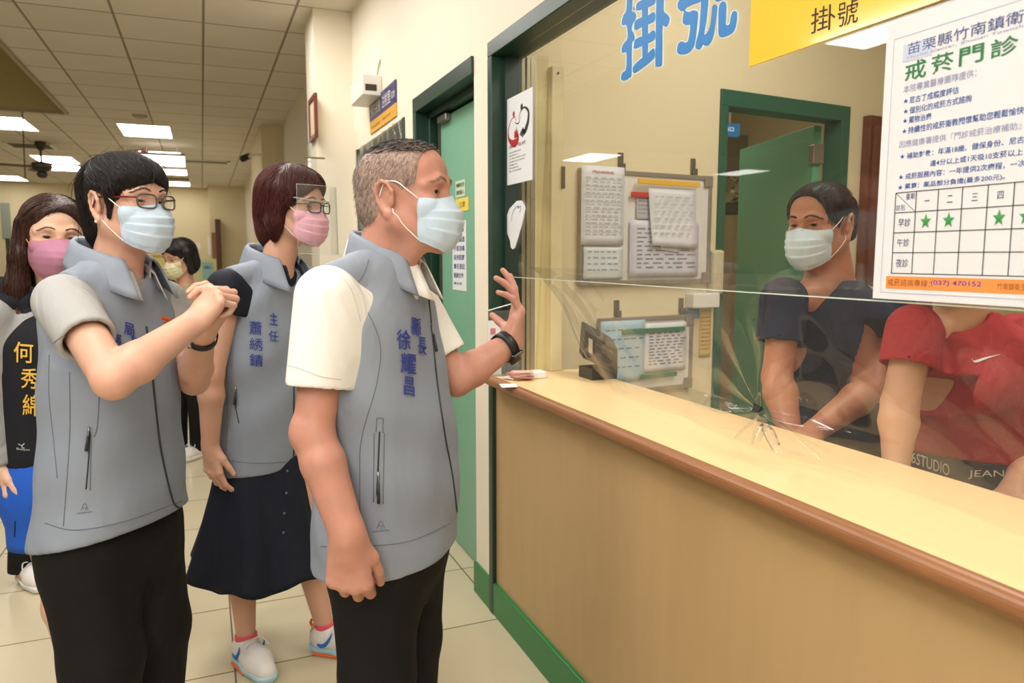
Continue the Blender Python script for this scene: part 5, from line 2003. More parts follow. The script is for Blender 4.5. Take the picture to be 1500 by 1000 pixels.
def hair_mat(name, c1, c2, rough=0.38, scale=60, stretch=(1, 1, .12), bump=.6):
    if name in MATS:
        return MATS[name]
    m = bpy.data.materials.new(name)
    nt, N, L, b = nodes(m)
    tc = N.new('ShaderNodeTexCoord')
    mp = N.new('ShaderNodeMapping')
    mp.inputs['Scale'].default_value = stretch
    L.new(tc.outputs['Object'], mp.inputs['Vector'])
    n = N.new('ShaderNodeTexNoise')
    n.inputs['Scale'].default_value = scale * 4
    n.inputs['Detail'].default_value = 5
    L.new(mp.outputs['Vector'], n.inputs['Vector'])
    r = N.new('ShaderNodeValToRGB')
    r.color_ramp.elements[0].position = .35
    r.color_ramp.elements[0].color = c1
    r.color_ramp.elements[1].position = .68
    r.color_ramp.elements[1].color = c2
    L.new(n.outputs['Fac'], r.inputs['Fac'])
    L.new(r.outputs['Color'], b.inputs['Base Color'])
    b.inputs['Roughness'].default_value = rough
    b.inputs['Specular IOR Level'].default_value = .35
    bp = N.new('ShaderNodeBump')
    bp.inputs['Strength'].default_value = bump
    bp.inputs['Distance'].default_value = .004
    L.new(n.outputs['Fac'], bp.inputs['Height'])
    L.new(bp.outputs['Normal'], b.inputs['Normal'])
    MATS[name] = m
    return m

def skin_mat(name, col, red=(0.10, -0.02, -0.03), mottle=.10, rough=.48):
    if name in MATS:
        return MATS[name]
    m = bpy.data.materials.new(name)
    nt, N, L, b = nodes(m)
    tc = N.new('ShaderNodeTexCoord')
    def noise(scale, det=4):
        n = N.new('ShaderNodeTexNoise')
        n.inputs['Scale'].default_value = scale
        n.inputs['Detail'].default_value = det
        L.new(tc.outputs['Object'], n.inputs['Vector'])
        return n
    n1 = noise(14)
    mx = N.new('ShaderNodeMix'); mx.data_type = 'RGBA'
    mx.inputs['A'].default_value = tuple(c * (1 - mottle) for c in col[:3]) + (1,)
    mx.inputs['B'].default_value = (min(1, col[0] * (1 + mottle)), col[1] * (1 + mottle * .5), col[2] * (1 + mottle * .4), 1)
    L.new(n1.outputs['Fac'], mx.inputs['Factor'])
    n2 = noise(70, 3)
    mx2 = N.new('ShaderNodeMix'); mx2.data_type = 'RGBA'; mx2.blend_type = 'MULTIPLY'
    mx2.inputs['Factor'].default_value = mottle * 1.2
    L.new(mx.outputs['Result'], mx2.inputs['A'])
    L.new(n2.outputs['Color'], mx2.inputs['B'])
    L.new(mx2.outputs['Result'], b.inputs['Base Color'])
    b.inputs['Roughness'].default_value = rough
    b.inputs['Specular IOR Level'].default_value = .4
    b.inputs['Subsurface Weight'].default_value = .12
    b.inputs['Subsurface Radius'].default_value = (.010, .004, .002)
    b.inputs['Subsurface Scale'].default_value = 1.0
    n3 = noise(260, 3)
    bp = N.new('ShaderNodeBump')
    bp.inputs['Strength'].default_value = .12
    bp.inputs['Distance'].default_value = .002
    L.new(n3.outputs['Fac'], bp.inputs['Height'])
    L.new(bp.outputs['Normal'], b.inputs['Normal'])
    MATS[name] = m
    return m

def cloth_mat(name, col, rough=.75, fold=.35, fscale=9, weave=.15, sheen=.0, stretch=(1, 1, .45), spec=.25):
    """fabric with soft creases and a fine weave"""
    if name in MATS:
        return MATS[name]
    m = bpy.data.materials.new(name)
    nt, N, L, b = nodes(m)
    b.inputs['Base Color'].default_value = col
    b.inputs['Roughness'].default_value = rough
    b.inputs['Specular IOR Level'].default_value = spec
    if sheen:
        b.inputs['Sheen Weight'].default_value = sheen
    tc = N.new('ShaderNodeTexCoord')
    mp = N.new('ShaderNodeMapping')
    mp.inputs['Scale'].default_value = stretch
    L.new(tc.outputs['Object'], mp.inputs['Vector'])
    n1 = N.new('ShaderNodeTexNoise')
    n1.inputs['Scale'].default_value = fscale
    n1.inputs['Detail'].default_value = 3
    n1.inputs['Distortion'].default_value = .8
    L.new(mp.outputs['Vector'], n1.inputs['Vector'])
    b1 = N.new('ShaderNodeBump')
    b1.inputs['Strength'].default_value = fold
    b1.inputs['Distance'].default_value = .03
    L.new(n1.outputs['Fac'], b1.inputs['Height'])
    n2 = N.new('ShaderNodeTexNoise')
    n2.inputs['Scale'].default_value = 900
    n2.inputs['Detail'].default_value = 2
    L.new(tc.outputs['Object'], n2.inputs['Vector'])
    b2 = N.new('ShaderNodeBump')
    b2.inputs['Strength'].default_value = weave
    b2.inputs['Distance'].default_value = .001
    L.new(n2.outputs['Fac'], b2.inputs['Height'])
    L.new(b1.outputs['Normal'], b2.inputs['Normal'])
    L.new(b2.outputs['Normal'], b.inputs['Normal'])
    MATS[name] = m
    return m

def ring_tube(H, pts, r, seg=6, closed=True):
    return tube_geo(list(H.wv(pts)), r, seg, closed)

def glasses(H, parent, m_frame, m_temple, z=.004, y=.104, w=.025, h=.0165, tilt=0.0, rim=.0016, name='glasses', bottom=None):
    """two rounded rims, bridge, temples and lenses"""
    b = MB()
    def rimpts(cx):
        out = []
        for k in range(28):
            a = 2 * pi * k / 28
            x = w * np.sign(cos(a)) * abs(cos(a)) ** .55
            zz = h * np.sign(sin(a)) * abs(sin(a)) ** .6
            out.append((cx + x, y - .012 * ((cx + x) / .06) ** 2, z + zz))
        return out
    for sx in (-1, 1):
        v, f = ring_tube(H, rimpts(sx * .0325), rim, 7)
        b.add(v, f)
    v, f = ring_tube(H, [(-.009, y, z + .006), (-.004, y + .004, z + .008), (.004, y + .004, z + .008), (.009, y, z + .006)], rim, 7, False)
    b.add(v, f)
    o = b.build(name, m_frame, parent, smooth=True)
    for sx in (-1, 1):
        pts = [(sx * .0575, y - .011, z + .008), (sx * .066, y - .022, z + .009), (sx * .073, .045, z + .010), (sx * .077, .0, z + .012), (sx * .079, -.012, z + .004), (sx * .077, -.024, z - .012)]
        v, f = ring_tube(H, smooth_path(pts, 5), .0021, 7, False)
        MB().add(v, f).build('temple', m_temple, o, smooth=True)
        lp = rimpts(sx * .0325)
        MB().add(list(H.wv(lp)), [tuple(range(len(lp)))]).build('lens', clear_mat('spectacle_lens', (0.96, 0.97, 0.97, 1), 0.01, 0.02, 1.5), o)
    return o

def collar(name, base, rv, fv, ra, rb, height, flare, parent, m, gap=25, back_up=.0, tip=.02, drop=.035, width=.05, th=.003, uplift=0.0, n=44, tilt=0.0):
    """folded shirt or vest collar: stands up from the neckline, then turns over and falls outward"""
    rv = np.array([rv[0], rv[1], 0]); fv = np.array([fv[0], fv[1], 0])
    prof = [(0, 0), (.004, height * .6), (.006, height), (.014, height + .004), (.022, height - .004)]
    V = []
    nv = 9
    for i in range(n + 1):
        a = radians(gap) + (2 * pi - 2 * radians(gap)) * i / n      # 0 = front
        e = abs(1 - 2 * i / n)                                      # 1 at the front tips
        dirv = fv * cos(a) + rv * sin(a)
        c = np.asarray(base) + fv * rb * cos(a) + rv * ra * sin(a) + UP * (back_up * (1 - cos(a)) / 2)
        hgt = height * (1 - .25 * e ** 3)
        out_len = width * (1 + tip / width * e ** 3)
        for j in range(nv + 1):
            t = j / nv
            if t < .4:
                q = t / .4
                p = c + UP * hgt * q + dirv * (.004 * q + tilt * q)
            else:
                q = (t - .4) / .6
                ang = q * 1.0
                p = c + UP * (hgt + .006 * sin(pi * min(1, q * 2)) - drop * q ** 1.2 * (1 + .6 * e ** 2)) + dirv * (.004 + tilt + flare * q ** .8) + fv * (tip * q * e ** 4)
            V.append(p)
    Q = np.array([(i * (nv + 1) + j, i * (nv + 1) + j + 1, (i + 1) * (nv + 1) + j + 1, (i + 1) * (nv + 1) + j) for i in range(n) for j in range(nv)])
    o = mesh_obj(name, V, Q, m, parent, smooth=True)
    solidify(o, th)
    return o

def shoe(name, heel, d, parent, L_=.25, w=.045, m_up=None, m_sole=None, m_lace=None, ankle=.075, accent=None):
    """low trainer: sole, upper, tongue with laces"""
    d = unit([d[0], d[1], 0]); r = np.cross(d, UP); heel = np.asarray(heel, float)
    F = Field(heel - .12 + d * 0 - np.array([.25, .25, 0]), heel + np.array([.37, .37, .2]), .005)
    F.cap(heel + d * .045 + UP * .052, heel + d * .15 + UP * .045, .042, .043, .02)
    F.cap(heel + d * .15 + UP * .045, heel + d * (L_ - .045) + UP * .036, .043, .034, .02)
    F.cap(heel + d * .05 + UP * .06, heel + d * .055 + UP * ankle, .040, .036, .02)
    F.half(heel + UP * .018, -UP)
    F.ell(heel + d * .05 + UP * (ankle + .028), (.030, .030, .034), None, .006, 's')
    up, V, Q = field_obj(F, name, m_up, parent)
    S2 = Field(heel - .12 - np.array([.25, .25, 0]), heel + np.array([.37, .37, .1]), .005)
    S2.cap(heel + d * .042 + UP * .03, heel + d * .13 + UP * .03, .046, .044, .02)
    S2.cap(heel + d * .13 + UP * .03, heel + d * (L_ - .045) + UP * .028, .046, .040, .02)
    S2.half(heel + UP * .030, UP)
    S2.half(heel + UP * .001, -UP)
    so, _, _ = field_obj(S2, 'sole', m_sole, up)
    b = MB()
    for k in range(5):
        c = heel + d * (.105 + .02 * k) + UP * (.096 - .0085 * k)
        b.tube([c - r * .026 - UP * .012, c - r * .010 + UP * .001, c + r * .010 + UP * .001 + d * .008, c + r * .026 - UP * .012 + d * .01], .0026, 6)
    b.tube(smooth_path([heel + d * .10 + UP * .1, heel + d * .11 + r * .03 + UP * .105, heel + d * .135 + r * .042 + UP * .085], 5), .0022, 6)
    b.tube(smooth_path([heel + d * .10 + UP * .1, heel + d * .11 - r * .03 + UP * .105, heel + d * .14 - r * .042 + UP * .085], 5), .0022, 6)
    b.build('laces', m_lace or m_up, up, smooth=True)
    if accent is not None:
        for sx in (-1, 1):
            b = MB()
            pts = []
            for k in range(9):
                t = k / 8
                p = heel + d * (.05 + .055 * t) + r * sx * .0430 + UP * (.040 + .03 * (t - .25) ** 2 * 3)
                pts.append(p)
            b.tube(pts, [.0015 + .006 * sin(pi * min(1, .25 + .75 * (k / 8))) for k in range(9)], 6)
            b.build('side_mark', accent, up, smooth=True)
    return up
# ------------------------------------------------------------------ shared fabrics
VEST = cloth_mat('vest_grey_softshell', S(138, 147, 161), .62, .6, 5.5, .12, spec=.3)
VEST_IN = mat('vest_seam_grey', S(100, 108, 118), .7)
ZIP = mat('zip_dark', S(42, 44, 50), .45)
ZIPM = mat('zip_metal', S(150, 150, 150), .3, metal=.9)
EMB_BLUE = mat('embroidery_blue', S(40, 58, 148), .6)
EMB_GOLD = mat('embroidery_gold', S(226, 180, 60), .5)
BLACKCLOTH = cloth_mat('black_trouser_cloth', S(20, 19, 20), .8, .4, 6, .1)
MASK_BLUE = cloth_mat('mask_blue', S(196, 216, 236), .8, .10, 30, .1)
MASK_PINK = cloth_mat('mask_pink', S(232, 176, 196), .8, .10, 30, .1)
MASK_MAUVE = cloth_mat('mask_mauve', S(180, 126, 150), .8, .10, 30, .1)
LOOP = mat('ear_loop_white', S(238, 238, 236), .7)
WHITE_SOLE = mat('sole_white', S(228, 228, 226), .5)
TRAINER = cloth_mat('trainer_white_knit', S(226, 222, 218), .8, .1, 20, .2)

def lat(beta):
    f = bdir(beta)
    return np.cross(f, UP), f          # person's right, front

def st(px, py, F_, a, b):
    p = P(px, py, F_)
    return (p[0], p[1], p[2], a, b)

def vest_logo(bv, px, py, parent, s=1.0):
    b = MB()
    for pts in [[(px - 6 * s, py + 6 * s), (px, py - 6 * s), (px + 6 * s, py + 6 * s)], [(px - 5 * s, py + 2 * s), (px + 3 * s, py + 2 * s), (px, py + 6 * s)]]:
        drape_path(b, bv, pts, .0007, .0004, 4)
    drape_path(b, bv, [(px - 13 * s, py + 11 * s), (px, py + 9 * s), (px + 12 * s, py + 8 * s)], .0009, .0004, 4)
    if b.v:
        b.build('embossed_mark', VEST_IN, parent)

def zip_line(bv, pts, parent, r=.0022, name='zip'):
    b = MB(); drape_path(b, bv, pts, r, .0004, 8)
    if b.v:
        return b.build(name, ZIP, parent, smooth=True)

def seam_lines(bv, paths, parent, r=.0011, m=None, name='seam'):
    b = MB()
    for p in paths:
        drape_path(b, bv, p, r, .0002, 8)
    if b.v:
        b.build(name, m or VEST_IN, parent, smooth=True)

def zip_pull(bv, p0, p1, parent, r=.0035):
    a, c = drape(bv, *p0, .004), drape(bv, *p1, .006)
    if a is None or c is None:
        return
    m = a.lerp(c, .4)
    o = MB().tube([a, m], .0022, 8).build('zip_slider', ZIPM, parent, smooth=True)
    MB().tube([m, c], [r * .7, r], 8).build('pull_tab', ZIP, o, smooth=True)

def body_field(H, NB, arms, hipc, rv, fv, legs, wrists=(), slim=1.0, step=.008, fine=.0022, hstep=.003, face=None, extra_lo=.2):
    """arms: [(shoulder, elbow, wrist, radii)], legs: [(hip, knee, ankle, footdir, radii)]"""
    pts = [H.o, NB, hipc] + [q for a in arms for q in a[:3]] + [q for l in legs for q in l[:3]]
    lo = np.minimum.reduce(pts) - extra_lo; hi = np.maximum.reduce(pts) + extra_lo
    lo[2] = min(lo[2], -.01); hi[2] = H.o[2] + .16
    B = Field(lo, hi, step, [(H.o - .15 * H.s, H.o + .16 * H.s, fine)] + [(w - .12, w + .12, hstep) for w in wrists])
    head_prims(B, H, **(face or {}))
    B.cap(H.w(0, -.020, -.05), NB + UP * .01, .050 * slim, .054 * slim, .03)
    for a in arms:
        B.cap(NB - UP * .03, a[0] - UP * .012 + (NB - a[0]) * .15, .040 * slim, .034 * slim, .03)
    B.cap(NB - UP * .13, hipc, .062 * slim, .09 * slim, .04)
    for sg in (1, -1):
        B.cap(NB - UP * .14 + rv * .06 * sg - fv * .01, hipc + rv * .06 * sg, .058 * slim, .08 * slim, .04)
    for a in arms:
        r = a[3] if len(a) > 3 else (.042, .035, .038, .025)
        arm_prims(B, a[0] + (NB - a[0]) * .06 - UP * .004, a[1], a[2], *r)
    for l in legs:
        leg_prims(B, l[0], l[1], l[2], l[4] if len(l) > 4 else (.075, .052, .054, .034), foot=l[3])
    return B, lo, hi

def sleeve(F, sh, el, frac, r0, r1, k=.045, inner=.008, inset=None):
    se = sh + (el - sh) * frac
    d = unit(el - sh)
    F.cap(sh if inset is None else sh + inset, se + d * .02, r0, r1, k)
    return se, d, r1, inner
def sleeve_cut(F, s):
    se, d, r1, inner = s
    F.half(se, d, .002, se - .11, se + .11)
    F.cap(se - d * .03, se + d * .05, r1 - inner - .002, r1 - inner, .004, 's')

def hood(H, hd, s):
    pass
# ================================================================== the man in front
H = Head(P(594, 290, 1.585), 13, pitch=2, roll=0, scale=.98)
rv, fv = lat(14)
NB = P(560, 402, 1.61)
root = empty('person', (NB[0], NB[1], 0))
tag(root, 'grey-haired man in grey vest and white polo raising his open hand at the counter', 'person')
SK = skin_mat('skin_tan_ruddy', S(200, 148, 130), mottle=.16)
shR, elR, wrR = P(478, 440, 1.44), P(459, 634, 1.40), P(510, 786, 1.36)
shL, elL, wrL = P(600, 440, 1.78), P(668, 556, 1.76), P(748, 503, 1.86)
hipc = P(572, 790, 1.62)
D_R = unit(P(513, 880, 1.36) - P(510, 786, 1.36))
D_L = unit(P(768, 425, 1.90) - P(752, 505, 1.86))
lo = np.minimum.reduce([shR, elR, wrR, shL, elL, wrL, hipc]) - .2; hi = np.maximum.reduce([shR, elR, wrR, shL, elL, wrL, H.o]) + .2
lo[2] = -.01; hi[2] = H.o[2] + .16
B = Field(lo, hi, .0075, [(H.o - .15, H.o + .16, .0022), (wrR - np.array([.08, .08, .19]), wrR + .07, .003), (wrL - .1, wrL + np.array([.12, .12, .2]), .003)])
head_prims(B, H, eye_open=.0042, nose=.98, jaw=1.12, cheeks=1.04)
B.cap(H.w(0, -.022, -.05), NB + UP * .01, .060, .066, .03)
B.cap(H.w(.03, .03, -.10), NB + fv * .05 + rv * .02, .02, .02, .02)
B.cap(NB - UP * .01, shR + UP * .005 - rv * .02, .05, .040, .03); B.cap(NB - UP * .01, shL + UP * .005 + rv * .02, .05, .040, .03)
B.cap(NB - UP * .13, hipc, .07, .105, .04)
B.cap(NB - UP * .14 + rv * .07, hipc + rv * .06 , .07, .09, .04); B.cap(NB - UP * .14 - rv * .07, hipc - rv * .06, .07, .09, .04)
arm_prims(B, shR - rv * .012, elR, wrR, .045, .038, .041, .033)
B.ell(elR - fv * .014, (.030, .030, .036), None, .02)
arm_prims(B, shL + rv * .012, elL, wrL, .045, .039, .042, .030)
hand_prims(B, wrR, D_R, FW * .9 + RT * -.1, RT, [(48, 80, 50), (50, 84, 50), (54, 86, 50), (60, 86, 50)], scale=1.14, thumb=(.30, .35, .95, .35), thick=1.08)
tipsL = hand_prims(B, wrL, D_L, -RT * .9 + FW * -.25, FW, [(8, 12, 8), (18, 22, 12), (34, 26, 14), (46, 28, 14)], spread=(10, 3, -8, -20), scale=1.06, thumb=(.8, .5, .5, .2))
for sg in (1, -1):
    hp = hipc + rv * .085 * sg - UP * .06
    kn = np.array([hp[0], hp[1], .46]) - FW * .0; an = np.array([hp[0], hp[1], .075]) - fv * .02
    leg_prims(B, hp, kn, an, foot=fv)
body, BV, BQ = field_obj(B, 'body', SK, root)
skin_bv = bvh_of(BV, BQ)
make_eyes(H, root, gaze=(-6, 0))
make_lashes(H, root, skin_bv, .0042)
make_brows(H, root, hair_mat('brow_grey', S(120, 96, 84), S(170, 146, 130)), 1.5, z=.029, skin=skin_bv)
mk, MV = face_mask(H, root, B, MASK_BLUE)
# short grey hair, thin on top
hd = Field(H.o - .15, H.o + .16, .003)
hs = H.s
scalp(hd, H, .0022)
hd.cap(H.w(.067, .012, .0), H.w(.066, .010, -.018), .008, .006, .01); hd.cap(H.w(-.067, .012, .0), H.w(-.066, .010, -.018), .008, .006, .01)
hd.ell(H.w(0, .116, .036), tuple(hs * q for q in (.090, .086, .070)), H.M, .012, 's')
hd.ell(H.w(0, .10, -.04), tuple(hs * q for q in (.12, .088, .07)), H.M, .008, 's')
for sx in (-1, 1):
    hd.ell(H.w(sx * .082, -.004, -.010), tuple(hs * q for q in (.03, .026, .036)), H.M, .006, 's')
hd.half(H.w(0, -.06, -.062), H.M @ np.array([0, -.25, -1]), .01)
GH = hair_mat('hair_grey_short', S(130, 106, 95), S(184, 157, 143), .6, 70, (1, 1, .35), .5)
hair, HV, HQ = field_obj(hd, 'hair', GH, root)
def flow_short(lp):
    d = np.array([lp[0] * 2.0, -.35, -.55]) if lp[2] < .085 else np.array([lp[0] * 6, .5, .1])
    return unit(d)
hair_strands(HV, HQ, H, 3800, flow_short, .011, hair_mat('hair_strand_grey', S(96, 88, 84), S(196, 190, 184), .5, 200), hair, .00045, .0008, 3, .5, 3, name='cropped_hair', outward=.5, avoid=lambda lp: abs(lp[0]) > .058 and -.046 < lp[1] < .022 and -.055 < lp[2] < .030)
hair_strands(HV, HQ, H, 1500, lambda lp: unit(np.array([lp[0] * 3, .9 - 3 * max(0, .02 - lp[1]), .1])), .024, hair_mat('hair_strand_black', S(28, 24, 22), S(60, 54, 50), .45, 200), hair, .0005, .0012, 4, .3, 4,
             keep=lambda lp: lp[2] > .088, name='top_hair', outward=.25)
# ---- white polo: torso, sleeves
SH = Field(lo, hi, .0046)
TS = [st(570, 800, 1.62, .165, .12), st(568, 700, 1.62, .172, .125), st(562, 600, 1.61, .175, .118), st(553, 500, 1.61, .182, .108), st(551, 440, 1.61, .172, .095), st(553, 412, 1.61, .12, .08), st(557, 396, 1.61, .075, .068)]
SH.loft(TS, rv, fv, .02)
cr_f = lambda X, Y, Z: 0
seR = shR + (elR - shR) * .66; dR = unit(elR - shR)
SH.cap(shR - rv * .006 + UP * .004, seR + dR * .02, .064, .061, .045)
seL = shL + (elL - shL) * .72; dL = unit(elL - shL)
SH.cap(shL + rv * .006 + UP * .004, seL + dL * .02, .064, .060, .045)
for (se, d_, q) in ((seR, dR, shR), (seL, dL, shL)):
    SH.half(se, d_, .002, np.minimum(se, q) - .12 if False else se - .11, se + .11)
    SH.cap(se - d_ * .03, se + d_ * .05, .052, .0545, .004, 's')
    # woven cuff band
POLO = cloth_mat('polo_white', S(238, 236, 232), .8, .4, 10, .3)
polo, PV, PQ = field_obj(SH, 'polo_shirt', POLO, root)
pbv = bvh_of(PV, PQ)
seam_lines(pbv, [[(416, 533), (440, 540), (470, 551), (500, 556)], [(492, 393), (516, 428), (528, 470)]], polo, .0008, mat('polo_seam', S(200, 196, 190), .8))
col = collar('shirt_collar', P(566, 398, 1.61), rv, fv, .060, .072, .030, .020, polo, POLO, gap=20, back_up=.045, tip=.030, drop=.052, tilt=-.002)
# ---- grey vest
VS = Field(lo, hi, .005)
fold = lambda u, v, Z: .0028 * np.sin(17 * Z + 9 * u) * np.sin(23 * u + 6 * Z) + .002 * np.sin(41 * Z - 13 * u + 7 * v)
TV = [st(565, 812, 1.62, .195, .150), st(566, 780, 1.62, .192, .150), st(570, 700, 1.62, .192, .150), st(565, 600, 1.61, .192, .140), st(556, 520, 1.61, .196, .126), st(550, 450, 1.61, .190, .110), st(550, 420, 1.61, .155, .096), st(554, 398, 1.61, .098, .082), st(558, 380, 1.61, .074, .07)]
VS.loft(TV, rv, fv, .02, fold=fold)
VS.cap(NB + UP * .012 + rv * .05, shR + UP * .026 - rv * .015, .046, .044, .03)
VS.cap(NB + UP * .012 - rv * .05, shL + UP * .026 + rv * .015, .046, .044, .03)
# armholes
for (a, n_) in ((shR - rv * .006, rv), (shL + rv * .006, -rv)):
    VS.cap(a + n_ * .090 + UP * .085, a + n_ * .078 - UP * .010, .084, .090, .006, 's')
    VS.cap(a + n_ * .078 - UP * .010, a + n_ * .074 - UP * .085, .090, .082, .006, 's')
# neckline
VS.ell(NB + UP * .05 + fv * .02, (.066, .066, .075), None, .01, 's')
VS.cap(NB + fv * .09 + UP * .03, NB + fv * .130 - UP * .115, .060, .006, .01, 's')
# sloping hem
h0, h1 = P(470, 800, 1.6), P(670, 776, 1.6)
VS.half(P(566, 806, 1.62), np.array([0, 0, -1.0]) + fv * .10, .003)
vest, VV, VQ = field_obj(VS, 'vest', VEST, root)
vbv = bvh_of(VV, VQ)
collar('vest_collar', P(562, 388, 1.61) + fv * .010, rv, fv, .064, .072, .022, .020, vest, VEST, gap=44, back_up=.05, tip=.026, drop=.054, th=.0045, tilt=-.004)
zip_line(vbv, [(626, 420), (631, 470), (640, 560), (652, 640), (663, 700), (671, 765)], vest, .0026)
zip_pull(vbv, (630, 474), (636, 515), vest)
zip_line(vbv, [(556, 632), (554, 680), (552, 725)], vest, .0016, 'pocket_zip')
zip_pull(vbv, (554, 690), (555, 735), vest)
seam_lines(vbv, [[(552, 612), (561, 612)], [(552, 612), (551, 632)], [(561, 612), (561, 634)], [(548, 634), (547, 735)], [(563, 634), (561, 738)],
                 [(508, 398), (530, 440), (556, 500), (552, 560), (530, 640), (527, 700), (528, 800)], [(516, 424), (533, 400), (540, 380)],
                 [(470, 800), (530, 800), (600, 792), (668, 762)]], vest, .0010)
b = MB()
for ch, (cx, cy, w_, h_) in zip('縣長徐耀昌', [(608, 478, 14, 26), (617, 506, 12, 25), (590, 497, 20, 29), (597, 532, 22, 30), (598, 565, 15, 28)]):
    drape_text(b, vbv, ch, [(cx - w_ / 2 , cy - h_ / 2 - 1), (cx + w_ / 2, cy - h_ / 2 + 2), (cx + w_ / 2, cy + h_ / 2 + 2), (cx - w_ / 2, cy + h_ / 2 - 1)], .004, .003)
solidify(b.build('embroidery', EMB_BLUE, vest), .0008)
b = MB(); drape_path(b, vbv, [(643, 462), (646, 470), (645, 480)], .004, .001, 4); 
if b.v: b.build('chest_emblem', mat('emblem_orange', S(226, 96, 50), .6), vest)
b = MB(); drape_path(b, vbv, [(645, 482), (648, 488)], .003, .001, 4)
if b.v: b.build('chest_emblem', mat('emblem_green', S(60, 140, 84), .6), vest)
vest_logo(vbv, 558, 768, vest)
# ---- trousers and shoes
TR = Field(lo, hi, .0075)
TR.loft([st(574, 880, 1.62, .12, .08), st(573, 830, 1.62, .165, .115), st(572, 800, 1.62, .175, .125), st(570, 760, 1.62, .172, .122)], rv, fv, .03)
for sg in (1, -1):
    hp = hipc + rv * .085 * sg - UP * .03
    kn = np.array([hp[0], hp[1], .46]); an = np.array([hp[0], hp[1], .06]) - fv * .02
    TR.cap(hp, kn, .098, .082, .03); TR.cap(kn, an, .082, .070, .02)
TR.half((0, 0, .05), (0, 0, -1), .004)
field_obj(TR, 'trousers', BLACKCLOTH, root)
for sg in (1, -1):
    hp = hipc + rv * .085 * sg
    shoe('shoe', np.array([hp[0], hp[1], 0]) - fv * .07, fv + rv * .1 * sg, root, .27, .046, mat('shoe_black', S(24, 22, 22), .45), mat('sole_black', S(18, 18, 18), .6))
# ---- smart watch on the raised wrist
W_ = wrL - unit(wrL - elL) * .018
ax = unit(wrL - elL)
b = MB()
a1 = unit(np.cross(ax, UP)); a2 = np.cross(ax, a1)
prof_pts = [W_ + (a1 * cos(t) + a2 * sin(t)) * .0355 for t in np.linspace(0, 2 * pi, 40, endpoint=False)]
vv, ff = [], []
for i, p_ in enumerate(prof_pts):
    d_ = unit(p_ - W_)
    for (h, r_) in ((-.012, 0), (-.012, .004), (.012, .004), (.012, 0)):
        vv.append(p_ + ax * h + d_ * r_)
for i in range(40):
    for k in range(4):
        ff.append((i * 4 + k, i * 4 + (k + 1) % 4, ((i + 1) % 40) * 4 + (k + 1) % 4, ((i + 1) % 40) * 4 + k))
wt = mesh_obj('wristwatch', vv, ff, mat('watch_black', S(22, 23, 26), .45), root, smooth=True)
dd = unit(RT * .75 - UP * .3 + FW * -.15); dd = unit(dd - ax * dd.dot(ax)); ee = np.cross(ax, dd)
MB().obox(W_ + dd * .036 - ax * .018 - ee * .018, ax * .036, ee * .036, dd * .010).build('watch_case', mat('watch_glass', S(14, 15, 18), .12), wt, bevel=.004)
# ================================================================== the short-haired woman with clasped hands
H = Head(P(186, 301, 1.70), 22, pitch=1, roll=0, scale=.90)
rv, fv = lat(15)
NB = P(172, 404, 1.71)
root = empty('person', (NB[0], NB[1], 0))
tag(root, 'woman with short black hair and red-brown glasses in grey vest clasping her hands', 'person')
SK2 = skin_mat('skin_fair', S(218, 172, 150), mottle=.08)
shR, elR, wrR = P(94, 446, 1.56), P(166, 556, 1.40), P(282, 474, 1.575)
shL, elL, wrL = P(240, 446, 1.85), P(284, 556, 1.82), P(297, 489, 1.66)
hipc = P(165, 770, 1.71)
legs = []
for sg in (1, -1):
    hp = hipc + rv * .08 * sg - UP * .03
    legs.append((hp, np.array([hp[0], hp[1], .45]) + fv * .01, np.array([hp[0], hp[1], .07]) - fv * .02, fv))
DR = unit(P(320, 430, 1.60) - P(283, 474, 1.575)); DL = unit(P(326, 436, 1.655) - P(298, 489, 1.66))
B, lo, hi = body_field(H, NB, [(shR, elR, wrR, (.042, .037, .040, .027)), (shL, elL, wrL, (.042, .036, .038, .026))], hipc, rv, fv, legs,
                       [wrR + DR * .06, wrL + DL * .05], face=dict(eye_open=.0030, nose=.97, cheeks=1.02))
hand_prims(B, wrR, DR, FW * .8 + RT * .4 - UP * .3, -RT + UP * .4, [(60, 85, 50), (62, 88, 50), (66, 90, 50), (70, 90, 50)], thumb=(.2, .5, .9, .5), scale=.94)
hand_prims(B, wrL + FW * .004, DL, -FW * .75 - RT * .55, -RT, [(52, 62, 30), (56, 66, 32), (60, 70, 34), (64, 70, 34)], thumb=(.5, .35, .9, .3), scale=.94, spread=(6, 0, -6, -12))
body, BV, BQ = field_obj(B, 'body', SK2, root)
sbv = bvh_of(BV, BQ)
make_eyes(H, root)
make_lashes(H, root, sbv, .0026)
make_brows(H, root, hair_mat('brow_dark', S(50, 38, 34), S(84, 66, 58)), .7, z=.030, skin=sbv)
face_mask(H, root, B, MASK_BLUE)
for sx in (1,):
    p = H.w(.083, -.010, -.043)
    MB().lathe(p, [(.0005, -.003), (.0026, -.0015), (.003, 0), (.0026, .0015), (.0005, .003)], 10).build('earring', mat('pearl', S(240, 236, 228), .15), root, smooth=True)
glasses(H, root, mat('frame_smoke', S(86, 80, 82), .2), mat('temple_red', S(112, 30, 34), .3), z=.004, y=.109, w=.0235, h=.0165, rim=.0019)
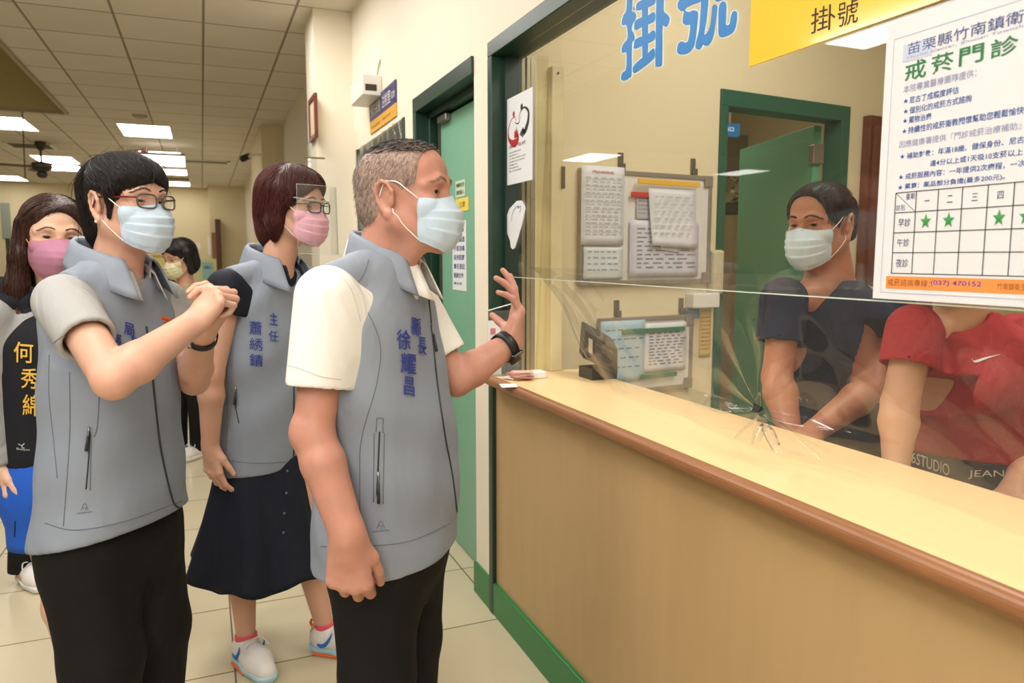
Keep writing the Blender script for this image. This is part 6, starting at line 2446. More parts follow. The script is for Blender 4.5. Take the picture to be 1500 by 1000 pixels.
# hair
hd = Field(H.o - .16, H.o + .17, .003)
hs = H.s
E_ = lambda c, r, k=.015, op='u': hd.ell(H.w(*c), tuple(hs * q for q in r), H.M, k, op)
E_((0, -.022, .040), (.087, .108, .090), 0)
E_((0, .020, .064), (.078, .080, .058), .02)
E_((0, -.060, -.030), (.068, .052, .070), .03)
E_((0, -.070, -.070), (.048, .034, .050), .03)
for sx in (-1, 1):
    hd.cap(H.w(sx * .072, .022, .03), H.w(sx * .073, .020, -.034), .010, .004, .012)
    hd.cap(H.w(sx * .066, .05, .055), H.w(sx * .071, .038, .02), .012, .006, .012)
E_((0, .100, -.022), (.062, .062, .074), .008, 's')
E_((0, .060, -.10), (.10, .10, .07), .01, 's')
for sx in (-1, 1):
    E_((sx * .092, -.012, -.010), (.032, .034, .043), .006, 's')
HB = hair_mat('hair_black', S(16, 14, 15), S(40, 35, 35), .36)
hair, HV, HQ = field_obj(hd, 'hair', HB, root)
def flow2(lp):
    x, y, z = lp
    if z > .04:
        return unit(np.array([x * 3 + .1, .9 if y > -.04 else -.8, -.5 - max(0, .1 - z) * 6]))
    return unit(np.array([x * .5, -.25 if y < 0.01 else .15, -1]))
HBS = hair_mat('hair_black_strand', S(14, 12, 13), S(46, 40, 40), .32, 150)
hair_strands(HV, HQ, H, 2600, flow2, .075, HBS, hair, .0007, .0022, 8, .30, 5, avoid=lambda lp: abs(lp[0]) > .058 and -.046 < lp[1] < .022 and -.055 < lp[2] < .030)
hair_strands(HV, HQ, H, 160, flow2, .07, HBS, hair, .00045, .005, 8, .5, 6, name='flyaway_hair', outward=.35)
# fringe tips over the forehead
# grey polo
SH = Field(lo, hi, .006)
SH.loft([st(166, 770, 1.71, .155, .11), st(167, 640, 1.71, .142, .106), st(166, 540, 1.71, .140, .102), st(164, 470, 1.71, .145, .092), st(163, 430, 1.71, .12, .08), st(166, 408, 1.71, .07, .064)], rv, fv)
sl = [sleeve(SH, shR + UP * .004, elR, .52, .060, .054), sleeve(SH, shL + UP * .004, elL, .55, .058, .054)]
for q in sl: sleeve_cut(SH, q)
POLOG = cloth_mat('polo_heather_grey', S(172, 172, 172), .85, .35, 10, .5)
polo, PV, PQ = field_obj(SH, 'polo_shirt', POLOG, root)
pbv = bvh_of(PV, PQ)
seam_lines(pbv, [[(74, 506), (95, 490), (120, 480), (152, 476)]], polo, .001, mat('polo_grey_seam', S(120, 122, 126), .8))
collar('shirt_collar', P(176, 410, 1.70), rv, fv, .058, .066, .022, .016, polo, POLOG, gap=30, back_up=.045, tip=.022, drop=.040, tilt=-.004)
# vest
VS = Field(lo, hi, .005)
fold = lambda u, v, Z: .0026 * np.sin(15 * Z + 11 * u) * np.sin(21 * u - 7 * Z) + .002 * np.sin(37 * Z + 15 * u - 9 * v)
VS.loft([st(166, 778, 1.71, .190, .140), st(168, 720, 1.71, .176, .134), st(166, 640, 1.71, .164, .126), st(165, 560, 1.71, .156, .120), st(162, 490, 1.71, .160, .110), st(160, 445, 1.71, .160, .10), st(160, 425, 1.71, .135, .088), st(166, 402, 1.71, .085, .076), st(168, 390, 1.71, .068, .066)], rv, fv, fold=fold)
VS.cap(NB + UP * .004 + rv * .04, shR + UP * .030 - rv * .015, .042, .040, .03)
VS.cap(NB + UP * .004 - rv * .04, shL + UP * .030 + rv * .015, .042, .040, .03)
for (a, n_) in ((shR - rv * .010, rv), (shL + rv * .010, -rv)):
    VS.cap(a + n_ * .085 + UP * .075, a + n_ * .072 - UP * .010, .078, .086, .006, 's')
    VS.cap(a + n_ * .072 - UP * .010, a + n_ * .070 - UP * .080, .086, .078, .006, 's')
VS.ell(NB + UP * .045 + fv * .02, (.062, .062, .07), None, .01, 's')
VS.cap(NB + fv * .085 + UP * .02, NB + fv * .125 - UP * .115, .052, .006, .01, 's')
VS.half(P(166, 768, 1.71), np.array([0, 0, -1.0]) + fv * .20, .003)
vest, VV, VQ = field_obj(VS, 'vest', VEST, root)
vbv = bvh_of(VV, VQ)
collar('vest_collar', P(168, 396, 1.71), rv, fv, .068, .078, .026, .026, vest, VEST, gap=38, back_up=.05, tip=.034, drop=.056, th=.0045, tilt=-.002)
zip_line(vbv, [(214, 478), (220, 520), (226, 580), (236, 660), (252, 730), (262, 744)], vest, .0026)
zip_line(vbv, [(132, 632), (130, 670), (126, 716)], vest, .0014, 'pocket_zip')
zip_pull(vbv, (131, 624), (127, 660), vest)
seam_lines(vbv, [[(72, 520), (72, 580), (78, 640), (84, 700)], [(102, 545), (102, 640), (93, 770)], [(66, 766), (110, 776), (180, 764), (266, 734)], [(134, 636), (132, 718)], [(118, 418), (112, 430)],
                 [(146, 560), (143, 620), (138, 640)]], vest)
b = MB()
for ch, (cx, cy, w_, h_) in zip('局長', [(188, 482, 15, 19), (196, 502, 13, 16)]):
    drape_text(b, vbv, ch, [(cx - w_ / 2, cy - h_ / 2 - 2), (cx + w_ / 2, cy - h_ / 2 + 3), (cx + w_ / 2, cy + h_ / 2 + 3), (cx - w_ / 2, cy + h_ / 2 - 2)], .004, .003)
drape_text(b, vbv, '張', [(158, 487), (178, 491), (177, 513), (158, 509)], .022)
solidify(b.build('embroidery', EMB_BLUE, vest), .0008)
b = MB(); drape_path(b, vbv, [(236, 464), (243, 467), (250, 468)], .0042, .001, 4); drape_path(b, vbv, [(239, 470), (245, 473)], .003, .001, 4)
if b.v: b.build('chest_emblem', mat('emblem_orange', S(226, 96, 50), .6), vest)
vest_logo(vbv, 124, 742, vest, .9)
# trousers
TR = Field(lo, hi, .008)
TR.loft([st(166, 870, 1.71, .12, .08), st(166, 820, 1.71, .165, .115), st(165, 770, 1.71, .17, .12), st(165, 730, 1.71, .16, .11)], rv, fv, .03)
for l, sg in zip(legs, (1, -1)):
    TR.cap(l[0], l[1] + fv * .015, .098, .088, .03); TR.cap(l[1] + fv * .015, l[2], .088, .078, .02)
TR.half((0, 0, .045), (0, 0, -1), .004)
field_obj(TR, 'trousers', BLACKCLOTH, root)
for l, sg in zip(legs, (1, -1)):
    shoe('shoe', np.array([l[2][0], l[2][1], 0]) - fv * .05, fv + rv * .1 * sg, root, .245, .042, TRAINER, WHITE_SOLE, TRAINER)
# watch
ax = unit(wrL - elL); W_ = wrL - ax * .012
a1 = unit(np.cross(ax, UP)); a2 = np.cross(ax, a1)
vv, ff = [], []
for i in range(36):
    t = 2 * pi * i / 36; d_ = a1 * cos(t) + a2 * sin(t)
    for (h, r_) in ((-.009, 0), (-.009, .003), (.009, .003), (.009, 0)):
        vv.append(W_ + d_ * (.0305 + r_) + ax * h)
for i in range(36):
    for k in range(4):
        ff.append((i * 4 + k, i * 4 + (k + 1) % 4, ((i + 1) % 36) * 4 + (k + 1) % 4, ((i + 1) % 36) * 4 + k))
wt = mesh_obj('wristwatch', vv, ff, mat('strap_black', S(26, 26, 28), .5), root, smooth=True)
dd = unit(-FW * .8 - RT * .55 - UP * .1); dd = unit(dd - ax * dd.dot(ax))
MB().lathe(W_ + dd * .030, [(.014, 0), (.0155, .003), (.0150, .008), (.0125, .009)], 24, tuple(dd)).build('watch_case', mat('watch_silver', S(190, 190, 190), .25, metal=.9), wt, smooth=True)
MB().lathe(W_ + dd * .0392, [(.0122, 0), (.0122, .0006)], 24, tuple(dd)).build('watch_dial', mat('watch_dial', S(214, 214, 216), .3), wt)
# ================================================================== the woman with face shield and dark skirt
H = Head(P(430, 305, 2.42), 20, pitch=-3, roll=0, scale=.98)
rv, fv = lat(22)
NB = P(405, 396, 2.42)
root = empty('person', (NB[0], NB[1], 0))
tag(root, 'woman with brown bob, clear face shield and dark buttoned skirt in grey vest', 'person')
shR, elR, wrR = P(332, 424, 2.26), P(310, 548, 2.22), P(308, 655, 2.24)
shL, elL, wrL = P(458, 420, 2.57), P(470, 540, 2.6), P(476, 640, 2.55)
hipc = P(386, 650, 2.42)
anA, anB = P(361, 944, 2.39), P(476, 928, 2.47)
dA, dB = bdir(48), bdir(14)
legs = [(P(368, 640, 2.42), P(353, 785, 2.42), anA, dA, (.078, .050, .050, .030)), (P(420, 640, 2.46), P(450, 778, 2.47), anB, dB, (.078, .050, .050, .030))]
for i in (0, 1):
    legs[i][2][2] = .085
B, lo, hi = body_field(H, NB, [(shR, elR, wrR, (.041, .035, .037, .025)), (shL, elL, wrL, (.041, .035, .037, .025))], hipc, rv, fv, legs,
                       [wrR - UP * .06], step=.009, fine=.0028, face=dict(eye_open=.0038, cheeks=.98))
hand_prims(B, wrR, unit(-UP + RT * .10), FW * .75 + RT * .35, RT * .8 - FW * .6, [(14, 26, 18), (18, 30, 18), (22, 34, 20), (26, 36, 20)], scale=.95, thumb=(.35, .3, .9, .2))
hand_prims(B, wrL, unit(-UP + RT * .1), -FW * .7 + RT * .3, RT, [(22, 30, 20), (26, 34, 20), (30, 36, 22), (34, 38, 22)], scale=.95)
SK3 = skin_mat('skin_light', S(216, 170, 146), mottle=.07)
body, BV, BQ = field_obj(B, 'body', SK3, root)
sbv = bvh_of(BV, BQ)
make_eyes(H, root)
make_lashes(H, root, sbv, .0036)
make_brows(H, root, MATS['brow_dark'], .7, z=.030, skin=sbv)
face_mask(H, root, B, MASK_PINK)
glasses(H, root, mat('frame_navy', S(34, 38, 46), .25), mat('temple_navy', S(34, 38, 46), .3), z=.004, y=.110, w=.026, h=.0165, rim=.0021)
# face shield: clear curved visor on a clear frame with blue clips
def shield_pt(a, z):
    R_ = .106 + .012 * (0.06 - z)
    return (R_ * sin(a) * .92, .036 + R_ * cos(a) * 1.02 + .010 * (0.06 - z) / .2, z)
v, f = [], []
na, nz = 40, 12
for j in range(nz + 1):
    z = .072 - .215 * j / nz
    for i in range(na + 1):
        a = radians(-68 + 136 * i / na)
        v.append(shield_pt(a, z))
v = H.wv(v)
f = np.array([(j * (na + 1) + i, j * (na + 1) + i + 1, (j + 1) * (na + 1) + i + 1, (j + 1) * (na + 1) + i) for j in range(nz) for i in range(na)])
fs = mesh_obj('face_shield', v, f, clear_mat('shield_clear', (0.97, 0.975, 0.97, 1), .02, .045, 1.55), root, smooth=True)
edge = [shield_pt(radians(-68 + 136 * i / na), .072) for i in range(na + 1)]
edge2 = [shield_pt(radians(-68 + 136 * i / na), -.143) for i in range(na + 1)]
b = MB()
for e_ in (edge, edge2, [shield_pt(radians(68), .072 - .215 * k / 12) for k in range(13)], [shield_pt(radians(-68), .072 - .215 * k / 12) for k in range(13)]):
    vv, ff = ring_tube(H, e_, .0005, 5, False); b.add(vv, ff)
b.build('shield_rim', mat('shield_edge', S(206, 222, 214), .15), fs, smooth=True)
b = MB()
vv, ff = ring_tube(H, smooth_path([(.080, .02, .034), (.074, .07, .030), (.05, .103, .026), (0, .118, .024), (-.05, .103, .026), (-.074, .07, .030), (-.080, .02, .034)], 6), .0024, 6, False); b.add(vv, ff)
b.build('shield_frame', clear_mat('shield_frame_clear', (.9, .93, .93, 1), .05, .25), fs, smooth=True)
for sx in (1, -1):
    vv, ff = ring_tube(H, [(sx * .081, .030, .033), (sx * .080, .048, .031)], .0055, 8, False)
    MB().add(vv, ff).build('shield_clip', mat('clip_blue', S(46, 132, 200), .35), fs, smooth=True)
# hair: chin-length bob
hd = Field(H.o - .20, H.o + .19, .0038)
hs = H.s
E_ = lambda c, r, k=.015, op='u': hd.ell(H.w(*c), tuple(hs * q for q in r), H.M, k, op)
E_((0, -.022, .050), (.094, .112, .094), 0)
E_((0, .022, .074), (.080, .080, .056), .02)
E_((0, -.055, -.02), (.092, .075, .090), .03)
E_((0, -.070, -.085), (.066, .050, .055), .03)
for sx in (-1, 1):
    hd.cap(H.w(sx * .080, .000, .05), H.w(sx * .083, -.010, -.060), .026, .020, .02)
    hd.cap(H.w(sx * .082, -.010, -.050), H.w(sx * .070, -.020, -.100), .022, .010, .02)
    hd.cap(H.w(sx * .070, .050, .06), H.w(sx * .078, .030, .01), .014, .010, .015)
E_((0, .105, -.014), (.066, .068, .082), .01, 's')
E_((0, .075, -.10), (.078, .090, .075), .01, 's')
HBR = hair_mat('hair_burgundy', S(40, 18, 18), S(92, 44, 40), .36)
hair, HV, HQ = field_obj(hd, 'hair', HBR, root)
def flow3(lp):
    x, y, z = lp
    if z > .06:
        return unit(np.array([x * 6 + (.3 if x > 0 else -.3), .4 if y > 0 else -.5, -.45]))
    return unit(np.array([-x * .3, (-.25 if z > -.03 else .35), -1]))
HBRS = hair_mat('hair_burgundy_strand', S(36, 16, 16), S(108, 52, 46), .32, 150)
hair_strands(HV, HQ, H, 2400, flow3, .11, HBRS, hair, .0008, .003, 8, .22, 8)
# dark navy blouse with cap sleeves
SH = Field(lo, hi, .007)
SH.loft([st(386, 650, 2.42, .145, .105), st(388, 560, 2.42, .145, .105), st(390, 480, 2.42, .16, .10), st(394, 440, 2.42, .155, .09), st(398, 412, 2.42, .11, .075), st(404, 396, 2.42, .062, .060)], rv, fv)
sl = [sleeve(SH, shR + UP * .004, elR, .30, .060, .058), sleeve(SH, shL + UP * .004, elL, .30, .060, .058)]
for q in sl: sleeve_cut(SH, q)
SH.cap(NB + fv * .07 + UP * .03, NB + fv * .12 - UP * .115, .050, .004, .008, 's')
NAVYB = cloth_mat('blouse_navy', S(26, 29, 42), .7, .3, 10, .2)
bl, PV, PQ = field_obj(SH, 'blouse', NAVYB, root)
collar('blouse_collar', P(408, 398, 2.42), rv, fv, .056, .064, .020, .012, bl, NAVYB, gap=34, back_up=.045, tip=.018, drop=.034, tilt=-.004)
VS = Field(lo, hi, .006)
fold = lambda u, v, Z: .0026 * np.sin(15 * Z - 11 * u) * np.sin(23 * u + 7 * Z) + .002 * np.sin(33 * Z + 15 * u - 9 * v)
VS.loft([st(384, 684, 2.42, .175, .125), st(385, 640, 2.42, .172, .125), st(387, 560, 2.42, .168, .12), st(389, 490, 2.42, .176, .114), st(392, 445, 2.42, .170, .10), st(396, 416, 2.42, .135, .085), st(402, 398, 2.42, .08, .072), st(405, 386, 2.42, .064, .064)], rv, fv, fold=fold)
VS.cap(NB + UP * .004 + rv * .04, shR + UP * .028 - rv * .01, .040, .040, .03)
VS.cap(NB + UP * .004 - rv * .04, shL + UP * .028 + rv * .01, .040, .040, .03)
for (a, n_) in ((shR - rv * .012, rv), (shL + rv * .012, -rv)):
    VS.cap(a + n_ * .085 + UP * .075, a + n_ * .072 - UP * .010, .078, .084, .006, 's')
    VS.cap(a + n_ * .072 - UP * .010, a + n_ * .070 - UP * .080, .084, .076, .006, 's')
VS.ell(NB + UP * .045 + fv * .02, (.060, .060, .07), None, .01, 's')
VS.cap(NB + fv * .085 + UP * .02, NB + fv * .125 - UP * .14, .062, .006, .01, 's')
VS.half(P(386, 680, 2.42), np.array([0, 0, -1.0]) + fv * .04, .003)
vest, VV, VQ = field_obj(VS, 'vest', VEST, root)
vbv = bvh_of(VV, VQ)
collar('vest_collar', P(403, 390, 2.42), rv, fv, .068, .078, .024, .034, vest, VEST, gap=46, back_up=.05, tip=.040, drop=.066, th=.0045, tilt=.0)
zip_line(vbv, [(426, 470), (430, 540), (430, 620), (430, 680)], vest, .0028)
zip_line(vbv, [(346, 566), (345, 592), (350, 620)], vest, .0016, 'pocket_zip')
zip_pull(vbv, (346, 566), (345, 592), vest, .0045)
seam_lines(vbv, [[(322, 672), (370, 678), (428, 676)], [(334, 440), (332, 520), (334, 600), (332, 660)]], vest)
b = MB()
for ch, (cx, cy, w_, h_) in zip('主任蕭綉錆', [(400, 467, 12, 18), (400, 492, 14, 16), (374, 480, 18, 20), (375, 504, 19, 18), (375, 527, 19, 18)]):
    drape_text(b, vbv, ch, [(cx - w_ / 2, cy - h_ / 2 - 1), (cx + w_ / 2, cy - h_ / 2 + 1), (cx + w_ / 2, cy + h_ / 2 + 1), (cx - w_ / 2, cy + h_ / 2 - 1)], .0, .0035)
solidify(b.build('embroidery', EMB_BLUE, vest), .0008)
# flared skirt with a button placket
V, nseg, nr = [], 120, 22
zt_ = P(386, 662, 2.42)[2]
cT, cH = P(386, 662, 2.42), P(383, 800, 2.44)
for j in range(nr + 1):
    t = j / nr
    cx, cy = cT[0] + (cH[0] - cT[0]) * t, cT[1] + (cH[1] - cT[1]) * t
    for i in range(nseg):
        a = 2 * pi * i / nseg                         # 0 = front
        ra_ = .165 + .075 * t ** 1.0; rb_ = .118 + .100 * t
        pl = 1 + .085 * t * sin(7 * a + .6) + .03 * t * sin(13 * a + 2)
        q = rv * sin(a) * ra_ * pl + fv * cos(a) * rb_ * pl
        zb_ = .315 + .055 * max(0, sin(a) * .35 - cos(a) * .65) + .012 * sin(7 * a)
        V.append((cx + q[0], cy + q[1], zt_ + (zb_ - zt_) * t))
Q = np.array([(j * nseg + i, j * nseg + (i + 1) % nseg, (j + 1) * nseg + (i + 1) % nseg, (j + 1) * nseg + i) for j in range(nr) for i in range(nseg)])
sk = mesh_obj('skirt', V, Q, cloth_mat('skirt_navy', S(25, 29, 42), .75, .3, 8, .2), root, smooth=True)
solidify(sk, .003)
skb = bvh_of(np.array(V), Q)
b = MB()
for (x, y) in [(420, 690), (419, 722), (416, 752), (415, 780)]:
    p = drape(skb, x, y, .002)
    if p is not None:
        r = unit(-ray(x, y))
        bb = MB().lathe(p, [(.005, 0), (.0055, .002), (.003, .003)], 12, tuple(r)).build('button', mat('button_dark', S(58, 60, 68), .3), sk, smooth=True)
seam_lines(skb, [[(411, 686), (408, 760), (404, 862)], [(424, 690), (422, 760), (420, 850)]], sk, .0014, mat('skirt_seam', S(14, 16, 24), .8))
# pink socks and trainers
for (an, d_, lab) in ((anA, dA, 'a'), (anB, dB, 'b')):
    F = Field(an - .08, an + .08, .004)
    F.cap(an - UP * .04, an + UP * .022, .040, .036, .01); F.half(an + UP * .022, UP, .002)
    field_obj(F, 'sock', cloth_mat('sock_coral', S(226, 96, 104), .85, .1, 30, .3), root)
    up = shoe('trainer', np.array([an[0], an[1], 0]) - unit(d_) * .055, d_, root, .25, .044, TRAINER, mat('sole_aqua', S(168, 204, 214), .45), TRAINER, .085, mat('mark_blue', S(44, 110, 190), .5))
    hl = np.array([an[0], an[1], 0]) - unit(d_) * .055
    MB().tube(smooth_path([hl + d_ * .012 + UP * .078, hl + d_ * .001 + UP * .094, hl + d_ * .006 + UP * .108], 5), .005, 6).build('heel_tab', mat('tab_orange', S(240, 110, 50), .5), up, smooth=True)
    MB().obox(hl + d_ * .03 - np.cross(d_, UP) * .047 + UP * .002, d_ * .10, np.cross(d_, UP) * .094, UP * .010).build('outsole', mat('outsole_orange', S(236, 110, 62), .5), up, bevel=.003)
# ================================================================== the woman with the mauve mask at the left edge
H = Head(P(80, 352, 2.15), 50, pitch=0, roll=-3, scale=.97)
rv, fv = lat(45)
NB = P(86, 432, 2.17)
root = empty('person', (NB[0], NB[1], 0))
tag(root, 'long-haired woman in mauve mask, black vest with gold characters and blue skirt', 'person')
sh = lambda sg, d=.165, dz=.05: NB + rv * sg * d - UP * dz
shR, shL = sh(1), sh(-1)
elR, wrR = P(-20, 572, 2.05), P(2, 682, 2.04)
elL, wrL = P(170, 580, 2.30), P(165, 690, 2.3)
hipc = P(88, 655, 2.17)
legs = []
for sg, px in ((1, 72), (-1, 122)):
    hp = hipc + rv * .075 * sg
    a_ = P(px + 40, 1000, 2.13 if sg > 0 else 2.2); a_[2] = .085
    k_ = P(px + 12, 842, 2.10 if sg > 0 else 2.2)
    legs.append((hp, k_, a_, unit(fv + rv * .1 * sg), (.075, .050, .052, .030)))
B, lo, hi = body_field(H, NB, [(shR, elR, wrR), (shL, elL, wrL)], hipc, rv, fv, legs, [wrR - UP * .06], step=.009, fine=.0026,
                       face=dict(eye_open=.0036, cheeks=.97, jaw=.92))
hand_prims(B, wrR, unit(-UP + RT * .15), RT * .7 + FW * .5, fv, [(20, 28, 18), (24, 30, 18), (28, 34, 20), (32, 36, 22)], scale=.93, thumb=(.35, .3, .9, .2))
hand_prims(B, wrL, unit(-UP), -RT, fv, [(20, 28, 18), (24, 30, 18), (28, 34, 20), (32, 36, 22)], scale=.93)
body, BV, BQ = field_obj(B, 'body', skin_mat('skin_porcelain', S(226, 184, 160), mottle=.06), root)
sbv = bvh_of(BV, BQ)
make_eyes(H, root); make_lashes(H, root, sbv, .0036)
make_brows(H, root, hair_mat('brow_brown', S(84, 58, 46), S(120, 88, 72)), .7, z=.028, skin=sbv)
mk, MV = face_mask(H, root, B, MASK_MAUVE, style='moulded', m_loop=mat('loop_orange', S(226, 150, 90), .7))
hd = Field(H.o - np.array([.22, .22, .36]), H.o + .19, .0042)
hs = H.s
E_ = lambda c, r, k=.015, op='u': hd.ell(H.w(*c), tuple(hs * q for q in r), H.M, k, op)
E_((0, -.022, .046), (.088, .106, .090), 0)
E_((0, .018, .070), (.076, .078, .056), .02)
E_((0, -.070, -.03), (.086, .052, .10), .03)
for sx in (-1, 1):
    hd.chain([H.w(sx * .078, .004, .04), H.w(sx * .086, -.004, -.05), H.w(sx * .094, -.01, -.14), H.w(sx * .10, -.01, -.24), H.w(sx * .095, .0, -.30)], [.020, .024, .028, .028, .010], .02)
    hd.chain([H.w(sx * .05, -.08, -.05), H.w(sx * .06, -.09, -.16), H.w(sx * .06, -.08, -.28)], [.04, .045, .02], .03)
E_((0, .112, .004), (.062, .072, .080), .012, 's')
E_((0, .090, -.12), (.066, .080, .12), .012, 's')
HBW = hair_mat('hair_dark_brown', S(34, 20, 17), S(74, 46, 38), .36)
hair, HV, HQ = field_obj(hd, 'hair', HBW, root)
def flow4(lp):
    x, y, z = lp
    if z > .05:
        return unit(np.array([x * 9 + (.25 if x > 0 else -.25), -.35, -.4]))
    return unit(np.array([x * .25, .0, -1]))
hair_strands(HV, HQ, H, 2400, flow4, .14, hair_mat('hair_brown_strand', S(32, 18, 15), S(92, 58, 46), .32, 150), hair, .0008, .003, 8, .18, 9, keep=lambda lp: not (lp[1] > .045 and lp[2] < .085))
# long grey sleeves under a black vest
SH = Field(lo, hi, .008)
SH.loft([st(88, 655, 2.17, .135, .10), st(86, 560, 2.17, .14, .10), st(85, 480, 2.17, .145, .09), st(86, 455, 2.17, .11, .075), st(86, 436, 2.17, .06, .058)], rv, fv)
for (a, e_, w_) in ((shR, elR, wrR), (shL, elL, wrL)):
    SH.cap(a, e_, .056, .048, .03); SH.cap(e_, w_, .048, .038, .02)
    SH.half(w_, unit(w_ - e_), .002, w_ - .1, w_ + .1)
field_obj(SH, 'shirt', cloth_mat('shirt_heather', S(158, 158, 156), .85, .5, 16, .4), root)
VS = Field(lo, hi, .0065)
VS.loft([st(88, 690, 2.17, .160, .122), st(88, 640, 2.17, .158, .12), st(86, 560, 2.17, .158, .118), st(85, 490, 2.17, .160, .108), st(86, 462, 2.17, .12, .085), st(86, 440, 2.17, .072, .066)], rv, fv,
        fold=lambda u, v, Z: .0025 * np.sin(16 * Z + 12 * u) * np.sin(20 * u - 5 * Z))
VS.cap(NB + rv * .04 - UP * .004, shR + UP * .026 - rv * .02, .036, .036, .03); VS.cap(NB - rv * .04 - UP * .004, shL + UP * .026 + rv * .02, .036, .036, .03)
for (a, n_) in ((shR - rv * .006, rv), (shL + rv * .006, -rv)):
    VS.half(a, n_, .004, a - np.array([.2, .2, .15]), a + np.array([.2, .2, .15]))
VS.ell(NB + UP * .04 + fv * .02, (.058, .058, .06), None, .01, 's')
VS.half(P(88, 676, 2.1), np.array([0, 0, -1.0]), .003)
BV_ = cloth_mat('vest_black', S(26, 27, 34), .75, .25, 8, .12)
vest, VV, VQ = field_obj(VS, 'vest', BV_, root)
vbv = bvh_of(VV, VQ)
collar('vest_collar', P(86, 440, 2.16), rv, fv, .064, .070, .030, .018, vest, BV_, gap=34, back_up=.04, tip=.02, drop=.04, th=.004)
b = MB()
for ch, (cx, cy, w_, h_) in zip('何秀綿', [(35, 516, 28, 30), (44, 554, 25, 30), (46, 593, 24, 31)]):
    drape_text(b, vbv, ch, [(cx - w_ / 2, cy - h_ / 2 - 1), (cx + w_ / 2, cy - h_ / 2 + 1), (cx + w_ / 2, cy + h_ / 2 + 1), (cx - w_ / 2, cy + h_ / 2 - 1)], .006, .0035)
drape_text(b, vbv, '員', [(56, 505), (72, 506), (72, 524), (56, 523)], .006, .0035)
solidify(b.build('embroidery', EMB_GOLD, vest), .001)
b = MB()
drape_path(b, vbv, [(27, 650), (32, 652), (36, 649), (32, 654), (36, 656)], .0009, .001, 4)
drape_text(b, vbv, 'BlueSport', [(25, 655), (44, 657), (44, 661), (25, 659)], 0, .002)
if b.v: b.build('vest_print', mat('print_pale', S(200, 200, 200), .6), vest)
# blue pencil skirt
V, nseg, nr = [], 72, 14
c0, c1 = P(90, 650, 2.17), P(94, 786, 2.15)
zt_, zb_ = c0[2], c1[2]
for j in range(nr + 1):
    t = j / nr
    c = c0 * (1 - t) + c1 * t
    for i in range(nseg):
        a = 2 * pi * i / nseg
        q = rv * sin(a) * (.155 + .02 * sin(pi * min(1, t * 1.3)) - .012 * t) + fv * cos(a) * (.115 + .02 * sin(pi * min(1, t * 1.2)))
        V.append((c[0] + q[0], c[1] + q[1], zt_ + (zb_ - zt_) * t))
Q = np.array([(j * nseg + i, j * nseg + (i + 1) % nseg, (j + 1) * nseg + (i + 1) % nseg, (j + 1) * nseg + i) for j in range(nr) for i in range(nseg)])
sk = mesh_obj('skirt', V, Q, cloth_mat('skirt_royal_blue', S(36, 92, 196), .7, .25, 10, .2), root, smooth=True)
solidify(sk, .003)
seam_lines(bvh_of(np.array(V), Q), [[(23, 762), (22, 786)]], sk, .003, mat('skirt_slit', S(14, 30, 70), .9), 'slit')
for l in legs:
    shoe('shoe', np.array([l[2][0], l[2][1], 0]) - unit(l[3]) * .05, l[3], root, .24, .04, TRAINER, WHITE_SOLE)
for k, t in enumerate([0]):
    pass

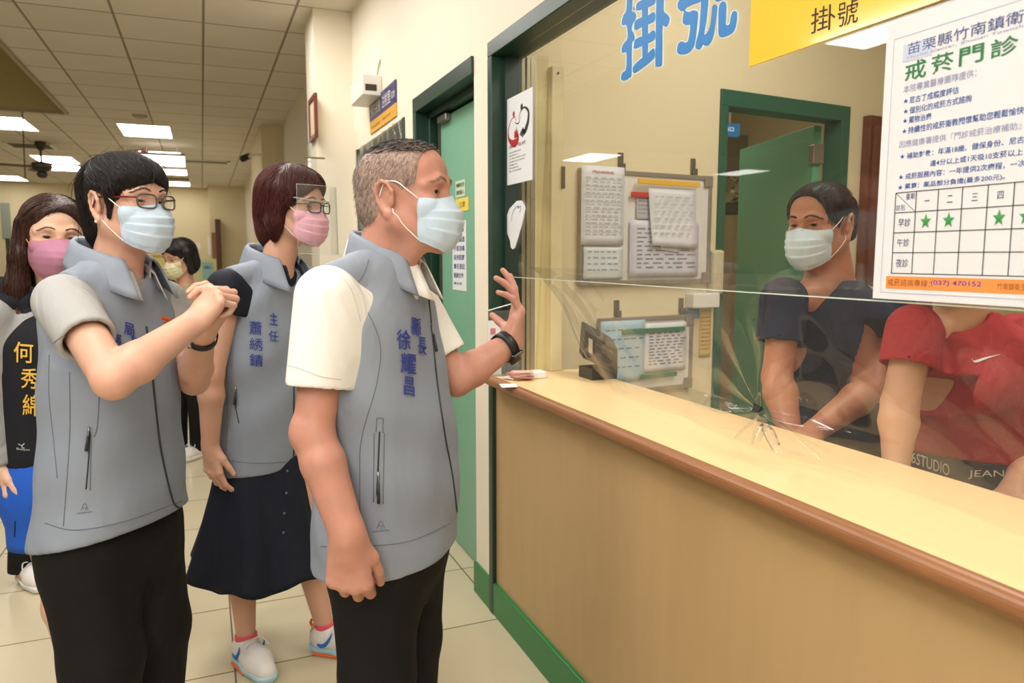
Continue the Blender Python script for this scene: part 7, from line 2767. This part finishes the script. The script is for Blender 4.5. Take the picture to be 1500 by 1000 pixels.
# ================================================================== simple figures farther back
def plain_person(label, Hx, NB, beta, sh_d, el, wr, hipc, feet, skin, hair_fn, top_m, leg_m, shoe_m, hem=None, long_sleeve=.45, hands=True, step=.010, toes=None):
    H = Hx
    rv, fv = lat(beta)
    root = empty('person', (NB[0], NB[1], 0))
    tag(root, label, 'person')
    shR, shL = NB + rv * sh_d - UP * .05, NB - rv * sh_d - UP * .05
    legs = []
    for f_, sg in zip(feet, (1, -1)):
        hp = hipc + rv * .08 * sg
        legs.append((hp, (hp + f_) / 2 + fv * .01 + UP * .02, np.array([f_[0], f_[1], .085]), fv if toes is None else toes, (.075, .050, .050, .032)))
    B, lo, hi = body_field(H, NB, [(shR, el[0], wr[0]), (shL, el[1], wr[1])], hipc, rv, fv, legs, list(wr), step=step, fine=.0032, hstep=.004, face=dict(eye_open=.0034))
    for w_, e_, sg in zip(wr, el, (1, -1)):
        d_ = unit(w_ - e_)
        hand_prims(B, w_, d_, -rv * sg * .8 + fv * .1 - UP * .2, fv + UP * .3, [(25, 32, 20), (30, 36, 20), (34, 38, 22), (38, 40, 22)], scale=.93)
    body, BV, BQ = field_obj(B, 'body', skin, root)
    sbv = bvh_of(BV, BQ)
    make_eyes(H, root); make_lashes(H, root, sbv, .0034)
    make_brows(H, root, MATS['brow_dark'], .7, z=.029, skin=sbv)
    SH = Field(lo, hi, .008)
    SH.loft([(hipc[0], hipc[1], hipc[2] - .06, .17, .12), (hipc[0], hipc[1], hipc[2] + .1, .15, .11), ((hipc[0] + NB[0]) / 2, (hipc[1] + NB[1]) / 2, (hipc[2] + NB[2]) / 2 + .05, .165, .11),
             (NB[0], NB[1], NB[2] - .1, .17, .095), (NB[0], NB[1], NB[2] - .03, .12, .08), (NB[0], NB[1], NB[2] + .015, .06, .058)], rv, fv,
            fold=lambda u, v, Z: .003 * np.sin(22 * Z + 14 * u) * np.sin(19 * u - 9 * Z))
    sl = [sleeve(SH, shR + UP * .004, el[0], long_sleeve, .058, .054), sleeve(SH, shL + UP * .004, el[1], long_sleeve, .058, .054)]
    for q in sl:
        sleeve_cut(SH, q)
    SH.ell(NB + UP * .03 + fv * .045, (.052, .052, .048), None, .008, 's')
    top, TV_, TQ_ = field_obj(SH, 'shirt', top_m, root)
    TR = Field(lo, hi, .009)
    TR.loft([(hipc[0], hipc[1], hipc[2] - .10, .155, .11), (hipc[0], hipc[1], hipc[2], .16, .115), (hipc[0], hipc[1], hipc[2] + .07, .145, .105)], rv, fv, .03)
    for l in legs:
        TR.cap(l[0], l[1], .085, .062, .03); TR.cap(l[1], l[2] - UP * .03, .062, .056, .02)
    TR.half((0, 0, .05), (0, 0, -1), .004)
    field_obj(TR, 'trousers', leg_m, root)
    for l, sg in zip(legs, (1, -1)):
        shoe('trainer', np.array([l[2][0], l[2][1], 0]) - fv * .05, fv if toes is None else toes, root, .24, .041, shoe_m, WHITE_SOLE, shoe_m)
    hair_fn(H, root)
    return root, B, H, (TV_, TQ_), top

def bob_hair(H, root):
    hd = Field(H.o - .20, H.o + .18, .0055)
    hs = H.s
    E_ = lambda c, r, k=.015, op='u': hd.ell(H.w(*c), tuple(hs * q for q in r), H.M, k, op)
    E_((0, -.020, .046), (.092, .108, .090), 0); E_((0, .022, .068), (.078, .080, .056), .02); E_((0, -.055, -.03), (.092, .066, .085), .03)
    for sx in (-1, 1):
        hd.cap(H.w(sx * .080, -.002, .04), H.w(sx * .088, .0, -.085), .022, .018, .02)
    E_((0, .110, -.016), (.064, .068, .080), .01, 's'); E_((0, .080, -.12), (.072, .080, .07), .01, 's')
    o, HV, HQ = field_obj(hd, 'hair', HB, root)
    hair_strands(HV, HQ, H, 500, flow3, .10, HBS, o, .0012, .003, 6, .2, 12)

# bobbed woman far behind, looking down at something in her hands
Hb = Head(P(263, 379, 4.9), 118, pitch=-12, roll=0, scale=1.0)
NBb = P(272, 420, 4.92)
rvb, fvb = lat(112)
e1_, e2_ = NBb + rvb * .21 - UP * .30, NBb - rvb * .21 - UP * .30
w1_, w2_ = NBb + rvb * .05 - UP * .22 + fvb * .22, NBb - rvb * .06 - UP * .24 + fvb * .22
hb_ = np.array([NBb[0], NBb[1], .80])
f1, f2 = P(268, 646, 5.25), P(289, 652, 5.2)
f1 = hb_ * 1.0 + rvb * .09; f2 = hb_ - rvb * .09
f1[2] = f2[2] = .0
f1 = np.array([*P(262, 655, 5.0)[:2], 0]); f2 = np.array([*P(291, 655, 5.0)[:2], 0])
rb, Bb, _, _, _ = plain_person('short woman with black bob and cream mask standing far back in sage green top', Hb, NBb, 112, .165, (e1_, e2_), (w1_, w2_), hb_, (f1, f2),
             skin_mat('skin_medium', S(206, 156, 128), mottle=.07), bob_hair, cloth_mat('top_sage', S(142, 142, 104), .85, .4, 12, .2), BLACKCLOTH, TRAINER)
face_mask(Hb, rb, Bb, cloth_mat('mask_cream', S(214, 208, 170), .85, .15, 30, .1))
# what she holds: a white card and a small brown bottle
cc = (w1_ + w2_) / 2 + fvb * .07
cc = cc + fvb * .05 + UP * .03
ph = empty('paper_card', cc); tag(ph, 'white card in the hands of the bobbed woman far back', 'card')
MB().obox(cc - rvb * .09 + UP * .02, rvb * .10, fvb * .03 + UP * .10, fvb * .004).build('card_sheet', M_PAPER, ph)
ph = empty('dark_bottle', cc + rvb * .04); tag(ph, 'small dark bottle held by the bobbed woman far back', 'bottle')
MB().lathe(cc - rvb * .065 + UP * .03, [(.024, 0), (.026, .01), (.026, .07), (.012, .09), (.012, .105)], 14).build('bottle_body', mat('bottle_brown', S(70, 46, 30), .25), ph, smooth=True)
MB().lathe(cc - rvb * .065 + UP * .135, [(.014, 0), (.014, .02)], 12).build('cap', mat('cap_gold', S(180, 150, 80), .3, metal=.6), ph)

# person standing behind the mauve-masked woman: dark trousers and white trainers show
Hh = Head(P(66, 362, 3.1), 60, scale=.95)
NBh = P(66, 408, 3.12)
rvh, fvh = lat(60)
hh_ = np.array([NBh[0], NBh[1], .80])
f1 = np.array([*P(36, 866, 3.02)[:2], 0]); f2 = np.array([*P(88, 862, 3.05)[:2], 0])
plain_person('person mostly hidden behind the mauve-masked woman, dark trousers and white trainers showing', Hh, NBh, 60, .15,
             (NBh + rvh * .17 - UP * .32, NBh - rvh * .17 - UP * .32), (NBh + rvh * .17 - UP * .54 + fvh * .04, NBh - rvh * .17 - UP * .54 + fvh * .04), hh_, (f1, f2),
             MATS['skin_medium'], bob_hair, cloth_mat('top_dark', S(36, 36, 42), .85, .4, 12, .2), BLACKCLOTH, TRAINER, toes=unit(RT * .75 - FW * .65))
# ================================================================== the masked man behind the counter
H = Head(P(1203, 331, 2.12), 146, pitch=-4, roll=0, scale=.98)
rv, fv = lat(128)
NB = P(1214, 404, 2.14)
root = empty('person', (NB[0], NB[1], 0))
tag(root, 'short-haired masked man in dark navy V-neck shirt leaning behind the counter', 'person')
shR, shL = P(1148, 442, 2.08), P(1293, 444, 2.20)
elR, wrR = P(1138, 552, 2.04), P(1158, 640, 1.92)
elL, wrL = P(1278, 568, 2.06), P(1192, 632, 1.90)
hipc = P(1222, 680, 2.25)
legs = []
for sg in (1, -1):
    hp = hipc + rv * .085 * sg - UP * .02
    legs.append((hp, np.array([hp[0], hp[1], .45]), np.array([hp[0], hp[1], .085]) - fv * .02, fv))
B, lo, hi = body_field(H, NB, [(shR, elR, wrR, (.046, .040, .044, .029)), (shL, elL, wrL, (.046, .040, .044, .029))], hipc, rv, fv, legs, [wrR, wrL], slim=1.2, step=.009, fine=.0026, face=dict(eye_open=.0034, jaw=1.08, cheeks=1.03))
dR, dL = unit(wrR - elR + UP * -.05 - FW * .05), unit(wrL - elL - UP * .06)
hand_prims(B, wrR, dR, -UP, -rv, [(10, 20, 12), (12, 20, 12), (14, 22, 12), (16, 24, 12)], scale=1.02)
hand_prims(B, wrL, dL, -UP, rv, [(10, 20, 12), (12, 20, 12), (14, 22, 12), (16, 24, 12)], scale=1.02)
body, BV, BQ = field_obj(B, 'body', skin_mat('skin_tan', S(186, 128, 98), mottle=.09), root)
sbv = bvh_of(BV, BQ)
make_eyes(H, root); make_lashes(H, root, sbv, .0034)
make_brows(H, root, MATS['brow_dark'], 1.1, z=.027, skin=sbv)
face_mask(H, root, B, cloth_mat('mask_pale_blue', S(200, 216, 222), .8, .10, 30, .1))
hd = Field(H.o - .16, H.o + .17, .0033)
hs = H.s
scalp(hd, H, .0045)
for sx in (-1, 1):
    hd.cap(H.w(sx * .071, .016, .02), H.w(sx * .071, .014, -.020), .007, .004, .01)
hd.ell(H.w(0, .114, .022), tuple(hs * q for q in (.082, .068, .074)), H.M, .010, 's')
hd.ell(H.w(0, .090, -.06), tuple(hs * q for q in (.12, .088, .07)), H.M, .008, 's')
for sx in (-1, 1):
    hd.ell(H.w(sx * .088, -.004, -.010), tuple(hs * q for q in (.032, .026, .036)), H.M, .006, 's')
hd.half(H.w(0, -.06, -.040), H.M @ np.array([0, .25, -1]), .01)
hair, HV, HQ = field_obj(hd, 'hair', HB, root)
hair_strands(HV, HQ, H, 2600, lambda lp: unit(np.array([lp[0] * 5, .8 if lp[2] > .08 else -.1, .1 if lp[2] > .08 else -.9])), .030, HBS, hair, .0006, .002, 5, .35, 13, outward=.22, avoid=lambda lp: abs(lp[0]) > .058 and -.046 < lp[1] < .022 and -.055 < lp[2] < .030)
SH = Field(lo, hi, .0065)
SH.loft([st(1222, 745, 2.25, .175, .12), st(1222, 660, 2.24, .175, .125), st(1220, 580, 2.20, .178, .122), st(1218, 500, 2.17, .185, .112), st(1218, 450, 2.15, .172, .098), st(1217, 428, 2.15, .13, .082), st(1215, 410, 2.14, .07, .064)], rv, fv, .02,
        fold=lambda u, v, Z: .004 * np.sin(15 * Z + 17 * u) * np.sin(13 * u - 9 * Z) + .002 * np.sin(44 * Z + 20 * u))
sl = [sleeve(SH, shR + UP * .004, elR, .55, .066, .064), sleeve(SH, shL + UP * .004, elL, .55, .066, .064)]
for q in sl: sleeve_cut(SH, q)
SH.cap(NB + fv * .05 + UP * .03, NB + fv * .125 - UP * .105, .068, .006, .006, 's')
SH.ell(NB + UP * .035 + fv * .015, (.074, .070, .05), None, .008, 's')
field_obj(SH, 'scrub_shirt', cloth_mat('scrub_navy', S(22, 28, 52), .8, .5, 9, .06), root)
TR = Field(lo, hi, .009)
TR.loft([st(1222, 760, 2.25, .165, .115), st(1222, 690, 2.25, .17, .12), st(1222, 650, 2.25, .16, .11)], rv, fv, .03)
for l in legs:
    TR.cap(l[0], l[1], .095, .078, .03); TR.cap(l[1], l[2], .078, .066, .02)
TR.half((0, 0, .06), (0, 0, -1), .004)
field_obj(TR, 'trousers', cloth_mat('trouser_navy', S(40, 44, 58), .8, .4, 9, .2), root)
for l in legs:
    shoe('shoe', np.array([l[2][0], l[2][1], 0]) - fv * .05, fv, root, .26, .045, mat('shoe_black', S(24, 22, 22), .45), mat('sole_black', S(18, 18, 18), .6))

# ================================================================== the woman in the red sports shirt
H = Head(P(1392, 356, 1.72), 132, pitch=-6, roll=0, scale=.96)
rv, fv = lat(132)
NB = P(1408, 458, 1.74)
root = empty('person', (NB[0], NB[1], 0))
tag(root, 'woman in red sports shirt behind the counter, face hidden by the white poster', 'person')
shR, shL = P(1338, 486, 1.70), P(1487, 496, 1.84)
elR, wrR = P(1318, 590, 1.66), P(1312, 690, 1.58)
elL, wrL = P(1530, 620, 1.76), P(1488, 712, 1.62)
hipc = P(1410, 725, 1.83)
legs = []
for sg in (1, -1):
    hp = hipc + rv * .085 * sg - UP * .02
    legs.append((hp, np.array([hp[0], hp[1], .44]), np.array([hp[0], hp[1], .085]) - fv * .02, fv))
B, lo, hi = body_field(H, NB, [(shR, elR, wrR, (.044, .038, .040, .026)), (shL, elL, wrL, (.044, .038, .040, .026))], hipc, rv, fv, legs, [wrR, wrL], slim=1.05, step=.009, fine=.0028, face=dict(eye_open=.0036))
hand_prims(B, wrR, unit(wrR - elR), -UP + fv * .3, -rv, [(12, 22, 12), (14, 22, 12), (16, 24, 12), (18, 26, 12)], scale=.95)
hand_prims(B, wrL, unit(wrL - elL), -UP + fv * .3, rv, [(12, 22, 12), (14, 22, 12), (16, 24, 12), (18, 26, 12)], scale=.95)
body, BV, BQ = field_obj(B, 'body', skin_mat('skin_fair_b', S(206, 158, 124), mottle=.07), root)
sbv = bvh_of(BV, BQ)
make_eyes(H, root); make_lashes(H, root, sbv, .0036)
make_brows(H, root, MATS['brow_dark'], .7, z=.028, skin=sbv)
face_mask(H, root, B, MASK_BLUE)
bob_hair(H, root)
SH = Field(lo, hi, .0060)
SH.loft([st(1412, 656, 1.82, .176, .140), st(1412, 630, 1.81, .172, .137), st(1412, 570, 1.78, .172, .128), st(1411, 520, 1.77, .172, .118), st(1411, 490, 1.76, .158, .10), st(1410, 472, 1.75, .12, .082), st(1408, 456, 1.74, .07, .064)], rv, fv, .02,
        fold=lambda u, v, Z: .004 * np.sin(19 * Z + 24 * u) * np.sin(11 * u - 13 * Z) + .003 * np.sin(30 * Z - 34 * u + 5 * v))
for sg in (1, -1):
    SH.ell(NB - UP * .165 + fv * .085 + rv * .065 * sg, (.065, .055, .06), None, .05)
sl = [sleeve(SH, shR + UP * .004, elR, .50, .060, .060), sleeve(SH, shL + UP * .004, elL, .50, .060, .060)]
for q in sl: sleeve_cut(SH, q)
SH.ell(NB + UP * .02 + fv * .045, (.066, .066, .062), None, .008, 's')
RED = cloth_mat('sports_shirt_red', S(168, 46, 50), .7, .6, 12, .05, stretch=(1.5, 1, .8))
shirt, RV, RQ = field_obj(SH, 'sports_shirt', RED, root)
rbv = bvh_of(RV, RQ)
# pale curved swoosh mark on the chest
V = []
top = [(1424.5, 525), (1426, 529), (1431, 528), (1440, 525), (1452, 522), (1465, 518.8)]
bot = [(1424.5, 528), (1427, 531.5), (1432, 531.6), (1441, 528), (1453, 523.2), (1465.3, 519)]
ts, bs = smooth_path([np.array([*q, 0.]) for q in top], 6), smooth_path([np.array([*q, 0.]) for q in bot], 6)
vv = [drape(rbv, p[0], p[1], .0022) for p in ts] + [drape(rbv, p[0], p[1], .0022) for p in bs]
if all(v is not None for v in vv):
    n = len(ts)
    solidify(MB().add(vv, [(i, n + i, n + i + 1, i + 1) for i in range(n - 1)]).build('chest_mark', mat('mark_white', S(226, 222, 222), .5), shirt), .0006)
# trousers with a lettered waistband
TR = Field(lo, hi, .007)
TR.loft([st(1411, 800, 1.83, .172, .128), st(1411, 730, 1.83, .176, .134), st(1411, 680, 1.82, .172, .132), st(1411, 655, 1.82, .165, .128)], rv, fv, .03)
for l in legs:
    TR.cap(l[0], l[1], .092, .070, .03); TR.cap(l[1], l[2], .070, .058, .02)
TR.half((0, 0, .06), (0, 0, -1), .004)
tr, TV_, TQ_ = field_obj(TR, 'trousers', cloth_mat('jeans_dark', S(40, 42, 50), .8, .4, 9, .4), root)
tbv = bvh_of(TV_, TQ_)
BT = Field(lo, hi, .005)
BT.loft([st(1411, 700, 1.825, .182, .147), st(1411, 650, 1.825, .180, .144)], rv, fv, .0)
wb, WV, WQ = field_obj(BT, 'waistband', cloth_mat('band_charcoal', S(58, 54, 54), .8, .1, 20, .5), tr)
wbv = bvh_of(WV, WQ)
b = MB()
drape_text(b, wbv, '6STUDIO', [(1337, 661), (1391, 680), (1391, 697), (1336, 677)], .0, .0025)
drape_text(b, wbv, 'JEANS', [(1419, 688), (1482, 688), (1482, 700), (1418, 701)], .0, .0025)
if b.v: solidify(b.build('band_lettering', mat('letter_cream', S(206, 196, 176), .6), wb), .0008)
for l in legs:
    shoe('trainer', np.array([l[2][0], l[2][1], 0]) - fv * .05, fv, root, .24, .042, TRAINER, WHITE_SOLE)
# desk behind the counter that both lean on
zd = min(wrR[2], wrL[2]) - .09
bpy.context.view_layer.update()
